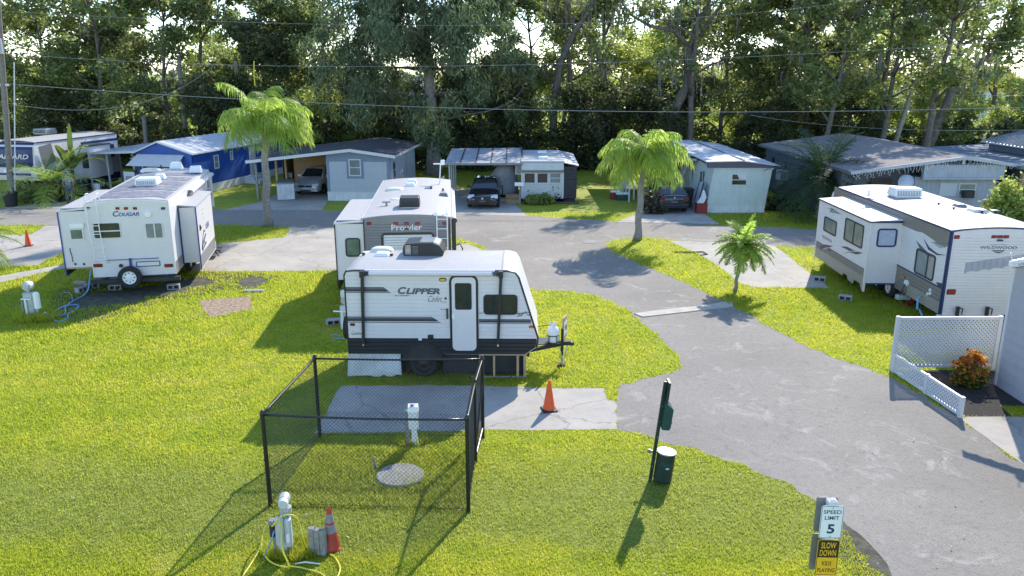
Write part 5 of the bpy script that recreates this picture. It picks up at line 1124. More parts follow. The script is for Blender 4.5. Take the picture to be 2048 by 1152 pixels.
# -------- blue gabled home
q = P(383, 307, G(383, 392)[1]); FW = 3.75; rz = R(-12)
fr = Frame(q[0]-FW*math.cos(rz), q[1]-FW*math.sin(rz), rz)
T = thing('mobile_home', 'deep blue mobile home with pale gabled metal roof and a white open porch', 'mobile home', fr.loc, fr.rz)
F = Face(fr, 'f', 0.0); FRr = Face(fr, 'r', FW); ze = q[2]; zr = F.hit(315, 283)[1]; xr = F.hit(315, 283)[0]; L_ = 11.0
mb = MB(); mb.prism([(0, .1), (FW, .1), (FW, ze), (xr, zr-.04), (0, ze)], 1, 0.0, L_, 'home_blue'); obj('wall', mb, T)
mb = MB(); siding(mb, FRr, 0, L_, .55, ze-.02, .30, .015, 'home_blue', vertical=True, groove=.12); siding(mb, F, 0, FW, .55, ze-.02, .30, .015, 'home_blue', vertical=True, groove=.12); obj('siding', mb, T)
mb = MB(); gable(mb, -.12, FW+.14, xr, -.12, L_, ze-.0, zr+.02, ze-.0, .05, 'roof_metal'); rf = obj('roof', mb, T)
mb = MB(); ribs(mb, (-.12, ze), (xr, zr+.02), 0, L_, 18, .02, .025, 'roof_metal'); ribs(mb, (xr, zr+.02), (FW+.14, ze), 0, L_, 18, .02, .025, 'roof_metal'); mb.cyl((xr+.6, 7, zr-.1), (xr+.6, 7, zr+.35), .04, 'white_plastic'); obj('roof_ribs', mb, rf)
mb = MB()
for a, za, b, zb in ((-.14, ze, xr, zr+.02), (xr, zr+.02, FW+.16, ze)): mb.hexa([(a, -.15, za-.09), (b, -.15, zb-.09), (b, -.12, zb-.09), (a, -.12, za-.09), (a, -.15, za+.005), (b, -.15, zb+.005), (b, -.12, zb+.005), (a, -.12, za+.005)], 'home_white')
mb.box(FW+.14, FW+.17, -.14, L_, ze-.08, ze+.0, 'home_white'); obj('fascia', mb, T)
r = F.px(276, 310, 369, 318); zt = F.hit(320, 309)[1]
mb = MB(); a0, a1 = r[0], r[1]; n = 8
for i in range(n): t0, t1 = i/n, (i+1)/n; mb.hexa([(a0-.35*t0, -.02-.75*t0, zt-.62*t0-.03), (a1-.1*t0, -.02-.75*t0, zt-.62*t0-.03), (a1-.1*t1, -.02-.75*t1, zt-.62*t1-.01), (a0-.35*t1, -.02-.75*t1, zt-.62*t1-.01), (a0-.35*t0, -.02-.75*t0, zt-.62*t0), (a1-.1*t0, -.02-.75*t0, zt-.62*t0), (a1-.1*t1, -.02-.75*t1, zt-.62*t1+.02), (a0-.35*t1, -.02-.75*t1, zt-.62*t1+.02)], 'roof_metal')
obj('window_awning', mb, T)
window(T, F, (a0+.2, a1-.2, zt-1.2, zt-.15), 'home_white', 'glass', .06, .01, off=.016, vm=(.5,))
for a, b, z_0, z_1, hm in ((2.2, 2.75, 1.35, 2.2, (.5,)), (4.1, 4.4, 1.7, 2.3, (.5,)), (9.2, 9.8, 1.3, 2.2, (.5,))): window(T, FRr, (a, b, z_0, z_1), 'home_white', 'glass_pale', .07, .01, hm=hm, off=.016)
mb = MB(); FRr.rect(mb, (6.4, 7.2, .45, 2.35), .016, .03, 'home_white'); dd = obj('door', mb, T); mb = MB(); FRr.rect(mb, (6.45, 6.55, 1.3, 1.4), .047, .04, 'chrome'); obj('door_handle', mb, dd)
mb = MB(); siding(mb, FRr, 0, L_, .02, .5, .22, .02, 'skirting', vertical=True); siding(mb, F, 0, FW, .02, .5, .22, .02, 'skirting', vertical=True); obj('skirting', mb, T)
mb = MB(); mb.box(FW+.03, FW+.7, 5.6, 6.6, 0, .45, 'skirting'); mb.box(FW+.7, FW+1.1, 5.6, 6.6, 0, .22, 'skirting'); obj('entry_step', mb, T)
# porch
xl = -3.95; zp = 2.42
mb = MB(); mb.hexa([(xl, -.1, zp-.10), (-.0, .0, zp+.08), (-.0, 9.0, zp+.08), (xl, 9.0, zp-.10), (xl, -.1, zp-.02), (0, 0, zp+.16), (0, 9.0, zp+.16), (xl, 9.0, zp-.02)], 'roof_metal'); pr = obj('porch_roof', mb, T)
mb = MB(); ribs(mb, (xl, zp-.02), (0, zp+.16), .2, 8.8, 20, .03, .03, 'roof_metal_stained'); mb.hexa([(xl, -.14, zp-.12), (0, -.04, zp+.06), (0, -.0, zp+.06), (xl, -.1, zp-.12), (xl, -.14, zp-.0), (0, -.04, zp+.17), (0, -.0, zp+.17), (xl, -.1, zp-.0)], 'home_white'); mb.box(xl-.03, xl, -.1, 9, zp-.12, zp-.0, 'home_white'); obj('porch_edge', mb, pr)
for u_, y_ in ((137, .0), (183, .15), (187, 1.9), (219, .3)):
    x_ = fr.hit(u_, 360, 1, y_)[0]; mb = MB(); mb.box(x_-.04, x_+.04, y_, y_+.08, 0, zp-.02, 'home_white'); obj('porch_post', mb, T)
for y_ in (3.5, 5.5, 7.5): mb = MB(); mb.box(xl+.02, xl+.1, y_, y_+.08, 0, zp-.1, 'home_white'); obj('porch_post', mb, T)
mb = MB(); mb.box(-1.35, -.02, 2.6, 2.66, .9, 2.35, 'home_slate_pale'); mb.box(-1.45, -1.35, 2.55, 2.65, .2, 2.35, 'home_white'); mb.box(-1.35, -.02, 2.54, 2.6, .3, .9, 'home_white'); obj('porch_screen', mb, T)
mb = MB(); mb.box(xl, 0, 0, 9, .0, .06, 'slab'); obj('porch_floor', mb, T)
def place(fr, x, y, z=0): q = rotv((x, y), fr.rz); return (fr.x+q[0], fr.y+q[1], z)
o = thing('white_board', 'white patterned board standing at the corner of the blue home porch', 'board', place(fr, -.55, -.1), fr.rz); mb = MB(); mb.box(-.4, .35, 0, .05, .1, 1.35, 'sign_white'); obj('board', mb, o); mb = MB(); mb.box(-.25, .2, -.012, -.003, .75, 1.1, 'decal_light'); obj('pattern', mb, o)
o = thing('porch_cabinet', 'dark cabinet with a cut out face under the blue home porch', 'cabinet', place(fr, -.75, 1.2), fr.rz); mb = MB(); mb.cbox(-.45, .45, 0, .5, .0, 1.25, 'wood_dark'); obj('cabinet_body', mb, o); mb = MB(); mb.box(-.35, .3, -.02, -.003, .6, 1.1, 'grey_plastic'); obj('panel', mb, o)
o = thing('white_flower_bunch', 'round bunch of white flowers hanging in the blue home porch', 'flowers', place(fr, -.5, .5, 1.85)); vs = []; fs_ = []
rr = random.Random(9); mb = MB()
for k in range(90):
    c = Vector((rr.gauss(0, .14), rr.gauss(0, .14), rr.gauss(0, .17))); a = Vector((rr.uniform(-1, 1), rr.uniform(-1, 1), rr.uniform(-1, 1))).normalized()*.07; b = a.orthogonal().normalized()*.07; mb.poly([c+a, c+b, c-a, c-b], 'flower_white')
obj('petals', mb, o, fix=False)
q = G(187, 383); o = thing('dog_crate', 'beige plastic dog crate with slatted side on the blue home porch', 'dog crate', (q[0]-1.0, q[1]+.1, .06), R(-12)); mb = MB(); mb.cbox(-.75, .55, 0, .8, 0, .78, 'cream_plastic', .06); obj('crate_body', mb, o)
mb = MB()
for k in range(8): mb.box(-.62+.115*k, -.56+.115*k, -.008, .003, .3, .62, 'black_plastic')
obj('crate_slots', mb, o)
q = G(197, 389); o = thing('bucket', 'tall white bucket beside the porch post of the blue home', 'bucket', (q[0], q[1]-.1, 0)); mb = MB(); mb.lathe([(.17, 0), (.21, .62), (.215, .62), (.215, .66), (.19, .66), (.16, .1), (.001, .1)], (0, 0, 0), 'white_plastic', 18); obj('bucket_body', mb, o, smooth=True, angle=40)
mb = MB(); mb.tube([(-.21, 0, .6), (-.15, -.12, .45), (0, -.2, .38), (.15, -.12, .45), (.21, 0, .6)], .008, 'galv', 4); obj('handle', mb, o)

# -------- grey-blue home with wide dark roof
q = G(657, 401); fr = Frame(q[0], q[1], R(-4)); T = thing('mobile_home', 'pale grey blue mobile home under a wide dark shingle roof that covers a carport', 'mobile home', fr.loc, fr.rz)
F = Face(fr, 'f', 0.0); FW = F.hit(779, 330)[0]; FRr = Face(fr, 'r', FW); L_ = 7.6
xr, zr = F.hit(702, 297); xl, zl = F.hit(497, 320); xe, ze = FW+.4, F.hit(790, 310)[1]
def rz_(x): return zl+(zr-zl)*(x-xl)/(xr-xl) if x < xr else zr+(ze-zr)*(x-xr)/(xe-xr)
mb = MB(); mb.prism([(0, .1), (FW, .1), (FW, rz_(FW)-.1), (xr, zr-.1), (0, rz_(0)-.1)], 1, 0, L_, 'home_grey'); obj('wall', mb, T)
mb = MB(); siding(mb, F, .16, FW-.16, .52, 2.25, .11, .012, 'home_grey', vertical=True, groove=.2); siding(mb, FRr, .12, L_, .52, 2.3, .2, .012, 'home_grey', vertical=True, groove=.2); obj('siding', mb, T)
mb = MB(); F.rect(mb, (0, .16, .5, 2.4), 0, .03, 'home_grey_trim'); F.rect(mb, (FW-.16, FW, .5, 2.4), 0, .03, 'home_grey_trim'); F.slab(mb, [(0, 2.25), (FW, 2.25), (FW, rz_(FW)-.1), (xr, zr-.1), (0, rz_(0)-.1)], 0, .025, 'home_grey_trim'); FRr.rect(mb, (0, .12, .5, 2.4), 0, .03, 'home_grey_trim'); FRr.rect(mb, (4.6, 4.66, .5, 2.4), 0, .03, 'home_grey_trim'); obj('trim', mb, T)
r = F.px(697, 318, 723, 352); mb = MB(); F.rect(mb, (r[0]-.13, r[1]+.15, r[2]-.15, r[3]+.13), .013, .02, 'home_grey_trim'); obj('window_surround', mb, T); window(T, F, r, 'vinyl_white', 'glass_pale', .06, .01, hm=(.5,), off=.034)
window(T, FRr, (.75, 1.45, 1.2, 2.15), 'home_grey_trim', 'glass', .09, .01, off=.014, hm=(.5,))
mb = MB(); siding(mb, F, -.02, FW, .0, .5, .24, .02, 'skirting', vertical=True); F.rect(mb, (-.02, FW, .47, .52), 0, .04, 'vinyl_white'); siding(mb, FRr, 0, L_, .0, .5, .24, .02, 'skirting', vertical=True); obj('skirting', mb, T)
mb = MB(); gable(mb, xl, xe, xr, -.35, L_+.4, zl+.0, zr+.0, ze+.0, .10, 'shingle_dark'); obj('roof', mb, T)
mb = MB()
for a, za, b, zb in ((xl-.02, zl, xr, zr), (xr, zr, xe+.02, ze)): mb.hexa([(a, -.39, za-.16), (b, -.39, zb-.16), (b, -.35, zb-.16), (a, -.35, za-.16), (a, -.39, za+.008), (b, -.39, zb+.008), (b, -.35, zb+.008), (a, -.35, za+.008)], 'vinyl_white')
mb.box(xe+.0, xe+.03, -.38, L_+.4, ze-.13, ze+.0, 'vinyl_white'); mb.box(xl-.05, xl-.02, -.38, L_+.4, zl-.14, zl+.0, 'vinyl_white'); obj('fascia', mb, T)
for u_, y_, m_ in ((553, 1.2, 'wood_raw'), (572, 2.8, 'wood_raw'), (512, .1, 'wood_grey')):
    x_ = fr.hit(u_, 350, 1, y_)[0]; mb = MB(); mb.box(x_-.06, x_+.06, y_, y_+.12, 0, rz_(x_)-.08, m_); obj('carport_post', mb, T)
for y_ in (5., 7.4): mb = MB(); mb.box(xl+.3, xl+.42, y_, y_+.12, 0, rz_(xl+.3)-.08, 'wood_grey'); obj('carport_post', mb, T)
x_ = fr.hit(587, 325, 1, 5.2)[0]; mb = MB(); mb.box(x_, .0, 5.2, 5.25, .0, rz_(x_)-.1, 'osb'); mb.box(-.06, -.0, .3, 5.2, .4, 2.3, 'osb'); obj('carport_back_wall', mb, T)
mb = MB(); mb.box(xl+.4, x_, 7.2, 7.25, 0, 1.9, 'wood_dark'); mb.box(xl+.3, xl+.34, 4.6, 7.2, 0, 2.0, 'wood_dark'); obj('carport_side_wall', mb, T)
# chest in front of the posts
q = G(559, 402); o = thing('chest_freezer', 'white and grey chest freezer beside the tall palm at the carport', 'chest freezer', (q[0], q[1]+.1, 0), R(15)); mb = MB(); mb.cbox(-.1, .85, 0, 1.9, .05, .95, 'galv_pale'); obj('freezer_body', mb, o); mb = MB(); mb.cbox(-.12, .87, -.02, 1.92, .95, 1.02, 'wood_grey'); obj('lid', mb, o); mb = MB(); mb.box(-.12, -.105, -.0, .12, .05, .94, 'vinyl_white'); mb.box(-.1, .0, -.015, -.003, .05, .94, 'vinyl_white'); obj('door_edge', mb, o)
q = G(528, 404); o = thing('leaning_plank', 'brown plank leaning beside the palm trunk at the carport', 'plank', (q[0]-.0, q[1]+.2, 0)); mb = MB(); mb.hexa([(-.2, 0, 0), (.12, 0, 0), (.12, .05, 0), (-.2, .05, 0), (.02, .5, 1.0), (.3, .5, 1.0), (.3, .55, 1.0), (.02, .55, 1.0)], 'wood_raw'); obj('board', mb, o)
q = G(580, 378); o = thing('folding_chair', 'pale metal folding chair under the dark roofed carport', 'chair', (q[0]-.3, q[1]+.8, 0)); 
for a, b in ((-.22, -.2), (.22, -.2), (-.22, .2), (.22, .2)): mb = MB(); mb.tube([(a, b, 0), (a*.95, b*.5, .45), (a, .22, .9 if b > 0 else .45)], .015, 'galv', 5); obj('leg', mb, o)
mb = MB(); mb.box(-.24, .24, -.2, .2, .43, .46, 'white_plastic'); obj('seat', mb, o); mb = MB(); mb.box(-.22, .22, .2, .23, .6, .9, 'white_plastic'); obj('backrest', mb, o)

# -------- small home with flat carport
q = G(1043, 406); fr = Frame(q[0], q[1], R(0)); T = thing('mobile_home', 'small white mobile home with three front windows and a flat metal carport', 'mobile home', fr.loc, fr.rz)
F = Face(fr, 'f', 0.0); FW = F.hit(1127, 350)[0]; L_ = 5.6; z1 = F.hit(1080, 322)[1]
za = F.hit(1080, 343)[1]; zw = F.hit(1080, 367)[1]
mb = MB(); mb.prism([(0, .25), (L_, .25), (L_, z1), (0, z1), (-.14, z1-.1), (-.14, za+.1), (0, za)], 0, 0, FW, 'home_white'); obj('wall', mb, T)
mb = MB(); siding(mb, F, .02, FW-.02, .3, zw-.05, .11, .018, 'home_white', groove=.25); mb.box(-.02, .06, -.03, .0, .3, za, 'vinyl_white'); mb.box(FW-.06, FW+.02, -.03, .0, .3, za, 'vinyl_white'); obj('siding', mb, T)
mb = MB(); mb.box(-.04, FW+.04, -.18, -.12, z1-.05, z1+.03, 'vinyl_white'); mb.box(-.02, FW+.02, -.16, -.0, za-.04, za+.01, 'rv_grey'); obj('fascia', mb, T)
w3 = (FW-.2)/3
for i in range(3): window(T, F, (.1+w3*i+.03, .1+w3*(i+1)-.03, zw, za-.06), 'vinyl_white', 'glass' if i < 2 else 'glass_pale', .05, .01, hm=(.5,) if i == 2 else ())
mb = MB(); mb.hexa([(-.03, -.16, z1+.0), (FW+.05, -.16, z1+.0), (FW+.05, L_, z1+.02), (-.03, L_, z1+.02), (-.03, -.16, z1+.04), (FW+.05, -.16, z1+.04), (FW+.05, L_, z1+.07), (-.03, L_, z1+.07)], 'roof_metal'); rf = obj('roof', mb, T)
mb = MB()
for x_, y_ in ((1.25, .9), (1.3, 4.2)): mb.cbox(x_-.28, x_+.28, y_-.3, y_+.3, z1+.05, z1+.16, 'white_plastic')
for k in range(7): mb.box(-.03, FW+.05, .3+.75*k, .33+.75*k, z1+.05, z1+.075, 'concrete')
obj('roof_hatch', mb, rf)
xl = F.hit(890, 326)[0]; zl = F.hit(890, 326)[1]
mb = MB(); mb.hexa([(xl, -.2, zl-.06), (.05, -.2, zl-.02), (.05, 5.2, zl+.30), (xl, 5.2, zl+.26), (xl, -.2, zl), (.05, -.2, zl+.04), (.05, 5.2, zl+.36), (xl, 5.2, zl+.32)], 'roof_metal_stained'); rf = obj('carport_roof', mb, T)
mb = MB(); n = 5
for k in range(1, n): x_ = xl+(0-xl)*k/n; mb.hexa([(x_-.04, -.2, zl+.02), (x_+.04, -.2, zl+.02), (x_+.04, 5.2, zl+.34), (x_-.04, 5.2, zl+.34), (x_-.03, -.2, zl+.06), (x_+.03, -.2, zl+.06), (x_+.03, 5.2, zl+.38), (x_-.03, 5.2, zl+.38)], 'tar')
mb.hexa([(.0, -.1, zl+.03), (.10, -.1, zl+.03), (.10, 5.2, zl+.36), (.0, 5.2, zl+.36), (.0, -.1, zl+.09), (.10, -.1, zl+.09), (.10, 5.2, zl+.42), (.0, 5.2, zl+.42)], 'tar')
mb.box(xl-.02, .05, -.24, -.2, zl-.09, zl+.03, 'wood_grey'); obj('roof_seams', mb, rf)
for y_ in (-.05, 1.5, 3.1, 4.7): mb = MB(); mb.box(xl+.2, xl+.28, y_, y_+.08, 0, zl+.05*y_, 'home_slate_pale'); obj('carport_post', mb, T)
mb = MB(); mb.box(-.35, -.0, .5, 1.0, 1.55, 2.05, 'vinyl_white'); mb.box(-.30, -.05, .48, .5, 1.6, 2.0, 'grey_plastic'); obj('window_air_conditioner', mb, T)
mb = MB(); mb.hexa([(FW+.02, -.05, z1-.12), (FW+.85, -.05, z1-.30), (FW+.85, 4.2, z1-.05), (FW+.02, 4.2, z1+.12), (FW+.02, -.05, z1-.07), (FW+.85, -.05, z1-.25), (FW+.85, 4.2, z1+.0), (FW+.02, 4.2, z1+.17)], 'roof_metal_stained'); obj('lean_to_roof', mb, T)
mb = MB(); xx = FW+.72; mb.box(FW+.03, xx, .02, 4.1, .3, z1-.32, 'shingle_brown')
siding(mb, F, FW+.04, xx+.02, .28, z1-.3, .18, .03, 'shingle_dark', groove=.1); siding(mb, Face(fr, 'r', xx), .0, 4.1, .28, z1-.3, .18, .03, 'shingle_dark', groove=.1); obj('lean_to_wall', mb, T)
mb = MB(); mb.box(0, FW+.7, .1, L_-.1, .0, .24, 'chassis'); obj('base', mb, T)
mb = MB(); mb.box(-.1, FW+.9, -.35, -.28, .02, .12, 'wood_dark'); obj('garden_edging', mb, T)
mb = MB(); mb.box(-.9, -.05, .4, .9, 0, .42, 'wood_raw'); mb.box(-1.3, -.9, .4, .9, 0, .2, 'wood_raw'); mb.box(-.9, -.05, .0, .4, 0, .2, 'wood_raw'); obj('entry_step', mb, T)
q = place(fr, -1.15, 2.3); o = thing('covered_boat', 'grey tarp covered boat at the back of the flat carport', 'tarp', q); mb = MB(); n = 14; vs = []
rr = random.Random(12)
for k in range(7):
    t = k/6
    for i in range(n): a = 2*math.pi*i/n; rx = (.95-.5*t*t)*(1+rr.uniform(-.05, .05)); vs.append((rx*math.cos(a)+.25*t, (.9-.35*t)*math.sin(a)*(1+rr.uniform(-.05, .05)), .25+1.65*t**.8))
mb.add(vs, [(k*n+i, k*n+(i+1) % n, (k+1)*n+(i+1) % n, (k+1)*n+i) for k in range(6) for i in range(n)] + [tuple(range(6*n, 7*n))], 'tarp'); obj('cover', mb, o, smooth=True, fix=False); mb = MB(); mb.box(-.7, .7, -.3, .3, .0, .26, 'chassis'); obj('trailer_frame', mb, o)
def sign_post(u, v, h, label, wd=.5):
    x, y = G(u, v); o = thing('mailbox', label, 'mailbox', (x, y, 0)); m = MB(); m.box(-.04, .04, -.04, .04, 0, h, 'wood_grey'); obj('post', m, o)
    m = MB(); pr = [(-.09, 0), (.09, 0), (.09, .12), (.05, .19), (-.05, .19), (-.09, .12)]; m.prism(pr, 0, -wd*.6, wd*.4, 'white_plastic'); b = obj('box', m, o); b.location = (0, 0, h); return o
sign_post(1040, 411, 1.1, 'white mailbox on a wooden post before the small white home')
sign_post(70, 400, 1.15, 'white mailbox in front of the round green bush', .45)
sign_post(118, 402, 1.05, 'small white mailbox on a post between the round bush and the standing person', .3)

# -------- mint home with awning carport
q = G(1413, 426); fr = Frame(q[0], q[1], R(0)); T = thing('mobile_home', 'pale mint mobile home with white metal roof, dark peeling fascia and one broken front window', 'mobile home', fr.loc, fr.rz)
F = Face(fr, 'f', 0.0); FW = F.hit(1528, 422)[0]; L_ = 12.5; sh = .26
zt = F.hit(1480, 336)[1]; zr = F.hit(1486, 320.5)[1]; xr = F.hit(1486, 320)[0]; xa = F.hit(1411, 322)[0]; zA = F.hit(1411, 322)[1]; xb, zB = F.hit(1558, 330)
def lx(x, z): return x + sh*(z/zt)
mb = MB(); mb.add([(0, 0, .1), (FW, 0, .1), (lx(FW, zt), 0, zt), (lx(0, zt), 0, zt), (0, L_, .1), (FW, L_, .1), (lx(FW, zt), L_, zt), (lx(0, zt), L_, zt)], [(0, 1, 2, 3), (5, 4, 7, 6), (1, 5, 6, 2), (4, 0, 3, 7), (3, 2, 6, 7)], 'home_mint'); obj('wall', mb, T)
mb = MB(); n = 24
for i in range(n):
    a, b = FW*i/n, FW*(i+.82)/n; mb.hexa([(a, -.014, .45), (b, -.014, .45), (b, .0, .45), (a, .0, .45), (lx(a, zt)-.0, -.014, zt-.02), (lx(b, zt), -.014, zt-.02), (lx(b, zt), 0, zt-.02), (lx(a, zt), 0, zt-.02)], 'home_mint')
for k in range(60):
    y_ = L_*k/60; mb.hexa([(-.014, y_, .45), (-.014, y_+.17, .45), (0, y_+.17, .45), (0, y_, .45), (lx(0, zt)-.014, y_, zt-.02), (lx(0, zt)-.014, y_+.17, zt-.02), (lx(0, zt), y_+.17, zt-.02), (lx(0, zt), y_, zt-.02)], 'home_mint')
obj('siding', mb, T)
mb = MB()
for a in (0, FW-.09): mb.hexa([(a, -.03, .4), (a+.09, -.03, .4), (a+.09, -.016, .4), (a, -.016, .4), (lx(a, zt), -.03, zt), (lx(a+.09, zt), -.03, zt), (lx(a+.09, zt), -.016, zt), (lx(a, zt), -.016, zt)], 'home_white')
mb.box(lx(0, zt)-.05, lx(FW, zt)+.05, -.06, -.0, zt-.06, zt+.02, 'home_white'); obj('trim', mb, T)
mb = MB(); mb.prism([(xa+.1, zt+.02), (xb-.35, zt+.02), (xb-.3, zB-.02), (xr, zr-.03), (xa+.02, zA-.04)], 1, -.14, -.04, 'fascia_purple'); obj('fascia', mb, T)
mb = MB(); gable(mb, xa, xb, xr, -.2, L_, zA, zr, zB, .05, 'roof_metal'); rf = obj('roof', mb, T)
mb = MB()
for y_ in (2.6, 5.2, 7.8, 10.4): mb.hexa([(xr, y_, zr+.0), (xb, y_-.3, zB+.0), (xb, y_-.22, zB+.0), (xr, y_+.08, zr+.0), (xr, y_, zr+.03), (xb, y_-.3, zB+.03), (xb, y_-.22, zB+.03), (xr, y_+.08, zr+.03)], 'roof_metal'); mb.hexa([(xa, y_, zA), (xr, y_, zr), (xr, y_+.08, zr), (xa, y_+.08, zA), (xa, y_, zA+.03), (xr, y_, zr+.03), (xr, y_+.08, zr+.03), (xa, y_+.08, zA+.03)], 'roof_metal')
mb.box(xr-.05, xr+.05, -.2, L_, zr+.0, zr+.035, 'roof_metal_blue'); obj('roof_seams', mb, rf)
r = F.px(1463, 347, 1493, 371); mb = MB(); F.rect(mb, (r[0]-.22, r[1]+.22, r[2]-.05, r[3]+.05), .015, .012, 'home_mint'); obj('window_panel', mb, T)
wo = window(T, F, r, 'vinyl_white', 'glass', .05, .01, hm=(.48,), off=.028); mb = MB(); F.slab(mb, [(r[0]+.3, r[3]-.05), (r[1]-.05, r[3]-.05), (r[1]-.05, (r[2]+r[3])/2+.02), (r[0]+.42, (r[2]+r[3])/2+.02)], .034, .003, 'skirting'); obj('broken_blind', mb, wo)
mb = MB(); siding(mb, F, 0, FW, 0, .42, .25, .02, 'skirting', vertical=True); FLl = Face(fr, 'l', 0.0); siding(mb, FLl, -L_, 0, 0, .42, .25, .02, 'skirting', vertical=True); obj('skirting', mb, T)
for y_ in (1.6, 7.5): window(T, Face(fr, 'l', .10), (-y_-.7, -y_, 1.3, 2.0), 'home_white', 'glass', .05, .01, off=.03)
mb = MB(); Face(fr, 'l', .06).rect(mb, (-5.1, -4.2, .5, 2.2), .02, .04, 'home_mint'); dd = obj('door', mb, T); mb = MB(); Face(fr, 'l', .06).rect(mb, (-4.35, -4.28, 1.2, 1.3), .062, .04, 'chrome'); obj('door_handle', mb, dd)
xc = -4.1; mb = MB(); mb.hexa([(xc, 3.5, 2.40), (.1, 3.5, 2.62), (.1, 12, 2.62), (xc, 12, 2.40), (xc, 3.5, 2.46), (.1, 3.5, 2.68), (.1, 12, 2.68), (xc, 12, 2.46)], 'roof_metal_stained'); mb.box(xc-.03, .1, 3.44, 3.5, 2.36, 2.5, 'home_white'); obj('carport_roof', mb, T)
for u_, v_, y_ in ((1258, 400, 3.6), (1252, 390, 5.4), (1268, 380, 4.4), (1246, 380, 7.4)):
    x_ = fr.hit(u_, v_, 1, y_)[0]; mb = MB(); mb.box(x_-.045, x_+.045, y_, y_+.09, 0, 2.42, 'home_white'); obj('carport_post', mb, T)
for nm, lb, u, v, m_, w_, h_ in (('cooler', 'dark red cooler with white lid by the mint home carport posts', 1231, 399, 'paint_red', .55, .42), ('cooler', 'dark green cooler with pale lid next to the red one', 1245, 401, 'green_metal', .7, .35)):
    x, y = G(u, v); o = thing(nm, lb, 'cooler', (x, y, 0)); mb = MB(); mb.cbox(-w_/2, w_/2, 0, .4, 0, h_, m_); obj('cooler_body', mb, o); mb = MB(); mb.cbox(-w_/2-.02, w_/2+.02, -.02, .42, h_, h_+.1, 'white_plastic'); obj('lid', mb, o)
x, y = G(1246, 392); o = thing('folded_tarp', 'crumpled grey white sheet slumped against the carport posts', 'tarp', (x, y+.4, 0)); mb = MB(); mb.hexa([(-.5, 0, 0), (.35, 0, 0), (.4, .5, 0), (-.5, .5, 0), (.1, .1, 1.1), (.25, .1, 1.3), (.3, .4, 1.2), (.1, .4, 1.0)], 'skirting'); obj('sheet', mb, o, sub=2)
x, y = G(1392, 421); o = thing('trash_bin', 'black wheeled bin standing right of the dark wagon', 'bin', (x-.35, y+.7, 0)); mb = MB(); mb.hexa([(-.25, 0, .08), (.25, 0, .08), (.25, .5, .08), (-.25, .5, .08), (-.32, -.05, 1.0), (.32, -.05, 1.0), (.32, .6, 1.0), (-.32, .6, 1.0)], 'black_plastic'); obj('bin_body', mb, o); mb = MB(); mb.cbox(-.35, .35, -.08, .64, 1.0, 1.07, 'chassis'); obj('lid', mb, o)
for s_ in (-.26, .2): mb = MB(); mb.cyl((s_, .5, .1), (s_+.06, .5, .1), .1, 'tyre', n=12); obj('wheel', mb, o)
x, y = G(1404, 428); o = thing('fuel_box', 'dark red box with a white jug on top at the corner of the mint home', 'box', (x, y+.05, 0)); mb = MB(); mb.cbox(-.28, .28, 0, .5, 0, .55, 'paint_red'); obj('box_body', mb, o)
o = thing('jug', 'white angular jug on top of the dark red box', 'jug', (x, y+.15, .551)); mb = MB(); mb.prism([(-.25, 0), (.1, 0), (.22, .3), (.12, .62), (.02, .62), (-.05, .3)], 1, 0, .2, 'sign_white'); obj('jug_body', mb, o); mb = MB(); mb.cyl((.07, .1, .62), (.07, .1, .68), .04, 'white_plastic'); obj('cap', mb, o)
o = thing('framed_screen', 'dark framed screen panel leaning on the left wall of the mint home', 'panel', place(fr, -.30, .5), 0); mb = MB(); F9 = Face(Frame(0, 0, 0), 'l', 0.0); mb.hexa([(-.25, -.35, 0), (-.2, -.35, 0), (-.2, .5, 0), (-.25, .5, 0), (.08, -.35, 1.55), (.13, -.35, 1.55), (.13, .5, 1.55), (.08, .5, 1.55)], 'home_slate_pale'); obj('panel', mb, o)
mb = MB()
for yy in (-.38, .48): mb.hexa([(-.27, yy, 0), (-.2, yy, 0), (-.2, yy+.06, 0), (-.27, yy+.06, 0), (.06, yy, 1.6), (.13, yy, 1.6), (.13, yy+.06, 1.6), (.06, yy+.06, 1.6)], 'chassis')
obj('frame', mb, o)
o = thing('ladder', 'silver ladder leaning on the left wall of the mint home behind the wagon', 'ladder', place(fr, -.9, 4.2), 0); 
for yy in (0, .38): mb = MB(); mb.hexa([(-.2, yy, 0), (-.12, yy, 0), (-.12, yy+.03, 0), (-.2, yy+.03, 0), (.75, yy, 2.3), (.83, yy, 2.3), (.83, yy+.03, 2.3), (.75, yy+.03, 2.3)], 'galv'); obj('rail', mb, o)
for k in range(7): t = (k+.6)/7.2; mb = MB(); mb.cyl((-.16+.95*t, .02, 2.3*t), (-.16+.95*t, .39, 2.3*t), .017, 'galv', n=6); obj('rung', mb, o)

# -------- large dark grey house
A = P(1703, 343, 36.9); fr = Frame(A[0], A[1], 0.0); T = thing('house', 'large dark slate house with low gabled shingle roof and icicle lights along its eave', 'house', fr.loc, 0.0)
F = Face(fr, 'f', 0.0); xr, zr = F.hit(1933, 313); xe, ze = F.hit(2034, 328); zA = A[2]; L_ = 14.2; xw0 = .4; xw1 = xe-.3
mb = MB(); gable(mb, 0, xe, xr, 0, L_, zA, zr, ze, .10, 'shingle_grey'); obj('roof', mb, T)
mb = MB()
for a, za, b, zb in ((-.02, zA, xr, zr), (xr, zr, xe+.02, ze)): mb.hexa([(a, -.04, za-.14), (b, -.04, zb-.14), (b, .0, zb-.14), (a, 0, za-.14), (a, -.04, za+.006), (b, -.04, zb+.006), (b, 0, zb+.006), (a, 0, za+.006)], 'home_slate_pale')
mb.box(-.04, 0, 0, L_, zA-.14, zA, 'home_slate'); obj('fascia', mb, T)
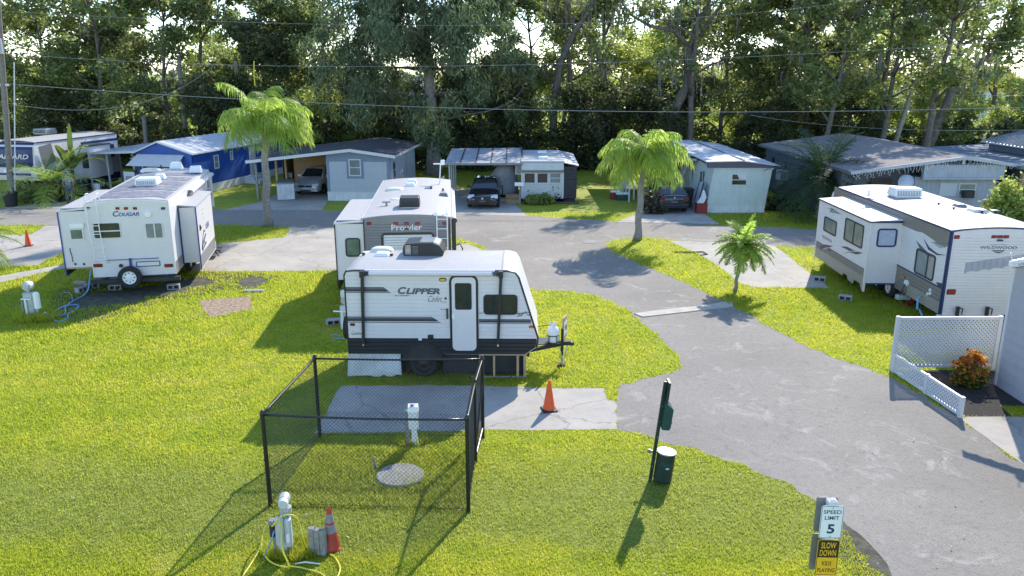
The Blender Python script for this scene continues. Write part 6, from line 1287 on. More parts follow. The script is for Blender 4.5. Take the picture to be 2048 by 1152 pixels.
mb = MB(); mb.prism([(xw0, .1), (xw1, .1), (xw1, ze-.12), (xr, zr-.12), (xw0, zA-.12)], 1, 2.0, L_-.3, 'home_slate'); siding(mb, Face(fr, 'l', xw0), -L_+.3, -2.0, .2, zA-.3, .3, .02, 'home_slate', vertical=True); obj('wall', mb, T)
px0 = F.hit(1852, 340)[0]; px1 = F.hit(2014, 340)[0]; pz1 = F.hit(1900, 329)[1]; pz0 = F.hit(1900, 357)[1]
mb = MB(); mb.box(px0, px1, .15, .35, pz0, pz1, 'home_slate_pale'); siding(mb, Face(fr, 'f', .15), px0, px1, pz0+.05, pz1-.04, .16, .012, 'home_slate_pale', vertical=True); mb.box(px0-.03, px1+.03, .08, .36, pz0-.07, pz0+.02, 'home_slate_pale'); mb.box(px0-.03, px1+.02, .09, .36, pz1-.03, pz1+.04, 'home_slate'); obj('gable_panel', mb, T)
mb = MB(); mb.box(px0-.2, px1-.1, .5, 2.0, .1, pz0+.0, 'home_slate_pale'); siding(mb, Face(fr, 'f', .5), px0-.2, px1-.1, .2, pz0-.08, .20, .014, 'home_slate_pale', vertical=True); obj('front_wall', mb, T)
Fw = Face(fr, 'f', .5); r = Fw.px(1880, 366, 1949, 392); window(T, Fw, (r[0], (r[0]+r[1])/2-.04, r[2], r[3]), 'vinyl_white', 'blind', .06, .01, hm=(.5,), off=.016); window(T, Fw, ((r[0]+r[1])/2+.04, r[1], r[2], r[3]), 'vinyl_white', 'glass_pale', .06, .01, hm=(.5,), off=.016)
r = Fw.px(1921, 394, 1943, 380); mb = MB(); mb.box(r[0], r[1], .18, .52, r[2], r[3], 'chassis'); w_ = obj('window_air_conditioner', mb, T); mb = MB(); mb.box(r[0]+.05, r[1]-.05, .17, .178, r[2]+.05, r[3]-.05, 'black_plastic'); obj('grille', mb, w_)
x_ = F.hit(1930, 318)[0]; mb = MB(); mb.box(x_-.05, x_+.05, .02, .14, pz1, zr-.12, 'home_slate_pale'); obj('king_post', mb, T)
FLl = Face(fr, 'l', xw0)
for y_ in (5.0, 7.2, 9.6, 12.0): window(T, FLl, (-y_-.6, -y_, 1.2, 2.2), 'home_slate', 'glass', .06, .01, off=.03)
q = FLl.hit(1571, 349); mb = MB(); mb.box(xw0-.5, xw0, -q[0]-.5, -q[0]+.2, 1.1, 1.65, 'vinyl_white'); mb.box(xw0-.45, xw0-.05, -q[0]-.512, -q[0]-.5, 1.17, 1.6, 'grey_plastic'); obj('window_air_conditioner', mb, T)
window(T, Face(fr, 'f', 2.0), (1.6, 2.6, 1.1, 2.1), 'home_slate', 'glass', .06, .01)
mb = MB(); mb.box(px0-1.6, px0-.6, 1.9, 1.99, .2, 2.2, 'wood_dark'); dd = obj('door', mb, T)
# icicle lights
o = thing('icicle_lights', 'white icicle string lights hanging along the front eave of the large grey house', 'string lights', fr.loc); mb = MB(); rr = random.Random(21)
def ev(t): return (t, zA+(zr-zA)*t/xr-.1) if t < xr else (t, zr+(ze-zr)*(t-xr)/(xe-xr)-.1)
t = .1
while t < xe-.2:
    x_, z_ = ev(t); n = rr.randint(2, 6); pts = [(x_, -.06, z_)]
    for k in range(n): pts.append((x_+rr.uniform(-.05, .05), -.06+rr.uniform(-.02, .02), z_-.055*(k+1)))
    mb.tube(pts, .009, 'white_plastic', 3); t += .13
obj('light_strands', mb, o); mb = MB(); mb.tube([(a, -.06, b) for a, b in (ev(.05+(xe-.1)*k/30) for k in range(31))], .008, 'white_plastic', 3); obj('cable', mb, o)
q = P(1812, 365, 36.6); o = thing('satellite_dish', 'grey satellite dish in front of the dark recess of the large house', 'satellite dish', (q[0], q[1], 0)); mb = MB(); mb.cyl((0, 0, 0), (0, 0, q[2]-.2), .03, 'galv'); obj('mast', mb, o)
mb = MB(); n = 16; vs = [(0, .06, 0)] + [(.34*math.cos(2*math.pi*i/n), -.06, .38*math.sin(2*math.pi*i/n)) for i in range(n)] + [(0, .08, 0)] + [(.34*math.cos(2*math.pi*i/n), -.04, .38*math.sin(2*math.pi*i/n)) for i in range(n)]
mb.add(vs, [(0, 1+i, 1+(i+1) % n) for i in range(n)] + [(n+1, n+2+(i+1) % n, n+2+i) for i in range(n)] + [(1+i, n+2+i, n+2+(i+1) % n, 1+(i+1) % n) for i in range(n)], 'galv_pale'); d_ = obj('dish', mb, o, smooth=True, fix=False); d_.location = (0, 0, q[2]); d_.rotation_euler = (R(-35), 0, R(-30))

# -------- metal roofed house behind it and ribbed roof at the edge
q = P(1850, 290, 45.5); fr = Frame(q[0], 36.6, 0.0); T = thing('house', 'low house with blue grey metal roof at the right edge', 'house', fr.loc)
z_ = 3.05; mb = MB(); mb.hexa([(0, 0, z_-.06), (7, 0, z_+.3), (7, 9.3, z_+.3), (0, 9.3, z_-.06), (0, 0, z_), (7, 0, z_+.36), (7, 9.3, z_+.36), (0, 9.3, z_)], 'roof_metal_blue'); rf = obj('roof', mb, T)
mb = MB(); ribs(mb, (0, z_), (7, z_+.36), .2, 9.1, 12, .03, .03, 'roof_metal_blue'); mb.hexa([(-.03, -.04, z_-.14), (7, -.04, z_+.22), (7, 0, z_+.22), (-.03, 0, z_-.14), (-.03, -.04, z_+.02), (7, -.04, z_+.38), (7, 0, z_+.38), (-.03, 0, z_+.02)], 'roof_metal_blue'); mb.box(-.06, -.0, 0, 9.3, z_-.14, z_+.02, 'roof_metal_blue'); obj('roof_ribs', mb, rf)
mb = MB(); mb.box(.5, 6.6, .5, 9, .05, z_-.04, 'home_slate'); obj('wall', mb, T)
mb = MB(); mb.box(-.0, .3, -.2, .0, 1.9, z_-.3, 'osb'); obj('post', mb, T)
fr = Frame(25.2, 38.4, 0.0, 0); T = thing('house', 'corrugated pale metal roof rising above the blue grey roof at the right edge', 'house', fr.loc)
mb = MB(); q1 = P(1970, 286, 43.0); q2 = P(2042, 264, 43.5); 
mb.hexa([(0, 0, 3.56), (5.5, 0, 4.9), (5.5, 5, 4.9), (0, 5, 3.56), (0, 0, 3.62), (5.5, 0, 4.96), (5.5, 5, 4.96), (0, 5, 3.62)], 'roof_metal'); rf = obj('roof', mb, T)
mb = MB(); ribs(mb, (0, 3.62), (5.5, 4.96), .1, 4.9, 16, .05, .06, 'roof_metal_blue'); obj('roof_ribs', mb, rf)
mb = MB(); mb.box(.3, 5.2, .3, 4.7, 3.2, 3.7, 'home_slate'); mb.box(.5, 5.2, .3, 4.7, 3.7, 3.75, 'home_slate'); mb.box(1.5, 1.8, 4.9, 5.1, .0, 3.9, 'home_slate'); obj('wall', mb, T)

# -------- siding clad building at the right edge, with scalloped awning
b0 = G(1990, 770); b1 = G(2048, 806); top = P(2018, 535, b0[1]); A_ = math.atan2(b1[0]-b0[0], b0[1]-b1[1]); fr = Frame(b0[0], b0[1], 0.0)
T = thing('building', 'pale clapboard building at the right edge with a scalloped white awning', 'building', fr.loc)
ht = top[2]; mb = MB(); LY = 11.0
gz = 1.9; mb.prism([(0, 0), (0, ht), (-LY/2, ht+gz), (-LY, ht), (-LY, 0)], 0, 0.012, 6, 'wall_siding'); obj('wall', mb, T)
mb = MB(); FLl = Face(fr, 'l', 0.012); 
n = 19; p = .245
for i in range(n):
    za_ = p*i; zc_ = min(p*(i+1), ht+gz-.03); e = max(0, (zc_-ht))/gz*LY/2; mb.hexa([(-.016, -LY+e, za_), (.012, -LY+e, za_), (.012, -.04-e, za_), (-.016, -.04-e, za_), (.006, -LY+e, zc_-.002), (.012, -LY+e, zc_-.002), (.012, -.04-e, zc_-.002), (.006, -.04-e, zc_-.002)], 'wall_siding')
obj('siding', mb, T)
mb = MB(); mb.box(-.025, .07, -.05, .03, 0, ht, 'vinyl_white'); obj('corner_trim', mb, T)
mb = MB()
for ya_, yb_ in ((.06, -LY/2), (-LY-.06, -LY/2)): mb.hexa([(-.04, ya_, ht-.02), (6.2, ya_, ht-.02), (6.2, yb_, ht+gz), (-.04, yb_, ht+gz), (-.04, ya_, ht+.04), (6.2, ya_, ht+.04), (6.2, yb_, ht+gz+.06), (-.04, yb_, ht+gz+.06)], 'roof_metal')
obj('roof', mb, T)
aL = P(1932, 526, b0[1]+.15); aR = P(2048, 509, b0[1]-.35)
dx, dy = aR[0]-aL[0], aR[1]-aL[1]
mb = MB(); n = 30; zz0, zz1 = aL[2]-.02, aL[2]-.02
vs = []; K = 44
for i in range(K+1):
    t = i/K*2.4; x = aL[0]-fr.x+dx*t; y = aL[1]-fr.y+dy*t; zt_ = aL[2]+(aR[2]-aL[2])*t; sc_ = .035*abs(math.sin(i*math.pi/4*1.0))
    wav = .012*math.sin(i*math.pi/1.0); vs += [(x, y, zt_), (x, y, zt_-.22-.035+sc_), (x, y+.02, zt_), (x, y+.02, zt_-.22-.035+sc_)]
mb.add(vs, [(4*i, 4*i+4, 4*i+5, 4*i+1) for i in range(K)] + [(4*i+2, 4*i+3, 4*i+7, 4*i+6) for i in range(K)] + [(4*i+1, 4*i+5, 4*i+7, 4*i+3) for i in range(K)], 'wall_siding')
for i in range(0, K, 2):
    t = i/K*2.4; x = aL[0]-fr.x+dx*t; y = aL[1]-fr.y+dy*t; zt_ = aL[2]+(aR[2]-aL[2])*t; mb.cyl((x, y-.006, zt_-.2), (x, y-.006, zt_-.01), .012, 'wall_siding', n=6)
obj('awning', mb, T)
q = P(2030, 524, b0[1]-.45); mb = MB(); mb.box(q[0]-fr.x-.12, q[0]-fr.x+.02, -.55, -.42, q[2]-.08, q[2]+.02, 'white_plastic'); mb.cyl((q[0]-fr.x-.1, -.5, q[2]), (q[0]-fr.x+.16, -.52, q[2]+.05), .05, 'white_plastic', .065); mb.cyl((q[0]-fr.x-.08, -.48, q[2]), (q[0]-fr.x-.16, -.5, q[2]+.22), .008, 'white_plastic'); obj('flood_light', mb, T)

# ================================================================== cars (front at y=0, looking along -y)
def car(name, label, cat, loc, rz, L_, W, H_, kind, paint):
    T = thing(name, label, cat, loc, rz); hw = W/2
    if kind == 'hatch':
        st = [(0.0, .74, .30, .58), (.12, .90, .20, .70), (.5, .97, .17, .86), (1.0, 1.0, .17, .98), (1.6, 1.0, .17, 1.0), (2.8, 1.0, .18, 1.02), (L_-.3, .97, .20, 1.04), (L_-.05, .90, .28, 1.0), (L_, .82, .38, .80)]
        cab = [(.95, .97), (1.75, H_), (2.9, H_+.0), (L_-.15, 1.02)]
    elif kind == 'sedan':
        st = [(0.0, .76, .30, .58), (.12, .92, .20, .68), (.6, .98, .17, .82), (1.25, 1.0, .16, .93), (2.0, 1.0, .16, .95), (3.4, 1.0, .18, .98), (L_-.5, .97, .20, 1.0), (L_-.08, .90, .28, .96), (L_, .80, .38, .75)]
        cab = [(1.2, .92), (2.0, H_), (3.1, H_), (L_-.6, .99)]
    else:
        st = [(0.0, .80, .28, .55), (.12, .93, .20, .66), (.6, .98, .18, .80), (1.4, 1.0, .17, .92), (2.0, 1.0, .17, .93), (3.6, 1.0, .18, .95), (L_-.3, .98, .20, .97), (L_-.06, .94, .28, .93), (L_, .88, .36, .70)]
        cab = [(1.35, .90), (2.1, H_), (L_-.75, H_-.02), (L_-.12, .96)]
    def sec(y, k, zb, zt):
        w_ = hw*k
        return [(-w_*.86, y, zb), (-w_*.99, y, zb+.10), (-w_, y, zb+(zt-zb)*.55), (-w_*.96, y, zt-.06), (-w_*.86, y, zt), (-w_*.4, y, zt+.035), (w_*.4, y, zt+.035), (w_*.86, y, zt), (w_*.96, y, zt-.06), (w_, y, zb+(zt-zb)*.55), (w_*.99, y, zb+.10), (w_*.86, y, zb)]
    mb = MB(); vs = []; n = 12
    for s_ in st: vs += sec(*s_)
    fs = [(i*n+k, i*n+(k+1) % n, (i+1)*n+(k+1) % n, (i+1)*n+k) for i in range(len(st)-1) for k in range(n)] + [tuple(range(n)), tuple(range((len(st)-1)*n, len(st)*n))]
    mb.add(vs, fs, paint); obj('body', mb, T, smooth=True, sub=2)
    # cabin
    (ya, za), (yb, zb_), (yc, zc_), (yd, zd_) = cab; wr = hw*.70; wb = hw*.90
    mb = MB(); c = [(-wb, ya, za-.04), (-wr, yb, zb_-.05), (-wr, yc, zc_-.05), (-wb, yd, zd_-.04), (wb, ya, za-.04), (wr, yb, zb_-.05), (wr, yc, zc_-.05), (wb, yd, zd_-.04)]
    mb.add(c, [(0, 3, 2, 1), (4, 5, 6, 7), (0, 1, 5, 4), (2, 3, 7, 6), (0, 4, 7, 3)], paint)
    mb.add([(-wr, yb, zb_-.05), (wr, yb, zb_-.05), (wr, yc, zc_-.05), (-wr, yc, zc_-.05), (-wr*.86, yb+.14, zb_), (wr*.86, yb+.14, zb_), (wr*.86, yc-.08, zc_), (-wr*.86, yc-.08, zc_)], [(0, 1, 5, 4), (1, 2, 6, 5), (2, 3, 7, 6), (3, 0, 4, 7), (4, 5, 6, 7)], paint)
    cb = obj('cabin', mb, T); q = cb.modifiers.new('bev', 'BEVEL'); q.width = .03; q.segments = 2; q.limit_method = 'ANGLE'
    def quadin(p, s0, s1, t0, t1, nrm):  # p: 4 corners bl br tr tl
        o = []
        for s_, t in ((s0, t0), (s1, t0), (s1, t1), (s0, t1)):
            b = [p[0][i]+(p[1][i]-p[0][i])*s_ for i in range(3)]; u = [p[3][i]+(p[2][i]-p[3][i])*s_ for i in range(3)]
            o.append([b[i]+(u[i]-b[i])*t + nrm[i]*.012 for i in range(3)])
        return o
    mb = MB(); mb.poly(quadin([c[0], c[4], c[5], c[1]], .06, .94, .16, .96, (0, -.7, .7)), 'glass'); obj('windshield', mb, T, fix=False)
    mb = MB(); mb.poly(quadin([c[7], c[3], c[2], c[6]], .08, .92, .18, .92, (0, .7, .7)), 'glass'); obj('rear_window', mb, T, fix=False)
    for s_ in (-1, 1):
        pp = [c[0], c[3], c[2], c[1]] if s_ < 0 else [c[4], c[7], c[6], c[5]]
        mb = MB(); mb.poly(quadin(pp, .17, .50, .22, .90, (s_, 0, .2)), 'glass'); mb.poly(quadin(pp, .53, .86, .22, .90, (s_, 0, .2)), 'glass'); obj('side_window', mb, T, fix=False)
        mb = MB(); mb.cbox(s_*hw*1.06-.10, s_*hw*1.06+.10, ya+.42, ya+.52, za+.02, za+.16, paint, .03); obj('wing_mirror', mb, T)
        xh = s_*hw*.72
        mb = MB(); mb.hexa([(xh-.20, .03, .58), (xh+.20, .12, .58), (xh+.20, .3, .6), (xh-.2, .3, .6), (xh-.17, .06, .72), (xh+.16, .18, .74), (xh+.16, .4, .78), (xh-.17, .4, .76)], 'lamp_glass'); h_ = obj('headlight', mb, T); q = h_.modifiers.new('bev', 'BEVEL'); q.width = .03; q.segments = 2
        mb = MB(); mb.cbox(xh-.15, xh+.15, L_-.12, L_+.012, .72, .82, 'red_light', .03); obj('tail_light', mb, T)
        for y_ in (.82 if kind != 'wagon' else .85, L_-.82): 
            wheel(T, (s_*(hw-.10), y_, .31), .31, .2, 0, rim='rim_grey', holes=6, face=s_)
            mb = MB(); K = 12; mb.add([(s_*(hw-.02), y_+.37*math.cos(math.pi*k/K), .29+.37*math.sin(math.pi*k/K)) for k in range(K+1)] + [(s_*(hw+.006), y_+.37*math.cos(math.pi*k/K), .29+.37*math.sin(math.pi*k/K)) for k in range(K+1)], [(k, k+1, K+2+k, K+1+k) for k in range(K)] + [tuple(range(K+1, 2*K+2))], 'chassis'); obj('wheel_arch', mb, T)
    mb = MB(); mb.cbox(-.42, .42, -.025, .05, .52, .62, 'black_plastic', .02); mb.cbox(-.38, .38, -.03, .05, .27, .38, 'black_plastic', .02); obj('grille', mb, T)
    mb = MB(); mb.cyl((0, -.03, .60), (0, -.045, .60), .06, 'chrome', n=14); mb.cyl((0, L_+.0, .86), (0, L_+.018, .86), .05, 'chrome', n=14); obj('badge', mb, T)
    mb = MB(); mb.box(-.17, .17, -.045, -.03, .41, .49, 'sign_white' if kind == 'hatch' else 'decal_grey'); mb.box(-.17, .17, L_+.006, L_+.018, .58, .68, 'decal_grey'); obj('licence_plate', mb, T)
    mb = MB(); mb.cbox(-hw*.93, hw*.93, -.03, .18, .28, .44, paint, .05); mb.cbox(-hw*.93, hw*.93, L_-.12, L_+.05, .32, .50, paint, .05); obj('bumper', mb, T)
    return T
q = G(965, 419); car('parked_car', 'glossy black sedan facing the camera under the flat metal carport', 'car', (q[0], q[1], 0), R(-3), 4.5, 1.76, 1.46, 'sedan', 'paint_black')
q = G(611, 392); car('parked_car', 'small silver white hatchback facing the camera under the dark shingle carport', 'car', (q[0], q[1]+.05, 0), R(-8), 3.8, 1.70, 1.50, 'hatch', 'paint_silver')
q = G(1344, 428); car('parked_car', 'dark green station wagon seen from behind beside the mint home', 'car', (q[0]-.15, q[1]+4.6, 0), R(183), 4.6, 1.75, 1.42, 'wagon', 'paint_green')

# ================================================================== person by the blue home
q = G(142, 406)
def skin_body(name, V, E, rad, parent, m, sub=2, root=0):
    me = bpy.data.meshes.new(name); me.from_pydata(V, E, []); o = bpy.data.objects.new(name, me); C.objects.link(o)
    o.modifiers.new('skin', 'SKIN'); 
    lay = me.skin_vertices[0] if me.skin_vertices else None
    if lay is None:
        bm = bmesh.new(); bm.from_mesh(me); bm.verts.layers.skin.verify(); bm.to_mesh(me); bm.free(); lay = me.skin_vertices[0]
    for i, r in enumerate(rad): lay.data[i].radius = (r, r) if not isinstance(r, tuple) else r; lay.data[i].use_root = (i == root)
    sb = o.modifiers.new('sub', 'SUBSURF'); sb.levels = sub; sb.render_levels = sub
    dg = bpy.context.evaluated_depsgraph_get(); m2 = bpy.data.meshes.new_from_object(o.evaluated_get(dg)); bpy.data.objects.remove(o)
    m2.materials.clear(); m2.materials.append(MATS[m]); m2.name = name
    for p_ in m2.polygons: p_.use_smooth = True; p_.material_index = 0
    return link(m2, name, parent)
PT = thing('person', 'person in blue cap, grey shirt and slate trousers standing near the blue home', 'person', (q[0], q[1], 0), R(25))
V = [(0, 0, .95), (0, 0, 1.10), (0, .01, 1.30), (0, 0, 1.43), (0, -.01, 1.52), (0, -.02, 1.62), (0, -.02, 1.72),
     (.10, 0, .90), (.11, -.01, .50), (.11, .02, .09), (.12, -.12, .04), (-.10, 0, .90), (-.12, -.03, .50), (-.13, .03, .09), (-.14, -.11, .04),
     (.17, 0, 1.40), (.25, .0, 1.13), (.24, -.12, .92), (.235, -.16, .85), (-.17, 0, 1.40), (-.26, -.02, 1.13), (-.20, -.20, 1.02), (-.18, -.26, .99)]
E_ = [(0, 1), (1, 2), (2, 3), (3, 4), (4, 5), (5, 6), (0, 7), (7, 8), (8, 9), (9, 10), (0, 11), (11, 12), (12, 13), (13, 14), (2, 15), (15, 16), (16, 17), (17, 18), (2, 19), (19, 20), (20, 21), (21, 22)]
rad = [(.15, .11), (.14, .10), (.17, .11), (.07, .07), (.055, .055), (.085, .10), (.075, .085), (.085, .085), (.058, .058), (.042, .042), (.04, .03), (.085, .085), (.058, .058), (.042, .042), (.04, .03), (.06, .06), (.042, .042), (.03, .03), (.035, .02), (.06, .06), (.042, .042), (.03, .03), (.035, .02)]
rn = len(V)
for hb, dr, sx in ((18, (0, -.02, -.09), 1), (22, (.02, -.08, -.02), -1)):
    for k in range(5):
        base = V[hb]; off = (-.026+.013*k)*1.1 if k < 4 else .03*sx*-1
        ln = (.9, 1.05, 1.0, .8, .6)[k]; p1 = (base[0]+off, base[1]+dr[1]*.5*ln, base[2]+dr[2]*.5*ln); p2 = (base[0]+off*1.1, base[1]+dr[1]*ln-.01, base[2]+dr[2]*ln-.005)
        i = len(V); V += [p1, p2]; E_ += [(hb, i), (i, i+1)]; rad += [(.009, .009), (.007, .007)]
skin_body('body', V, E_, rad, PT, 'skin')
sv = [(0, 0, .93), (0, 0, 1.10), (0, .01, 1.30), (0, 0, 1.42), (.18, 0, 1.39), (.245, 0, 1.22), (-.18, 0, 1.39), (-.25, -.01, 1.22)]
skin_body('shirt', sv, [(0, 1), (1, 2), (2, 3), (2, 4), (4, 5), (2, 6), (6, 7)], [(.175, .135), (.165, .125), (.195, .135), (.08, .08), (.078, .078), (.062, .062), (.078, .078), (.062, .062)], PT, 'cloth_grey')
tv = [(0, 0, .97), (.10, 0, .88), (.11, -.01, .50), (.11, .02, .10), (-.10, 0, .88), (-.12, -.03, .50), (-.13, .03, .10)]
skin_body('trousers', tv, [(0, 1), (1, 2), (2, 3), (0, 4), (4, 5), (5, 6)], [(.165, .13), (.108, .108), (.082, .082), (.07, .07), (.108, .108), (.082, .082), (.07, .07)], PT, 'cloth_blue')
for s_, x_, y_ in ((1, .115, -.05), (-1, -.135, -.04)): mb = MB(); mb.cbox(x_-.05, x_+.05, y_-.15, y_+.12, 0, .09, 'chassis', .03); obj('shoe', mb, PT)
mb = MB(); n = 16; vs = []; 
for k in range(5):
    t = k/4*math.pi/2; r_ = .105*math.cos(t); 
    for i in range(n): a = 2*math.pi*i/n; vs.append((r_*math.cos(a), -.02+r_*1.15*math.sin(a), 1.68+.11*math.sin(t)))
mb.add(vs, [(k*n+i, k*n+(i+1) % n, (k+1)*n+(i+1) % n, (k+1)*n+i) for k in range(4) for i in range(n)], 'cap_blue')
mb.add([(-.08, -.12, 1.69), (.08, -.12, 1.69), (.06, -.23, 1.67), (-.06, -.23, 1.67), (-.08, -.12, 1.70), (.08, -.12, 1.70), (.06, -.23, 1.68), (-.06, -.23, 1.68)], [(0, 1, 2, 3), (4, 5, 6, 7), (0, 4, 5, 1), (2, 6, 7, 3)], 'cap_blue'); obj('cap', mb, PT, smooth=True)
mb = MB()
for s_ in (-.035, .035): mb.lathe([(.001, -.012), (.012, 0), (.001, .012)], (s_, -.118, 1.655), 'chassis', 8)
mb.hexa([(-.014, -.12, 1.60), (.014, -.12, 1.60), (.014, -.10, 1.60), (-.014, -.10, 1.60), (-.006, -.122, 1.65), (.006, -.122, 1.65), (.006, -.10, 1.65), (-.006, -.10, 1.65)], 'skin'); mb.box(-.025, .025, -.118, -.10, 1.567, 1.575, 'paint_red')
for s_ in (-.095, .085): mb.cbox(s_, s_+.012, -.03, .015, 1.60, 1.665, 'skin', .005)
obj('face', mb, PT)

# ================================================================== black chain link enclosure
c0, c1, c2, c3, c4 = G(541, 1012), G(937, 1024), G(966, 876), G(640, 874), G(952, 930)
T = thing('chain_link_enclosure', 'black chain link enclosure around the round concrete lid on the lawn', 'fence', (c0[0], c0[1], 0))
def lw(p): return (p[0]-c0[0], p[1]-c0[1])
HF = 1.74
corners = [(c0, HF), (c1, HF), (c4, HF-.03), (c2, HF-.0), (c3, HF)]
for i, (c, h) in enumerate(corners):
    x, y = lw(c); r_ = .036 if i != 2 else .026
    mb = MB(); mb.cyl((x, y, -.02), (x, y, h+.01), r_, 'fence_black', n=12); mb.lathe([(r_*1.15, -.03), (r_*1.15, .01), (r_*.6, .05), (.001, .06)], (x, y, h+.01), 'fence_black', 12)
    if i != 2: mb.cyl((x, y, h-.03), (x, y, h+.0), r_*1.25, 'fence_black', n=12)
    mb.cyl((x, y, h*.5), (x, y, h*.5+.03), r_*1.2, 'fence_black', n=12); obj('post', mb, T, smooth=True, angle=40)
def panel(a, b, ha, hb, sag=0):
    xa, ya = lw(a); xb, yb = lw(b); Ld = math.hypot(xb-xa, yb-ya); ux, uy = (xb-xa)/Ld, (yb-ya)/Ld
    mb = MB(); pts = [(xa+ux*Ld*k/8, ya+uy*Ld*k/8, ha+(hb-ha)*k/8-.02-sag*math.sin(math.pi*k/8)) for k in range(9)]; mb.tube(pts, .021, 'fence_black', 8); obj('top_rail', mb, T, smooth=True)
    mb = MB(); mb.cyl((xa, ya, .06), (xb, yb, .06), .004, 'fence_black', n=5); obj('tension_wire', mb, T)
    # woven wires: two diagonal families, real thin prisms
    r_ = .0025; s_ = .074; z0_ = .03; V_ = []; F_ = []; nx, ny_ = -uy, ux; H0 = (ha+hb)/2+.035
    def seg(p, q_, off):
        d = (q_[0]-p[0], q_[1]-p[1]); l = math.hypot(*d); px_, pz = -d[1]/l, d[0]/l; o_ = len(V_)
        for (t, z) in (p, q_):
            for (e1, e2) in ((1, 0), (-.5, .87), (-.5, -.87)):
                tt = t+px_*r_*e1; zz = z+pz*r_*e1; oo = off+r_*e2; V_.append((xa+ux*tt+nx*oo, ya+uy*tt+ny_*oo, zz))
        for k in range(3): j = (k+1) % 3; F_.append((o_+k, o_+j, o_+3+j, o_+3+k))
    K = int((Ld+H0)/s_)+1
    for k in range(K):
        t = k*s_
        # rising to the right
        p = [t-H0, z0_]; e = [t, z0_+H0]
        a0 = max(p[0], 0); a1 = min(e[0], Ld)
        if a1 > a0 + .01: seg((a0, z0_+a0-p[0]), (a1, z0_+a1-p[0]), .022); seg((Ld-a0, z0_+a0-p[0]), (Ld-a1, z0_+a1-p[0]), .027)
    np_mesh('chain_link_mesh', V_, F_, ['fence_wire'], T)
for a, b, ha, hb, sg in ((c0, c1, HF, HF, .03), (c1, c4, HF, HF-.03, 0), (c4, c2, HF-.03, HF, 0), (c2, c3, HF, HF, .02), (c3, c0, HF, HF, 0)): panel(a, b, ha, hb, sg)
mb = MB(); x, y = lw(c4); x2, y2 = lw(c2); mb.tube([(x, y, .35), (x2, y2, 1.25)], .018, 'fence_black', 8); mb.tube([(x, y, .2), (x2, y2, .25)], .018, 'fence_black', 8); obj('gate_brace', mb, T)
x, y = G(800, 955); mb = MB(); mb.lathe([(.44, 0), (.445, .03), (.42, .055), (.0001, .06)], (0, 0, 0), 'manhole', 36); T2 = obj('concrete_lid', mb, loc=(x, y, .02)); tag(T2, 'round concrete lid lying in the grass inside the black fence', 'lid')
x, y = G(752, 940); mb = MB(); mb.hexa([(-.03, -.02, 0), (.03, -.02, 0), (.03, .02, 0), (-.03, .02, 0), (-.06, -.01, .26), (-.02, -.01, .26), (-.02, .02, .25), (-.06, .02, .25)], 'wood_grey'); tag(obj('stake', mb, loc=(x, y, 0)), 'short grey stake beside the round concrete lid', 'stake')
# pedestal seen through the fence
x, y = G(822, 893); T = thing('utility_pedestal', 'white electric pedestal with a red sticker, seen through the black fence', 'utility pedestal', (x, y, 0), R(5))
mb = MB(); mb.box(-.09, -.03, 0, .05, 0, .78, 'wood_grey'); mb.box(.02, .10, -.02, .05, 0, .6, 'white_plastic'); mb.tube([(.1, 0, .45), (.13, -.02, .2), (.16, -.03, .0)], .018, 'white_plastic', 6); obj('post', mb, T)
mb = MB(); mb.cbox(-.03, .17, -.10, .02, .42, .86, 'white_plastic', .03); mb.hexa([(-.04, -.12, .80), (.18, -.12, .80), (.18, .03, .80), (-.04, .03, .80), (-.03, -.09, .89), (.17, -.09, .89), (.17, .03, .92), (-.03, .03, .92)], 'white_plastic'); obj('meter_box', mb, T)
mb = MB(); mb.box(.02, .09, -.085, -.02, .915, .921, 'red_light'); obj('sticker', mb, T)
# pedestal at lower left with yellow hose
x, y = G(570, 1112); T = thing('utility_pedestal', 'weathered grey electric pedestal with round meter at the lower left, hung with a yellow hose', 'utility pedestal', (x, y, 0), R(8)); 
mb = MB(); mb.box(-.06, .05, -.03, .06, 0, .55, 'galv_pale'); mb.box(.06, .12, -.02, .05, 0, .60, 'wood_grey'); mb.box(-.16, -.10, 0, .06, 0, .5, 'wood_grey'); obj('post', mb, T)
mb = MB(); mb.cbox(-.10, .03, -.11, .05, .26, .72, 'galv_pale', .04); obj('outlet_box', mb, T); mb = MB(); mb.cbox(.035, .14, -.10, .05, .22, .69, 'galv_pale', .03); mb.box(.06, .11, -.115, -.1, .30, .45, 'white_plastic'); obj('outlet_box', mb, T)
mb = MB(); mb.cbox(-.02, .15, -.05, .10, .72, .88, 'galv', .04); obj('meter_socket', mb, T); mb = MB(); mb.cyl((.06, .08, .98), (.06, -.06, .98), .085, 'galv', n=20); mb.cyl((.06, -.06, .98), (.06, -.16, .98), .078, 'galv_pale', .07, n=20); mb.cyl((.06, 0, .85), (.06, 0, .95), .05, 'galv', n=12); obj('electric_meter', mb, T, smooth=True, angle=40)
mb = MB(); mb.cbox(-.19, -.11, -.06, .05, .38, .62, 'chassis', .02); mb.cbox(-.2, -.10, -.08, .06, .60, .66, 'wood_grey', .02); obj('side_box', mb, T)
mb = MB()
def gp(u, v, z): x_, y_ = G(u, v, z); return (x_, y_, z)
mb.tube(crv([gp(480, 1160, .02), gp(510, 1115, .03), gp(525, 1085, .06), gp(528, 1062, .25), gp(535, 1048, .40), gp(545, 1052, .6), gp(556, 1038, .73), gp(562, 1050, .62), gp(563, 1070, .45), gp(565, 1100, .28), gp(577, 1132, .06), gp(555, 1130, .04), gp(535, 1118, .04), gp(523, 1095, .05), gp(526, 1070, .10)]), .013, 'hose_yellow', 8)
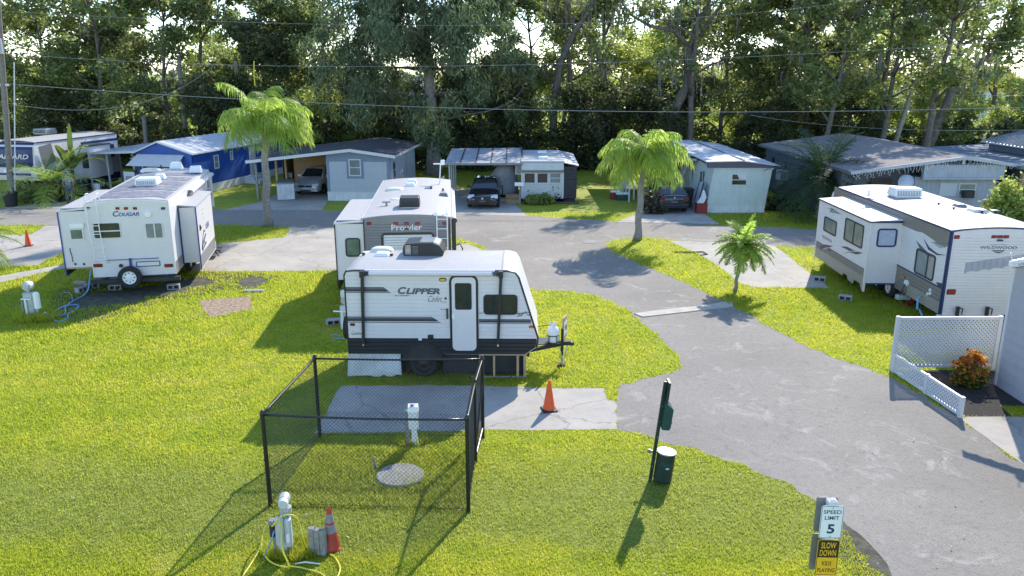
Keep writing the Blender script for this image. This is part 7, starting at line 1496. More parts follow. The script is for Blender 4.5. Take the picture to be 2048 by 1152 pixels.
mb.tube(crv([gp(577, 1132, .05), gp(600, 1135, .03), (gp(640, 1146, .03)), gp(655, 1160, .03), gp(665, 1170, .03), gp(680, 1140, .03), gp(672, 1118, .03), gp(660, 1108, .03)]), .013, 'hose_yellow', 8)
mb.tube(crv([gp(557, 1036, .72), gp(570, 1030, .78), gp(590, 1032, .74), gp(600, 1050, .55), gp(606, 1075, .35), gp(615, 1100, .05)]), .010, 'hose_yellow', 8)
tag(obj('garden_hose', mb, smooth=True), 'yellow hose looped over the lower left pedestal and through the grass', 'hose')
mb = MB(); mb.tube([gp(548, 1062, .62), gp(543, 1080, .45), gp(535, 1098, .2), gp(528, 1115, .05)], .010, 'hose_blue', 6); tag(obj('garden_hose', mb, smooth=True), 'thin light blue hose hanging on the left side of the lower left pedestal', 'hose')
mb = MB(); mb.tube([gp(590, 1128, .02), gp(610, 1124, .04), gp(640, 1128, .02)], .012, 'white_plastic', 6); tag(obj('pipe', mb), 'short pale pipe in the soil beside the lower left pedestal', 'pipe')
x, y = G(637, 1108); T = thing('wooden_post', 'weathered grey timber stump beside the red cone at the lower left', 'post', (x, y, 0), R(-10)); mb = MB(); rr = random.Random(31)
for k in range(3): a = -.13+.09*k; h = .47-.02*k+rr.uniform(-.01, .01); mb.cbox(a, a+.085, -.05, .05, 0, h, 'wood_grey', .008)
obj('post', mb, T)
# signs on a white square post
q = P(1656, 1100, 8.75); T = thing('sign_post', 'white square sign post with speed limit and slow down signs at the lower right', 'sign post', (q[0], 8.75, 0), R(-2)); frs = Frame(q[0], 8.75, R(-2))
ph = P(1661, 1005, 8.80)[2]
mb = MB(); mb.box(-.052, .052, 0, .104, 0, ph-.015, 'vinyl_white'); obj('post', mb, T)
mb = MB(); mb.hexa([(-.062, -.01, ph-.015), (.062, -.01, ph-.015), (.062, .114, ph-.015), (-.062, .114, ph-.015), (-.056, -.004, ph+.03), (.056, -.004, ph+.03), (.056, .108, ph+.03), (-.056, .108, ph+.03)], 'vinyl_white'); mb.hexa([(-.056, -.004, ph+.03), (.056, -.004, ph+.03), (.056, .108, ph+.03), (-.056, .108, ph+.03), (-.01, .04, ph+.055), (.01, .04, ph+.055), (.01, .06, ph+.055), (-.01, .06, ph+.055)], 'vinyl_white'); obj('post_cap', mb, T)
FS1 = Face(Frame(0, 0, 0), 'f', -.004)
def signplate(nm, r, face, back, border, rad=.025, lab=None):
    m = MB(); FS1.slab(m, rrect(r, rad), 0, .003, face); 
    o = obj(nm, m, T); 
    if lab: o['label'] = lab
    m = MB(); ring(m, FS1, (r[0]+.006, r[1]-.006, r[2]+.006, r[3]-.006), .006, rad*.8, .003, .0012, border); obj('border', m, o); return o
pt = P(1665, 1013, 8.73)[2]; pb = P(1660, 1078, 8.73)[2]; w1 = .140
sg = signplate('speed_limit_sign', (-w1+.0, w1-.0, pb, pt), 'sign_white', 'sign_back', 'decal_navy', .03, 'white speed limit 5 sign')
hh = pt-pb
text(sg, 'SPEED', FS1, (-.108, .108, pt-.245*hh, pt-.13*hh), 'decal_navy', off=.005, bold=.012); text(sg, 'LIMIT', FS1, (-.088, .088, pt-.425*hh, pt-.31*hh), 'decal_navy', off=.005, bold=.012)
text(sg, '5', FS1, (-.046, .046, pb+.15*hh, pb+.44*hh), 'decal_navy', off=.005, bold=.03)
mb = MB()
for z_ in (pt-.03, pb+.03): mb.cyl((0, -.006, z_), (0, -.013, z_), .009, 'galv', n=8)
obj('bolt', mb, sg)
pt2 = pb-.02; pb2 = P(1655, 1152, 8.73)[2]+.0; w2 = .136
sg = signplate('slow_down_sign', (-w2, w2, pb2, pt2), 'sign_yellow', 'sign_back', 'sign_black', .03, 'black and yellow sign reading slow down kids playing')
h2 = pt2-pb2; mb = MB(); FS1.slab(mb, [(-w2+.012, pt2-.012-h2*.47), (w2-.012, pt2-.012-h2*.47), (w2-.012, pt2-.03), (w2-.03, pt2-.012), (-w2+.03, pt2-.012), (-w2+.012, pt2-.03)], .003, .0012, 'sign_black'); obj('black_field', mb, sg)
text(sg, 'SLOW', FS1, (-.092, .092, pt2-h2*.24, pt2-h2*.07), 'sign_yellow', off=.0055, bold=.012); text(sg, 'DOWN', FS1, (-.10, .10, pt2-h2*.45, pt2-h2*.28), 'sign_yellow', off=.0055, bold=.012)
text(sg, 'KIDS', FS1, (-.058, .058, pb2+h2*.28, pb2+h2*.40), 'sign_black', off=.005, bold=.005); text(sg, 'PLAYING', FS1, (-.108, .108, pb2+h2*.09, pb2+h2*.21), 'sign_black', off=.005, bold=.005)
F3 = Face(Frame(0, 0, 0), 'f', .112)
for nm, r in (('back_sign', (-.17, .095, pb+.02, pt+.05)), ('back_sign', (-.175, .08, pb2-.0, pb-.01))): mb = MB(); F3.slab(mb, rrect(r, .03), -.003, .003, 'sign_back'); obj(nm, mb, T)
# green waste station
x, y = G(1300, 962); T = thing('pet_waste_station', 'dark green pet waste station with leaning post, bag dispenser and round bin', 'waste station', (x, y, 0), 0.0)
T.rotation_euler = (0, R(5.5), 0)
pz = P(1330, 762, y)[2]; 
mb = MB(); mb.box(-.03, .03, -.02, .02, 0, pz, 'green_dark')
for k in range(5): mb.cyl((0, -.02, .3+.3*k), (0, -.026, .3+.3*k), .007, 'galv', n=6)
obj('post', mb, T)
fr_ = Frame(x, y, 0); Fp = Face(fr_, 'f', -.02)
mb = MB(); mb.box(.035, .075, -.12, .12, pz-.02-.40, pz+.02, 'green_dark'); mb.box(.02, .04, -.02, .02, pz-.3, pz-.1, 'green_dark'); mb.hexa([(.076, -.11, pz-.39), (.080, -.11, pz-.39), (.080, .11, pz-.39), (.076, .11, pz-.39), (.076, -.11, pz-.0), (.080, -.11, pz-.0), (.080, .11, pz-.0), (.076, .11, pz-.0)], 'sign_white'); obj('notice_plate', mb, T)
bz1 = P(1325, 800, y)[2]; bz0 = P(1318, 852, y)[2]
mb = MB(); mb.prism([(.03, bz0), (.16, bz0), (.185, bz0+.06), (.185, bz1-.10), (.05, bz1), (.03, bz1)], 1, -.15, .15, 'green_metal'); ds = obj('bag_dispenser', mb, T); q_ = ds.modifiers.new('bev', 'BEVEL'); q_.width = .008; q_.segments = 2
mb = MB(); mb.cyl((.185, 0, bz0+.10), (.225, 0, bz0+.08), .02, 'black_plastic'); mb.cyl((.10, -.15, bz0+.28), (.10, -.158, bz0+.28), .012, 'green_dark'); mb.box(.185, .20, -.04, .04, bz0+.12, bz0+.15, 'green_dark'); obj('lock', mb, ds)
cx = fr_.hit(1325, 905, 1, -.02)[0]; bzt = fr_.hit(1320, 900, 1, 0)[2]-.02; rb = .168
mb = MB(); mb.cyl((.05+rb, 0, .07), (.05+rb, 0, bzt), rb, 'green_dark', n=36); b_o = obj('bin_body', mb, T, smooth=True, angle=40)
mb = MB(); mb.cyl((.05+rb, 0, bzt), (.05+rb, 0, bzt+.022), rb*1.03, 'galv', n=36); mb.cyl((.05+rb, 0, bzt+.022), (.05+rb, 0, bzt+.028), rb*.95, 'white_plastic', n=36); mb.box(.05+rb+.07, .05+rb+.08, -.03, .03, bzt+.028, bzt+.05, 'galv'); obj('bin_lid', mb, T, smooth=True, angle=40)
mb = MB()
K = 10
for z_a, z_b, a0, a1, mm in ((.40, .46, -2.2, -.95, 'green_metal'), (.34, .375, -1.62, -1.25, 'galv_pale')):
    for k in range(K): t0 = a0+(a1-a0)*k/K; t1 = a0+(a1-a0)*(k+1)/K; r__ = rb+.003; mb.poly([(.05+rb+r__*math.cos(t0), r__*math.sin(t0), z_a), (.05+rb+r__*math.cos(t1), r__*math.sin(t1), z_a), (.05+rb+r__*math.cos(t1), r__*math.sin(t1), z_b), (.05+rb+r__*math.cos(t0), r__*math.sin(t0), z_b)], mm)
obj('bin_sticker', mb, b_o, fix=False)
mb = MB(); mb.box(-.10, .06, -.03, .03, bzt-.02, bzt+.01, 'green_dark'); mb.cyl((-.10, 0, bzt-.04), (-.10, 0, bzt+.03), .025, 'rv_taupe'); obj('bracket', mb, T)
# left pedestal with meters
x, y = G(70, 640); T = thing('utility_pedestal', 'grey twin electric pedestal with round meter and white outlet box at the left', 'utility pedestal', (x, y, 0), R(-4)); s_ = 1.0
mb = MB(); mb.box(-.36, -.31, 0, .05, 0, .62, 'wood_grey'); mb.box(.06, .12, .02, .07, 0, .6, 'galv_pale'); mb.tube([(-.14, -.10, .02), (-.14, -.10, .68)], .022, 'white_plastic', 8); mb.tube([(-.26, -.10, .68), (.05, -.10, .68)], .02, 'white_plastic', 8); obj('post', mb, T)
mb = MB(); mb.cbox(-.24, .06, -.06, .10, .10, .86, 'galv', .02); obj('cabinet', mb, T); mb = MB(); mb.cbox(.07, .24, -.08, .08, .38, .88, 'white_plastic', .04); obj('outlet_box', mb, T)
mb = MB(); mb.cyl((-.08, .02, .86), (-.08, .02, .95), .04, 'galv', n=12); mb.cyl((-.08, .12, 1.06), (-.08, -.04, 1.06), .14, 'galv_pale', n=24); mb.cyl((-.08, -.04, 1.06), (-.08, -.09, 1.06), .12, 'galv', .11, n=24); obj('electric_meter', mb, T, smooth=True, angle=40)
mb = MB(); mb.tube(crv([gp(181, 540, .9), gp(179, 562, .5), gp(176, 580, .2), gp(165, 592, .04), gp(148, 601, .03), gp(132, 612, .04), gp(131, 622, .03), gp(128, 629, .02), gp(110, 631, .02), gp(104, 629, .02), gp(112, 622, .02), gp(128, 612, .05), gp(145, 610, .03), gp(157, 611, .02), gp(150, 620, .03), gp(136, 628, .02), gp(135, 636, .02), gp(122, 643, .03), gp(112, 642, .03), gp(100, 634, .10), gp(90, 625, .42)]), .020, 'hose_blue', 8)
tag(obj('garden_hose', mb, smooth=True), 'light blue hose coiled between the left pedestal and the white fifth wheel', 'hose')
mb = MB(); mb.tube([gp(120, 590, .03), gp(128, 585, .06), gp(138, 585, .05), gp(144, 592, .04), gp(145, 602, .03), gp(135, 612, .03), gp(115, 618, .02), gp(110, 624, .02)], .016, 'hose_grey', 6); tag(obj('power_cable', mb), 'thin grey cable curled in the soil beside the blue hose', 'cable')
# meters behind the small trailer
x, y = G(690, 662); T = thing('utility_pedestal', 'grey pedestal and white pipes just left of the rear of the black and white trailer', 'utility pedestal', (x-.02, y, 0), 0)
mb = MB(); mb.cbox(-.10, .30, 0, .15, .05, .75, 'galv_pale', .02); obj('cabinet', mb, T); mb = MB(); mb.tube([(-.27, -.06, .62), (.3, -.06, .58)], .022, 'white_plastic', 8); mb.tube([(-.02, -.06, .62), (-.01, -.06, .0)], .028, 'white_plastic', 8); obj('pipe', mb, T)
mb = MB(); mb.cyl((.06, .12, .92), (.06, -.03, .92), .11, 'galv', n=18); mb.cbox(-.06, .3, .02, .16, 1.0, 1.2, 'galv_pale', .02); obj('electric_meter', mb, T)
o = tag(obj('hose_coil', (lambda m_: (m_.tube([gp(660, 672, .03), gp(668, 668, .05), gp(680, 672, .03), gp(672, 680, .03), gp(664, 676, .04), gp(690, 678, .02)], .012, 'hose_blue', 6), m_)[1])(MB())), 'light blue hose coil in the shaded grass left of the black and white trailer', 'hose')

# ================================================================== cones
def cone(u, v, h, label, base_m, m, bands, lean=(0, 0), br=.17, rz=20):
    x, y = G(u, v); T = thing('traffic_cone', label, 'traffic cone', (x, y, 0), R(rz)); s_ = h/.70
    b = MB(); b.cbox(-br*s_, br*s_, -br*s_, br*s_, 0, .04*s_, base_m, .02); obj('base', b, T)
    def rad(z): return (.135 - .105*(z/.70)**1.0)*s_
    b = MB(); prof = [(rad(z), .04*s_+z*s_*.945) for z in (0, .1, .2, .3, .4, .5, .6, .70)] + [(rad(.7)*.7, .04*s_+.70*s_*.945), (rad(.7)*.7, .6*s_)]
    b.lathe(prof, (0, 0, 0), m, 24); o = obj('cone_body', b, T, smooth=True, angle=50)
    if bands:
        b = MB()
        for a, c_ in bands: b.lathe([(rad(a)+.002, .04*s_+a*s_*.945), (rad((a+c_)/2)+.003, .04*s_+(a+c_)/2*s_*.945), (rad(c_)+.002, .04*s_+c_*s_*.945)], (0, 0, 0), 'cone_band', 24)
        obj('reflective_band', b, T, smooth=True, angle=50)
    T.rotation_euler = (lean[0], lean[1], R(rz)); return T
cone(1098, 820, .70, 'bright orange traffic cone with black base on the concrete pad in the middle', 'black_plastic', 'cone_orange', (), rz=12)
cone(57, 492, .70, 'small orange traffic cone on the concrete pad at the far left', 'black_plastic', 'cone_orange', ())
cone(663, 1097, .72, 'faded dark red traffic cone with two grey bands beside the grey stump', 'cone_old', 'cone_old', ((.28, .42), (.46, .60)), br=.13)

# ================================================================== white lattice screens
def lattice(label, a, b, h0, h1, hb0, hb1, posts, cell=.098, sw=.036, cat='lattice fence'):
    T = thing('lattice_fence', label, cat, (a[0], a[1], 0)); Ld = math.hypot(b[0]-a[0], b[1]-a[1]); T.rotation_euler = (0, 0, math.atan2(b[1]-a[1], b[0]-a[0]))
    zt = lambda t: h0+(h1-h0)*t/Ld; zb = lambda t: hb0
    m = MB()
    m.hexa([(0, -.02, zt(0)-.07), (Ld, -.02, zt(Ld)-.07), (Ld, .035, zt(Ld)-.07), (0, .035, zt(0)-.07), (0, -.02, zt(0)), (Ld, -.02, zt(Ld)), (Ld, .035, zt(Ld)), (0, .035, zt(0))], 'vinyl_white'); obj('top_rail', m, T)
    m = MB(); m.box(0, Ld, -.018, .033, hb0, hb0+.06, 'vinyl_white'); obj('bottom_rail', m, T)
    for t in posts: m = MB(); m.box(t-.045, t+.045, -.032, .048, 0, zt(t)+.015, 'vinyl_white'); obj('post', m, T)
    m = MB(); K = int((Ld+max(h0, h1))/cell)+2; B0 = hb0+.02
    for fam in (0, 1):
        for k in range(K):
            t0 = k*cell; # line z = (t - s) rising
            pts = []
            s_ = t0 - max(h0, h1)
            x_a = max(0, s_); x_b = min(Ld, t0)
            if x_b-x_a < .03: continue
            za, zb_ = B0+(x_a-s_), B0+(x_b-s_)
            zmax = min(h0, h1)-.04
            if zb_ > zmax: x_b -= (zb_-zmax); zb_ = zmax
            if za > zmax or x_b <= x_a: continue
            q1, q2 = (x_a, za), (x_b, zb_)
            if fam: q1, q2 = (Ld-x_a, za), (Ld-x_b, zb_)
            y0_, y1_ = (-.004, .003) if fam else (.004, .011)
            d = sw/2*1.414
            m.hexa([(q1[0], y0_, q1[1]-d), (q2[0], y0_, q2[1]-d), (q2[0], y1_, q2[1]-d), (q1[0], y1_, q1[1]-d), (q1[0], y0_, q1[1]+d), (q2[0], y0_, q2[1]+d), (q2[0], y1_, q2[1]+d), (q1[0], y1_, q1[1]+d)], 'vinyl_white')
    obj('lattice_panel', m, T); return Ld
a = G(1783, 742); b = G(1986, 741); hh = P(1796, 634, a[1])[2]; Ld_ = math.hypot(b[0]-a[0], b[1]-a[1])
lattice('tall white lattice screen behind the orange croton bush', a, b, hh, hh-.0, .10, .1, (.0, Ld_-.02))
b2 = G(1914, 832); h2 = P(1784, 706, a[1]-.06)[2]; Ld2 = math.hypot(b2[0]-a[0], b2[1]-a[1])
lattice('low white lattice edging between the mulch bed and the road', (a[0]-.02, a[1]-.08), b2, h2, h2-.03, .03, .03, (0.03, Ld2*.52, Ld2))

# ================================================================== poles and wires
x, y = G(24, 408); T = thing('utility_pole', 'tall weathered wooden utility pole with transformer and crossarm at the left edge', 'utility pole', (x, y, 0))
tx, ty, tz = P(-10, -80, y); mb = MB(); mb.cyl((0, 0, 0), (tx-x, 0, tz), .17, 'pole_wood', .13, n=12); mb.cyl((.18, .0, 0), (tx-x+.15, 0, tz*.6), .03, 'skirting', n=6); obj('pole', mb, T, smooth=True, angle=50)
z_ = P(3, 92, y)[2]; x_ = P(3, 92, y)[0]-x; mb = MB(); mb.cyl((x_, -.35, z_-.42), (x_, -.35, z_+.35), .24, 'galv', n=18); mb.cyl((x_, -.35, z_+.35), (x_, -.35, z_+.42), .25, 'galv', .1, n=18); obj('transformer', mb, T, smooth=True, angle=40)
z_ = P(20, 170, y)[2]; mb = MB(); mb.box(-1.6-.7, 1.6-.7, -.08, .06, z_-.06, z_+.06, 'galv'); mb.tube([(-.6, -.05, z_-.8), (.3, -.05, z_)], .03, 'galv', 4)
for k in range(3): mb.cyl((-1.9+k*1.3, 0, z_+.06), (-1.9+k*1.3, 0, z_+.25), .04, 'white_plastic', n=8)
obj('crossarm', mb, T)
mb = MB(); mb.box(-.0, .12, -.22, -.15, 1.8, 2.0, 'white_plastic'); mb.box(.0, .10, -.22, -.15, 3.5, 3.6, 'white_plastic'); obj('tag_plate', mb, T)
x, y = G(30, 411); T = thing('plant_pot', 'large black nursery pot at the foot of the utility pole', 'pot', (x, y-.3, 0)); mb = MB(); mb.lathe([(.30, 0), (.38, .72), (.41, .73), (.41, .82), (.37, .82), (.35, .6), (.001, .6)], (0, 0, 0), 'black_plastic', 20); obj('pot_body', mb, T, smooth=True, angle=40)
def wire(pa, pb, sag, label, r=.022, m='wire'):
    b = MB(); n = 24; b.tube([(pa[0]+(pb[0]-pa[0])*k/n, pa[1]+(pb[1]-pa[1])*k/n, pa[2]+(pb[2]-pa[2])*k/n-4*sag*(k/n)*(1-k/n)) for k in range(n+1)], r, m, 5)
    return tag(obj('power_line', b), label, 'power line')
def wire3(pts, label, r=.02, m='wire'):
    """smooth cable through three points (u, v, depth)"""
    p = [Vector(P(*q)) for q in pts]; b = MB(); out = []
    for k in range(31):
        t = k/30*2; l0 = (t-1)*(t-2)/2; l1 = -t*(t-2); l2 = t*(t-1)/2; out.append(p[0]*l0+p[1]*l1+p[2]*l2)
    b.tube(out, r, m, 5); return tag(obj('power_line', b), label, 'power line')
wire3([(-300, 140, 46), (1024, 219, 46), (2350, 202, 46)], 'thick lowest power line sagging across the whole photo above the roofs', .016)
wire3([(-250, 80, 52), (800, 133, 50), (2300, 62, 48)], 'middle power line crossing the tree tops', .011)
wire3([(-250, 5, 52), (1000, 50, 50), (1900, -30, 48)], 'thin topmost power line near the top of the trees', .009)
wire3([(-60, 190, 46), (240, 214, 48), (440, 120, 52)], 'short drooping service wire at the upper left', .014)
wire3([(1650, 172, 60), (1800, 190, 60), (2350, 187, 60)], 'thin wire through the trees at the right', .014)
wire3([(1500, 230, 58), (1850, 260, 56), (2350, 247, 54)], 'lower service wire above the large grey house', .016)
T0 = G(1796, 300); a = P(1790, 292, 60); b = P(1830, 160, 60); T = thing('utility_pole', 'leaning pale wooden pole among the trees at the right', 'utility pole', (a[0], a[1], 0)); mb = MB(); mb.cyl((-.4, 0, 0), (b[0]-a[0], 0, b[2]), .20, 'bark_pale', .16, n=10); obj('pole', mb, T, smooth=True)
c = P(1858, 173, 60); mb = MB(); mb.cyl((b[0]-a[0], 0, b[2]), (c[0]-a[0], 0, c[2]), .04, 'galv', n=6); obj('bracket', mb, T)
a = P(368, 250, 62); b = P(357, 110, 62); T = thing('utility_pole', 'straight grey pole standing among the left trees behind the blue home', 'utility pole', (a[0], a[1], 0)); mb = MB(); mb.cyl((0, 0, 0), (b[0]-a[0], 0, b[2]), .20, 'pole_wood', .15, n=10); obj('pole', mb, T, smooth=True)
a = P(290, 278, 60); b = P(287, 232, 60); T = thing('wooden_post', 'short grey broken pole behind the blue home porch', 'post', (a[0], a[1], 0)); mb = MB(); mb.cyl((0, 0, 0), (b[0]-a[0], 0, b[2]), .18, 'pole_wood', .14, n=8); obj('post', mb, T, smooth=True)
a = P(513, 180, 42); mb = MB(); mb.tube([P(510, 172, 41), P(508, 150, 41), P(508, 122, 41)], .02, 'hose_yellow', 5); tag(obj('spear_frond', mb), 'single upright unopened frond standing above the tall left palm', 'palm frond')

# ================================================================== plants
def leafquads(C_, rs, sz, rng, droop=0.0, aspect=1.6):
    """C_: (n,3) centres -> quads"""
    n = len(C_); a = rng.normal(size=(n, 3)); a[:, 2] = a[:, 2]*.55 - droop; a /= np.linalg.norm(a, axis=1)[:, None]
    b = rng.normal(size=(n, 3)); b -= a*(a*b).sum(1)[:, None]; b /= np.linalg.norm(b, axis=1)[:, None]
    s_ = sz*(0.6+0.8*rng.random(n))[:, None]; A = a*s_*aspect/2; B = b*s_/2
    V = np.stack([C_-A, C_-A*.1+B, C_+A, C_-A*.1-B], 1); return V.reshape(-1, 3)
def quadidx(n): return np.arange(n*4).reshape(-1, 4)
def tree_proto(name, seed, h, cr, cb, nclump, nleaf, lsz, leaf, bark, lean=0, top=1.0, droop=0.0, cl=0.75, trunk_r=.22, moss=0, flat=.75, gap=.25, shape='round', lift=.4):
    rng = np.random.default_rng(seed); rr = random.Random(seed)
    root = bpy.data.objects.new(name, None); C.objects.link(root); root.empty_display_size = .5
    tb = MB(); K = 9; th = h*.72; tr = []; wx, wy = 0, 0
    for k in range(K+1):
        t = k/K; wx += rr.uniform(-.12, .12)*h/14; wy += rr.uniform(-.12, .12)*h/14; tr.append(Vector((wx+lean*t**1.2, wy, th*t)))
    tb.tube(tr, [trunk_r*(1.25 if k == 0 else 1)*(1-.72*k/K) for k in range(K+1)], bark, 8)
    ends = []; nb = max(6, int(nclump/7))
    for i in range(nb):
        f_ = cb/h + (1-cb/h)*(i+.5)/nb*.85; f_ = min(.98, f_/.72)
        if f_ > 1: f_ = .98
        b0 = tr[min(K, int(f_*K))]; az = i*2.4+rr.uniform(-.4, .4); hz = f_*th
        rel = (hz-cb)/(h-cb); 
        if shape == 'cone': R_ = cr*(1-.85*rel)
        elif shape == 'col': R_ = cr
        else: R_ = cr*math.sqrt(max(.1, 1-(2*rel-.75)**2*.7))
        L_ = R_*rr.uniform(.65, 1.05); up = L_*(lift+rr.uniform(-.1, .35))*(1-droop)
        pts = [b0]; 
        for q_ in range(1, 5):
            t = q_/4; pts.append(b0+Vector((math.cos(az)*L_*t, math.sin(az)*L_*t, up*t**.8)) + Vector((rr.uniform(-.15, .15), rr.uniform(-.15, .15), rr.uniform(-.1, .2)))*t*L_*.5)
        r0 = trunk_r*(.42-.22*rel)*(.6 if bark == 'bark_pale' else 1); tb.tube(pts, [r0*(1-.85*t/4) for t in range(5)], 'bark', 5)
        ends += [pts[2], pts[3], pts[4]]
        for s__ in range(3):
            p = pts[rr.choice((2, 3))]; a2 = az+rr.uniform(-1.2, 1.2); l2 = L_*rr.uniform(.3, .55); e = p+Vector((math.cos(a2)*l2, math.sin(a2)*l2, l2*rr.uniform(.0, .8))); mid = (p+e)/2+Vector((0, 0, .1*l2))
            tb.tube([p, mid, e], [r0*.4, r0*.25, r0*.08], 'bark', 4); ends += [e, mid]
    ends.append(tr[-1]+Vector((0, 0, h*.2))); 
    for q_ in range(4): ends.append(tr[-1]+Vector((rr.uniform(-1, 1)*cr*.4, rr.uniform(-1, 1)*cr*.4, (h-th)*rr.uniform(.2, 1))))
    tk = obj('trunk', tb, root, smooth=True, fix=False)
    E = np.array([tuple(e) for e in ends]); sel = rng.integers(0, len(E), nclump); cc = E[sel] + rng.normal(size=(nclump, 3))*np.array([.45, .45, .35])*cr*.22
    cs = cl*(0.55+0.9*rng.random(nclump)); per = rng.poisson(nleaf/nclump, nclump)+5
    idx = np.repeat(np.arange(nclump), per); n = len(idx)
    d = rng.normal(size=(n, 3)); d /= np.linalg.norm(d, axis=1)[:, None]; rad = rng.random(n)**.45
    P_ = cc[idx] + d*(rad*cs[idx])[:, None]*np.array([1, 1, flat])
    if droop: P_[:, 2] -= np.abs(rng.normal(size=n))*droop*.6
    V = leafquads(P_, 1, lsz, rng, droop=droop*2.2, aspect=1.5 if droop < .3 else 5.0)
    np_mesh('crown', V, quadidx(n), [leaf], root)
    if moss:
        sel = rng.integers(0, len(E), moss); MV = []; MF = []
        for i, s__ in enumerate(sel):
            for q_ in range(7):
                p = E[s__]+rng.normal(size=3)*.35; l = rng.uniform(.4, 1.4); w_ = rng.uniform(.02, .06); a = rng.uniform(0, math.pi); dx, dy = math.cos(a)*w_, math.sin(a)*w_; o_ = len(MV)
                jx, jy = rng.normal()*.06, rng.normal()*.06
                MV += [(p[0]-dx, p[1]-dy, p[2]), (p[0]+dx, p[1]+dy, p[2]), (p[0]+dx*.8+jx, p[1]+dy*.8+jy, p[2]-l*.5), (p[0]-dx*.8+jx, p[1]-dy*.8+jy, p[2]-l*.5), (p[0]+jx*1.5, p[1]+jy*1.5, p[2]-l)]
                MF += [(o_, o_+1, o_+2, o_+3), (o_+3, o_+2, o_+4, o_+4)]
        tag(np_mesh('moss', MV, MF, ['moss'], root), kind='stuff')
    return root
TP = {}
TP['oak1'] = tree_proto('oak_tree', 11, 16, 5.2, 3.5, 110, 19000, .165, 'leaf_oak', 'bark', cl=1.0, moss=10)
TP['oak2'] = tree_proto('oak_tree', 12, 15, 4.8, 2.5, 105, 17500, .165, 'leaf_oak', 'bark', lean=2.0, cl=1.0, moss=14)
TP['oak3'] = tree_proto('oak_tree', 13, 17, 4.5, 5.0, 85, 12500, .165, 'leaf_oak', 'bark', lean=-1.5, cl=.9, moss=18)
TP['bright1'] = tree_proto('broadleaf_tree', 14, 11, 4.4, 1.2, 100, 15000, .16, 'leaf_bright', 'bark', cl=1.05)
TP['bright2'] = tree_proto('broadleaf_tree', 15, 14, 4.2, 2.0, 95, 13000, .16, 'leaf_bright', 'bark', lean=1.2, cl=1.0, moss=8)
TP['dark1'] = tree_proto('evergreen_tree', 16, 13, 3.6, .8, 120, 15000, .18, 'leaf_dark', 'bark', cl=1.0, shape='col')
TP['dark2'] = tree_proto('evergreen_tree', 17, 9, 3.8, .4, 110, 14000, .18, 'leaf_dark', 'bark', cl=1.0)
TP['sparse'] = tree_proto('bare_oak_tree', 18, 17, 5.0, 5.5, 46, 3600, .19, 'leaf_oak', 'bark', lean=1.0, cl=.75, moss=34, trunk_r=.30)
TP['cypress'] = tree_proto('cypress_tree', 19, 23, 8.0, 4.5, 340, 100000, .085, 'leaf_cypress', 'bark_pale', cl=.95, droop=.6, shape='cone', trunk_r=.50, flat=1.0, lift=.1)
USED = set()
def tree(kind, u, Y, label, s=1.0, rz=0.0, group=None, sz=None, cat='tree'):
    x = P(u, 200, Y)[0]; pr = TP[kind]
    if kind in USED: o = copy_tree(pr)
    else: o = pr; USED.add(kind)
    o.location = (x, Y, 0); o.rotation_euler = (0, 0, R(rz)); o.scale = (s, s, s*(sz or 1)); tag(o, label, cat, group or 'trees in the wood behind the homes'); return o
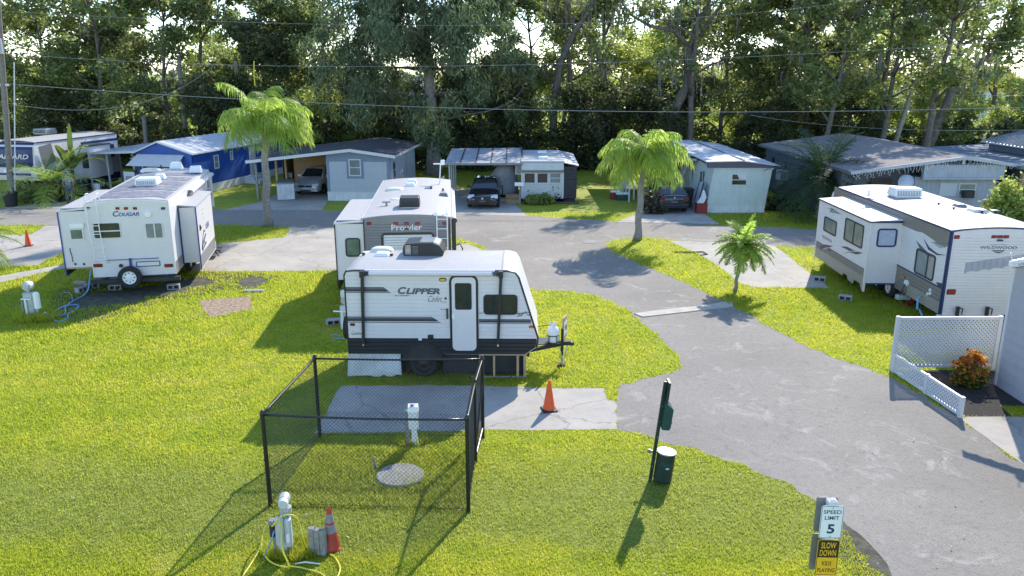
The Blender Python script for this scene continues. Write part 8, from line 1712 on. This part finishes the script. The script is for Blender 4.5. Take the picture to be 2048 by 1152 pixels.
TR = [
 ('oak3', 1655, 55, .95, 100, 'oak added behind the left half of the large grey house to shade its roof'), ('oak3', 1765, 55.5, 1.0, 200, 'oak added behind the ridge of the large grey house to shade its roof'), ('sparse', 1865, 55, .95, 300, 'mossy oak added behind the right half of the large grey house to shade its roof'),  # oaks put in to throw dappled shadow on the grey house roof
 ('oak1', -60, 60, 1.05, 10, 'oak at the far left edge above the navy nosed trailer'), ('bright1', 25, 72, .8, 60, 'low bright green tree behind the utility pole at the left'),
 ('oak2', 90, 64, 1.0, 100, 'mossy oak directly above the banana plant'), ('oak1', 205, 62, 1.1, 200, 'full round oak left of the straight grey pole, above the open porch'),
 ('dark1', 262, 68, .95, 30, 'dark column shaped tree behind the short broken pole'), ('oak3', 320, 63, 1.0, 250, 'tall loose oak just left of the straight grey pole'),
 ('sparse', 395, 66, 1.0, 40, 'thin mossy tree right of the straight grey pole with sky behind it'), ('bright2', 440, 74, .8, 120, 'pale sunlit tree seen between the trunks left of the tall left palm'),
 ('dark2', 430, 62, .8, 10, 'low dark tree behind the far end of the blue home roof'), ('oak2', 520, 68, 1.0, 310, 'tree directly behind the tall left palm'),
 ('dark1', 555, 63, 1.0, 160, 'dark narrow tree right behind the crown of the tall left palm'), ('oak1', 608, 66, 1.02, 75, 'oak with forked top above the dark shingle roof'),
 ('bright1', 650, 61, .62, 220, 'small sunlit tree left of the gap with the white far building'),
 ('dark2', 960, 61, .85, 90, 'low dark tree right of the cypress trunk, above the flat carport'), ('oak1', 1060, 67, 1.0, 130, 'tree just right of the big cypress crown'),
 ('dark1', 1010, 65, .75, 210, 'dark shaft shaped tree tucked under the right side of the cypress'), ('sparse', 1150, 62, .95, 180, 'mossy tree with long bare leaning limb right of the cypress'),
 ('bright2', 1230, 70, .82, 300, 'yellow green tree above the small palm gap left of the tall right palm'), ('bright1', 1290, 68, .92, 15, 'sunlit bushy tree under the open patch of sky'),
 ('sparse', 1385, 60, 1.0, 260, 'dead looking forked oak hung with moss directly above the tall right palm'), ('dark2', 1200, 61, .78, 140, 'low dark bush like tree above the small white home'),
 ('oak2', 1440, 66, 1.0, 50, 'oak right of the forked mossy one, over the mint home roof'), ('dark2', 1330, 62, .8, 320, 'low dark tree behind the crown of the tall right palm'),
 ('bright1', 1490, 72, .75, 90, 'bright low tree in the gap behind the mint home'), ('oak1', 1560, 63, 1.05, 290, 'large dark oak above the left corner of the large grey house'),
 ('oak3', 1630, 62, 1.05, 20, 'tall trunked oak with high crown over the large grey house'), ('dark1', 1595, 66, .85, 70, 'dark narrow tree behind the left end of the large grey house'),
 ('bright2', 1720, 68, .9, 200, 'sunlit tree left of the leaning pale pole'), ('sparse', 1770, 62, 1.0, 240, 'oak standing behind the leaning pale pole'),
 ('dark2', 1700, 61, .7, 280, 'low dark tree behind the ridge of the large grey house'), ('oak1', 1850, 70, .95, 330, 'rounded tree right of the leaning pale pole'),
 ('bright1', 1940, 84, .8, 0, 'bright green tree in the open right hand gap before the yellow container'), ('sparse', 1990, 72, .9, 110, 'thin mossy tree near the right edge'),
 ('bright1', 2060, 66, .7, 170, 'sunlit low tree at the right edge behind the corrugated roof'), ('bright1', 1880, 64, .55, 250, 'small yellowish tree behind the blue grey metal roof'),
 ('dark2', 820, 63, .7, 200, 'low dark tree hidden in the shade left of the cypress trunk'), ('dark2', 700, 62, .62, 20, 'dark undergrowth tree above the ridge of the dark shingle roof'),
 ('dark2', 130, 61, .7, 120, 'low dark tree behind the roof of the navy nosed trailer'),  ('oak3', 1120, 76, 1.0, 200, 'tall airy oak in the back row over the small white home'),  ('bright2', 460, 90, 1.05, 110, 'pale back row tree in the gap right of the straight grey pole'), ('bright1', 1330, 88, 1.2, 50, 'pale back row tree under the open patch of sky'), ('bright2', 180, 86, 1.0, 60, 'pale back row tree behind the large left oak'), ('bright2', 1650, 84, 1.1, 240, 'pale back row tree behind the large grey house'),
 ('dark2', 1540, 61, .6, 200, 'low dark tree between the mint home and the large grey house'),
]
for kd, u, Y, s_, rz, lb in TR: tree(kd, u, Y, lb, s_, rz)
o = tree('cypress', 862, 57.5, 'huge dark drooping cypress in the middle with a pale grey trunk', 1.0, 0)
# leaning black trunk at the right, forked
def limb_tree(name, label, segs, leaf, nleaf, mossn, seed, Y, bark='bark'):
    rng = np.random.default_rng(seed); p0 = P(segs[0][0][0][0], 300, Y); T = thing(name, label, 'tree', (p0[0], Y, 0), 0, 'trees in the wood behind the homes'); tb = MB(); ends = []
    for path, r0, r1 in segs:
        pts = []
        for (u, v, dy) in path: q_ = P(u, v, Y+dy); pts.append((q_[0]-p0[0], dy, max(0, q_[2])))
        k = len(pts); tb.tube(pts, [r0+(r1-r0)*i/(k-1) for i in range(k)], bark, 7); ends += [np.array(q_) for q_ in pts[-2:]]
    obj('trunk', tb, T, smooth=True, fix=False)
    if nleaf:
        c_ = np.array(ends)[rng.integers(0, len(ends), 26)]+rng.normal(size=(26, 3))*.7; idx = rng.integers(0, 26, nleaf); Pp = c_[idx]+rng.normal(size=(nleaf, 3))*.38; np_mesh('crown', leafquads(Pp, 1, .18, rng), quadidx(nleaf), [leaf], T)
    MV = []; MF = []
    for i in range(mossn):
        e = ends[rng.integers(0, len(ends))]; p = e+rng.normal(size=3)*np.array([.7, .3, .25]); l = rng.uniform(.5, 2.2); w_ = rng.uniform(.03, .07); o_ = len(MV); j = rng.normal()*.05
        MV += [(p[0]-w_, p[1], p[2]), (p[0]+w_, p[1], p[2]), (p[0]+w_*.7+j, p[1], p[2]-l*.5), (p[0]-w_*.7+j, p[1], p[2]-l*.5), (p[0]+j*2, p[1], p[2]-l)]; MF += [(o_, o_+1, o_+2, o_+3), (o_+3, o_+2, o_+4, o_+4)]
    if mossn: tag(np_mesh('moss', MV, MF, ['moss'], T), kind='stuff')
    return T
limb_tree('leaning_oak_tree', 'leaning dark trunked oak with forked bare limbs and moss at the upper right',
 [([(1852, 300, 0), (1870, 262, 0), (1890, 215, 0), (1912, 165, 0)], .42, .30), ([(1912, 165, 0), (1915, 110, .2), (1926, 60, .3), (1950, 5, .4), (1965, -40, .4)], .26, .12), ([(1912, 165, 0), (1945, 138, -.3), (1975, 112, -.5), (2010, 95, -.6), (2060, 80, -.6)], .22, .06),
  ([(1926, 90, .2), (1950, 76, .1), (1985, 78, 0), (2020, 70, 0)], .11, .03), ([(1975, 112, -.4), (1985, 80, -.5), (2010, 50, -.5), (2040, 30, -.5)], .10, .03), ([(1920, 60, .3), (1960, 50, .2), (2000, 30, .1)], .09, .02)], 'leaf_oak', 3200, 60, 41, 60)
limb_tree('forked_oak_tree', 'grey barked oak with wide forked limbs reaching into the sky above the tall right palm',
 [([(1338, 260, 0), (1350, 215, 0), (1375, 170, 0), (1378, 95, 0)], .45, .30), ([(1378, 95, 0), (1395, 50, .3), (1415, 10, .4), (1430, -30, .4)], .22, .10), ([(1378, 95, 0), (1350, 62, -.3), (1300, 52, -.4), (1262, 30, -.4), (1240, 0, -.4)], .20, .05), ([(1378, 110, 0), (1420, 40, .4), (1450, 0, .5)], .18, .08),
  ([(1340, 60, -.3), (1330, 35, -.3), (1320, 0, -.3)], .10, .03), ([(1300, 52, -.4), (1285, 25, -.4), (1270, 5, -.4)], .07, .02), ([(1350, 62, -.3), (1352, 20, 0), (1370, -20, 0)], .12, .04)], 'leaf_oak', 1600, 90, 42, 60)
limb_tree('leaning_oak_tree', 'dark leaning trunk rising to the right beside the big cypress crown',
 [([(1105, 290, 0), (1108, 200, 0), (1122, 120, 0), (1150, 62, 0), (1178, 20, 0), (1192, -20, 0)], .32, .14), ([(1150, 62, 0), (1140, 30, .2), (1130, 0, .3)], .14, .05), ([(1160, 48, 0), (1185, 75, -.2), (1195, 100, -.2)], .08, .02)], 'leaf_oak', 1200, 60, 43, 61)
limb_tree('slim_oak_tree', 'slim bare trunk forking against the open sky right of the leaning dark trunk',
 [([(1212, 290, 0), (1210, 180, 0), (1208, 80, 0), (1206, 0, 0), (1205, -30, 0)], .20, .10), ([(1212, 68, 0), (1225, 30, .2), (1240, 0, .3)], .10, .03)], 'leaf_oak', 900, 40, 44, 63)
# undergrowth band behind the homes, far wood
def mass(name, n, fx, leaf, sz, seed, label, nc=300, cs=.9, cat='undergrowth'):
    rng = np.random.default_rng(seed); c_ = np.array([fx(rng) for _ in range(nc)]); idx = rng.integers(0, nc, n); d = rng.normal(size=(n, 3)); d /= np.linalg.norm(d, axis=1)[:, None]
    r_ = (rng.random(n)**.4*cs*(0.6+.8*((idx*37 % 11)/10)))[:, None]; P_ = c_[idx]+d*r_*np.array([1, 1, .8]); P_[:, 2] = np.maximum(P_[:, 2], .05)
    o = np_mesh(name, leafquads(P_, 1, sz, rng), quadidx(n), [leaf]); return tag(o, label, cat, kind='stuff')
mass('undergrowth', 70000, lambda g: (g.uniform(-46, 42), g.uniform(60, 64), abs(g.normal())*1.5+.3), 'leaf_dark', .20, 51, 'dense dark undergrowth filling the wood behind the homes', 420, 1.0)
mass('vines', 26000, lambda g: (g.uniform(-46, 44), g.uniform(62, 68), abs(g.normal())*2.2+.5), 'leaf_oak', .20, 52, 'tangled vines and saplings between the trunks', 240, .9)
mass('far_wood', 60000, lambda g: (g.uniform(-130, 130), g.uniform(118, 165), abs(g.normal())*3.0+1.0), 'leaf_far_hazed', .62, 53, 'far wood beyond the park, leaves tinted for haze', 420, 3.2, 'far wood')
mass('far_scrub', 30000, lambda g: (g.uniform(-70, 75), g.uniform(74, 100), abs(g.normal())*1.1+.2), 'leaf_bright', .30, 54, 'sunlit scrub beyond the wood', 260, 1.4, 'far scrub')
# far buildings glimpsed between the trees
a = P(716, 215, 95); b = P(772, 152, 95); T = thing('building', 'white far building glimpsed in the gap left of the cypress', 'building', (a[0], 95, 0)); mb = MB(); mb.box(-4, b[0]-a[0]+4, 0, 8, 0, b[2]-.5, 'far_white'); obj('wall', mb, T); mb = MB(); mb.box(-4.3, b[0]-a[0]+4.3, -.3, 8, b[2]-.5, b[2], 'roof_metal'); obj('roof', mb, T); mb = MB(); mb.box(-3, b[0]-a[0]+3, -.05, -.01, 1.0, 1.7, 'home_slate'); obj('window', mb, T)
a = P(1975, 165, 110); b = P(2032, 146, 110); T = thing('shipping_container', 'yellow container far off in the right hand gap', 'container', (a[0], 110, 0)); mb = MB(); siding(mb, Face(Frame(0, 0, 0), 'f', 0), 0, b[0]-a[0], b[2]-2.4, b[2], .3, .05, 'far_yellow', vertical=True); mb.box(0, b[0]-a[0], .06, 2.4, b[2]-2.4, b[2], 'far_yellow'); obj('container_body', mb, T); mb = MB(); mb.box(.2, b[0]-a[0]-.2, .2, 2.2, 0, b[2]-2.4, 'far_white'); obj('support', mb, T)
a = P(40, 185, 105); T = thing('building', 'long low white building far off at the left edge', 'building', (a[0]-6, 105, 0)); mb = MB(); mb.box(0, 16, 0, 6, 0, 3.3, 'far_white'); obj('wall', mb, T); mb = MB(); mb.box(-.4, 16.4, -.4, 6.2, 3.3, 3.6, 'roof_metal'); obj('roof', mb, T)

# ---- palms
def palm(name, label, u, v, h, crown_r, nf, leaf, seed, trunk_r=.17, lean=0.0, style='queen', wind=0.0, sub_h=None, Ybase=None, cat='palm', elr=80):
    rng = np.random.default_rng(seed); rr = random.Random(seed); x, y = G(u, v); T = thing(name, label, cat, (x, y, 0)); tb = MB(); K = 14
    pts = [(lean*(k/K)**1.3 + .03*math.sin(k*1.3), .03*math.cos(k), h*k/K) for k in range(K+1)]; tr = [trunk_r*(1.5 if k == 0 else 1.15 if k == 1 else 1.0)*(1-.22*k/K)*(1+.03*(k % 2)) for k in range(K+1)]
    tb.tube(pts, tr, 'palm_trunk', 12); top = Vector(pts[-1]); obj('trunk', tb, T, smooth=True)
    bt = MB()
    for k in range(16 if style == 'queen' else 34):
        a = k*2.4; t = (k % 8)/8; r0 = trunk_r*.85; ln = (.75 if style == 'queen' else .40)*(.7+.6*rr.random()); zb = top.z-.55*(1-t) if style == 'queen' else top.z-.5*(1-k/34)
        b0 = Vector((top.x+math.cos(a)*r0, top.y+math.sin(a)*r0, zb)); e = b0+Vector((math.cos(a)*ln*(.30 if style == 'queen' else .6), math.sin(a)*ln*(.30 if style == 'queen' else .6), ln*(.9 if style == 'queen' else .55))); bt.tube([b0, (b0+e)/2+Vector((math.cos(a), math.sin(a), 0))*.05, e], [.065, .05, .015], 'palm_boot', 5)
    obj('leaf_bases', bt, T, smooth=True, fix=False)
    V = []; F_ = []; st = MB()
    for i in range(nf):
        f_ = (i+1.5)/(nf+.5); az = i*2.399+rr.uniform(-.25, .25); el = R(66-elr*f_**.9 + rr.uniform(-6, 6)) if style == 'queen' else R(82-100*f_**.9+rr.uniform(-6, 6)); L_ = crown_r*(.85+.3*rr.random())
        p = top+Vector((0, 0, .05)); d = Vector((math.cos(az)*math.cos(el), math.sin(az)*math.cos(el), math.sin(el))); d += Vector((wind*.35, 0, 0)); d.normalize(); n = 26 if style == 'queen' else 24; path = [p.copy()]; step = L_/n
        for k in range(n):
            g_ = (.03+.105*(k/n)**1.5) if style == 'queen' else .055; d = (d+Vector((wind*.04, 0, -g_*26/n))).normalized(); p = p+d*step; path.append(p.copy())
        st.tube(path, [.030*(1-.8*k/n)+.004 for k in range(n+1)], leaf, 4)
        per = 2
        for k in range(3, n+1):
            a0 = path[k-1]; b0 = path[k]; dd = (b0-a0).normalized(); side = dd.cross(Vector((0, 0, 1))); side = side.normalized() if side.length > .05 else Vector((1, 0, 0)); t = k/n
            up_ = side.cross(dd)
            ll = crown_r*(.34 if style == 'queen' else .24)*math.sin(math.pi*min(1, .18+.80*t))**.6
            for q_ in range(per):
                b_ = a0+(b0-a0)*(q_/per)
                for s__ in (-1, 1):
                    l = ll*rr.uniform(.75, 1.15); w_ = .024 if style == 'queen' else .016
                    dr = (side*s__*rr.uniform(.65, 1.0) + dd*rr.uniform(.35, .8) + up_*rr.uniform(-.2, .45)).normalized()
                    dp = .75 if style == 'queen' else .12
                    m1 = b_+dr*l*.45+Vector((wind*.05*l, 0, -dp*.22*l)); m2 = b_+dr*l*.78+Vector((wind*.2*l, 0, -dp*(.75)*l)); m3 = b_+dr*l*.92+Vector((wind*.3*l, 0, -dp*1.35*l)); ww = dd*w_; o_ = len(V)
                    V += [b_-ww*.6, b_+ww*.6, m1+ww, m1-ww, m2+ww*.8, m2-ww*.8, m3, m3]; F_ += [(o_, o_+1, o_+2, o_+3), (o_+3, o_+2, o_+4, o_+5), (o_+5, o_+4, o_+6, o_+7)]
    obj('frond_stems', st, T, smooth=True, fix=False)
    np_mesh('crown', [tuple(q_) for q_ in V], F_, [leaf], T)
    return T
x, y = G(535, 452); hP = P(528, 262, y)[2]
palm('queen_palm', 'tall queen palm with shaggy bright crown left of centre, by the dark roofed carport', 536, 452, hP+.55, 2.4, 32, 'leaf_palm', 61, .19, lean=.25, wind=.55, elr=72)
x, y = G(1275, 478); hP = P(1284, 345, y)[2]
palm('queen_palm', 'queen palm with drooping bright crown on the grass island at the road bend', 1275, 480, hP+.85, 2.15, 28, 'leaf_palm', 62, .15, lean=.12, wind=.12, elr=82)
x, y = G(1472, 580); hP = P(1484, 492, y)[2]
palm('date_palm', 'small pygmy date palm on the grass by the concrete strip', 1470, 582, hP-.02, 1.15, 46, 'leaf_palm', 63, .06, lean=.18, style='date')
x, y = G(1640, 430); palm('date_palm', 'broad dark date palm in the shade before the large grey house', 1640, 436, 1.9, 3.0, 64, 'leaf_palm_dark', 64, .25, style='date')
x, y = G(108, 405); palm('coconut_palm', 'short palm with long arching fronds beside the round bush at the left', 110, 404, 1.0, 3.6, 18, 'leaf_palm', 65, .16, style='date')
p = P(-60, 520, 30); palm('date_palm', 'small palm whose frond tips enter at the left edge beside the orange cone', -58, 545, 1.1, 1.9, 30, 'leaf_palm', 66, .14, style='date')
# banana
x, y = G(140, 398); T = thing('banana_plant', 'banana plant with one tall upright leaf at the left', 'plant', (x-.1, y+.8, 0)); mb = MB(); mb.tube([(0, 0, 0), (0, 0, 1.6)], .12, 'leaf_banana', 8); obj('stem', mb, T, smooth=True)
V = []; F_ = []
for (az, el, L_, wd, bend) in ((80, 84, 2.9, .17, .010), (200, 62, 2.2, .30, .05), (330, 55, 2.3, .30, .06), (120, 50, 2.0, .28, .06), (20, 70, 2.2, .30, .04), (260, 70, 2.0, .3, .05)):
    a, e = R(az), R(el); d = Vector((math.cos(a)*math.cos(e), math.sin(a)*math.cos(e), math.sin(e))); p = Vector((0, 0, 1.4)); n = 14; side = Vector((-math.sin(a), math.cos(a), 0)) if az != 80 else Vector((1, 0, 0)); o_ = len(V)
    for k in range(n+1):
        t = k/n; w_ = wd*math.sin(math.pi*min(1, .08+.9*max(0, t-.2)/.8))**.55 if t > .2 else .02; V += [p-side*w_+Vector((0, 0, w_*.3)), p, p+side*w_+Vector((0, 0, w_*.3))]; d = (d+Vector((0, 0, -bend))).normalized(); p = p+d*L_/n
    F_ += [(o_+3*k+j, o_+3*k+j+1, o_+3*k+4+j, o_+3*k+3+j) for k in range(n) for j in (0, 1)]
np_mesh('crown', [tuple(q_) for q_ in V], F_, ['leaf_banana'], T)
# shrubs
def shrub(name, label, x, y, rx, ry, h, n, leaf, sz, seed, leaf2=None, cat='shrub', aspect=1.6, stems=8, z0=.05):
    rng = np.random.default_rng(seed); T = thing(name, label, cat, (x, y, 0)); nc = 70; d = rng.normal(size=(nc, 3)); d[:, 2] = np.abs(d[:, 2]); d /= np.linalg.norm(d, axis=1)[:, None]; c_ = d*(rng.random(nc)**.35)[:, None]*np.array([rx, ry, h*.92])+np.array([0, 0, z0])
    idx = rng.integers(0, nc, n); r_ = rng.normal(size=(n, 3))*min(rx, h)*.15; P_ = c_[idx]+r_; P_[:, 2] = np.maximum(P_[:, 2], .04)
    mats = [leaf]+([leaf2] if leaf2 else []); mi = (rng.random(nc) < .45).astype(int)[idx] if leaf2 else None
    if leaf2: mi = np.where(P_[:, 2]/h + rng.normal(size=n)*.25 > .45, 0, 1)
    np_mesh('crown', leafquads(P_, 1, sz, rng, aspect=aspect), quadidx(n), mats, T, midx=mi)
    b = MB()
    for k in range(stems): a = 2*math.pi*k/stems; b.tube([(0, 0, 0), (math.cos(a)*rx*.25, math.sin(a)*ry*.25, h*.4), (math.cos(a)*rx*.6, math.sin(a)*ry*.6, h*.75)], [.03*h, .02*h, .006], 'bark', 5)
    obj('stems', b, T, smooth=True, fix=False); return T
x, y = G(1936, 768); shrub('croton_bush', 'orange and green croton bush in the dark mulch before the lattice', x, y, .38, .36, .80, 2600, 'leaf_croton', .055, 71, 'leaf_croton_green', aspect=2.0)
x, y = G(82, 404); shrub('round_bush', 'round green bush between the utility pole and the arching palm', x, y+.8, 1.7, 1.2, 1.55, 8000, 'leaf_oak', .11, 72)
x, y, _ = P(2022, 380, 33.6); shrub('tall_bush', 'large light green bush behind the right trailer', x, y, 1.35, 1.1, 3.0, 9000, 'leaf_bright', .11, 73)
x, y = G(1112, 404); shrub('cordyline_plant', 'dark purple spiky plant before the lean-to of the small white home', x, y, .38, .3, 1.25, 700, 'leaf_purple', .16, 74, cat='plant', aspect=3.5)
x, y = G(1055, 405); shrub('papaya_plant', 'thin plant by the mailbox of the small white home', x, y+.15, .35, .3, 1.2, 260, 'leaf_bright', .14, 75, cat='plant', z0=.3)
for u_, lb, s_ in ((1068, 'low leafy plant under the left window of the small white home', 76), (1090, 'low broadleaf plant in front of the purple plant', 77)): x, y = G(u_, 409); shrub('garden_plant', lb, x, y, .5, .3, .6, 700, 'leaf_bright', .11, s_, cat='plant')
x, y = G(1312, 424); shrub('brush_pile', 'heap of cut dry branches against the dark wagon', x-.25, y-.4, .65, .4, 1.2, 1100, 'leaf_brush', .12, 78, cat='branches', stems=26)
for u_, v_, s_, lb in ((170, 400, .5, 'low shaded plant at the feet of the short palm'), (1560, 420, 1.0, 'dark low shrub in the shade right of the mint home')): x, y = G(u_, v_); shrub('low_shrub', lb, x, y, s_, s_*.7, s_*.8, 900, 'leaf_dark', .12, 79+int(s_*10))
x, y = G(1390, 507); mb = MB(); mb.tube([(x-.9, y+.15, .03), (x-.2, y+.05, .05), (x+.35, y+.1, .05), (x+.45, y-.25, .03), (x+.1, y-.45, .02)], .03, 'wood_dark', 5); tag(obj('fallen_branch', mb, smooth=True), 'thin fallen branch on the right concrete pad', 'branch')
# moss strands hanging from the power lines
for i, (u_, v_, l) in enumerate(((840, 217-85, .4), (1010, 134, .5), (1025, 134, .4), (1321, 128, 2.2), (1602, 112, .6), (1762, 104, 1.5), (470, 124, .8))):
    p = P(u_, v_, 50); mb = MB(); r2 = random.Random(i)
    for k in range(5): dx = r2.uniform(-.08, .08); mb.tube([(dx, 0, 0), (dx+r2.uniform(-.05, .05), 0, -l*.5), (dx+r2.uniform(-.1, .2), 0, -l*r2.uniform(.7, 1.1))], [.02, .035, .005], 'moss', 4)
    tag(obj('moss_strand', mb, loc=p), 'pale moss strand hanging from the middle power line', 'moss', 'moss strands on the power line')
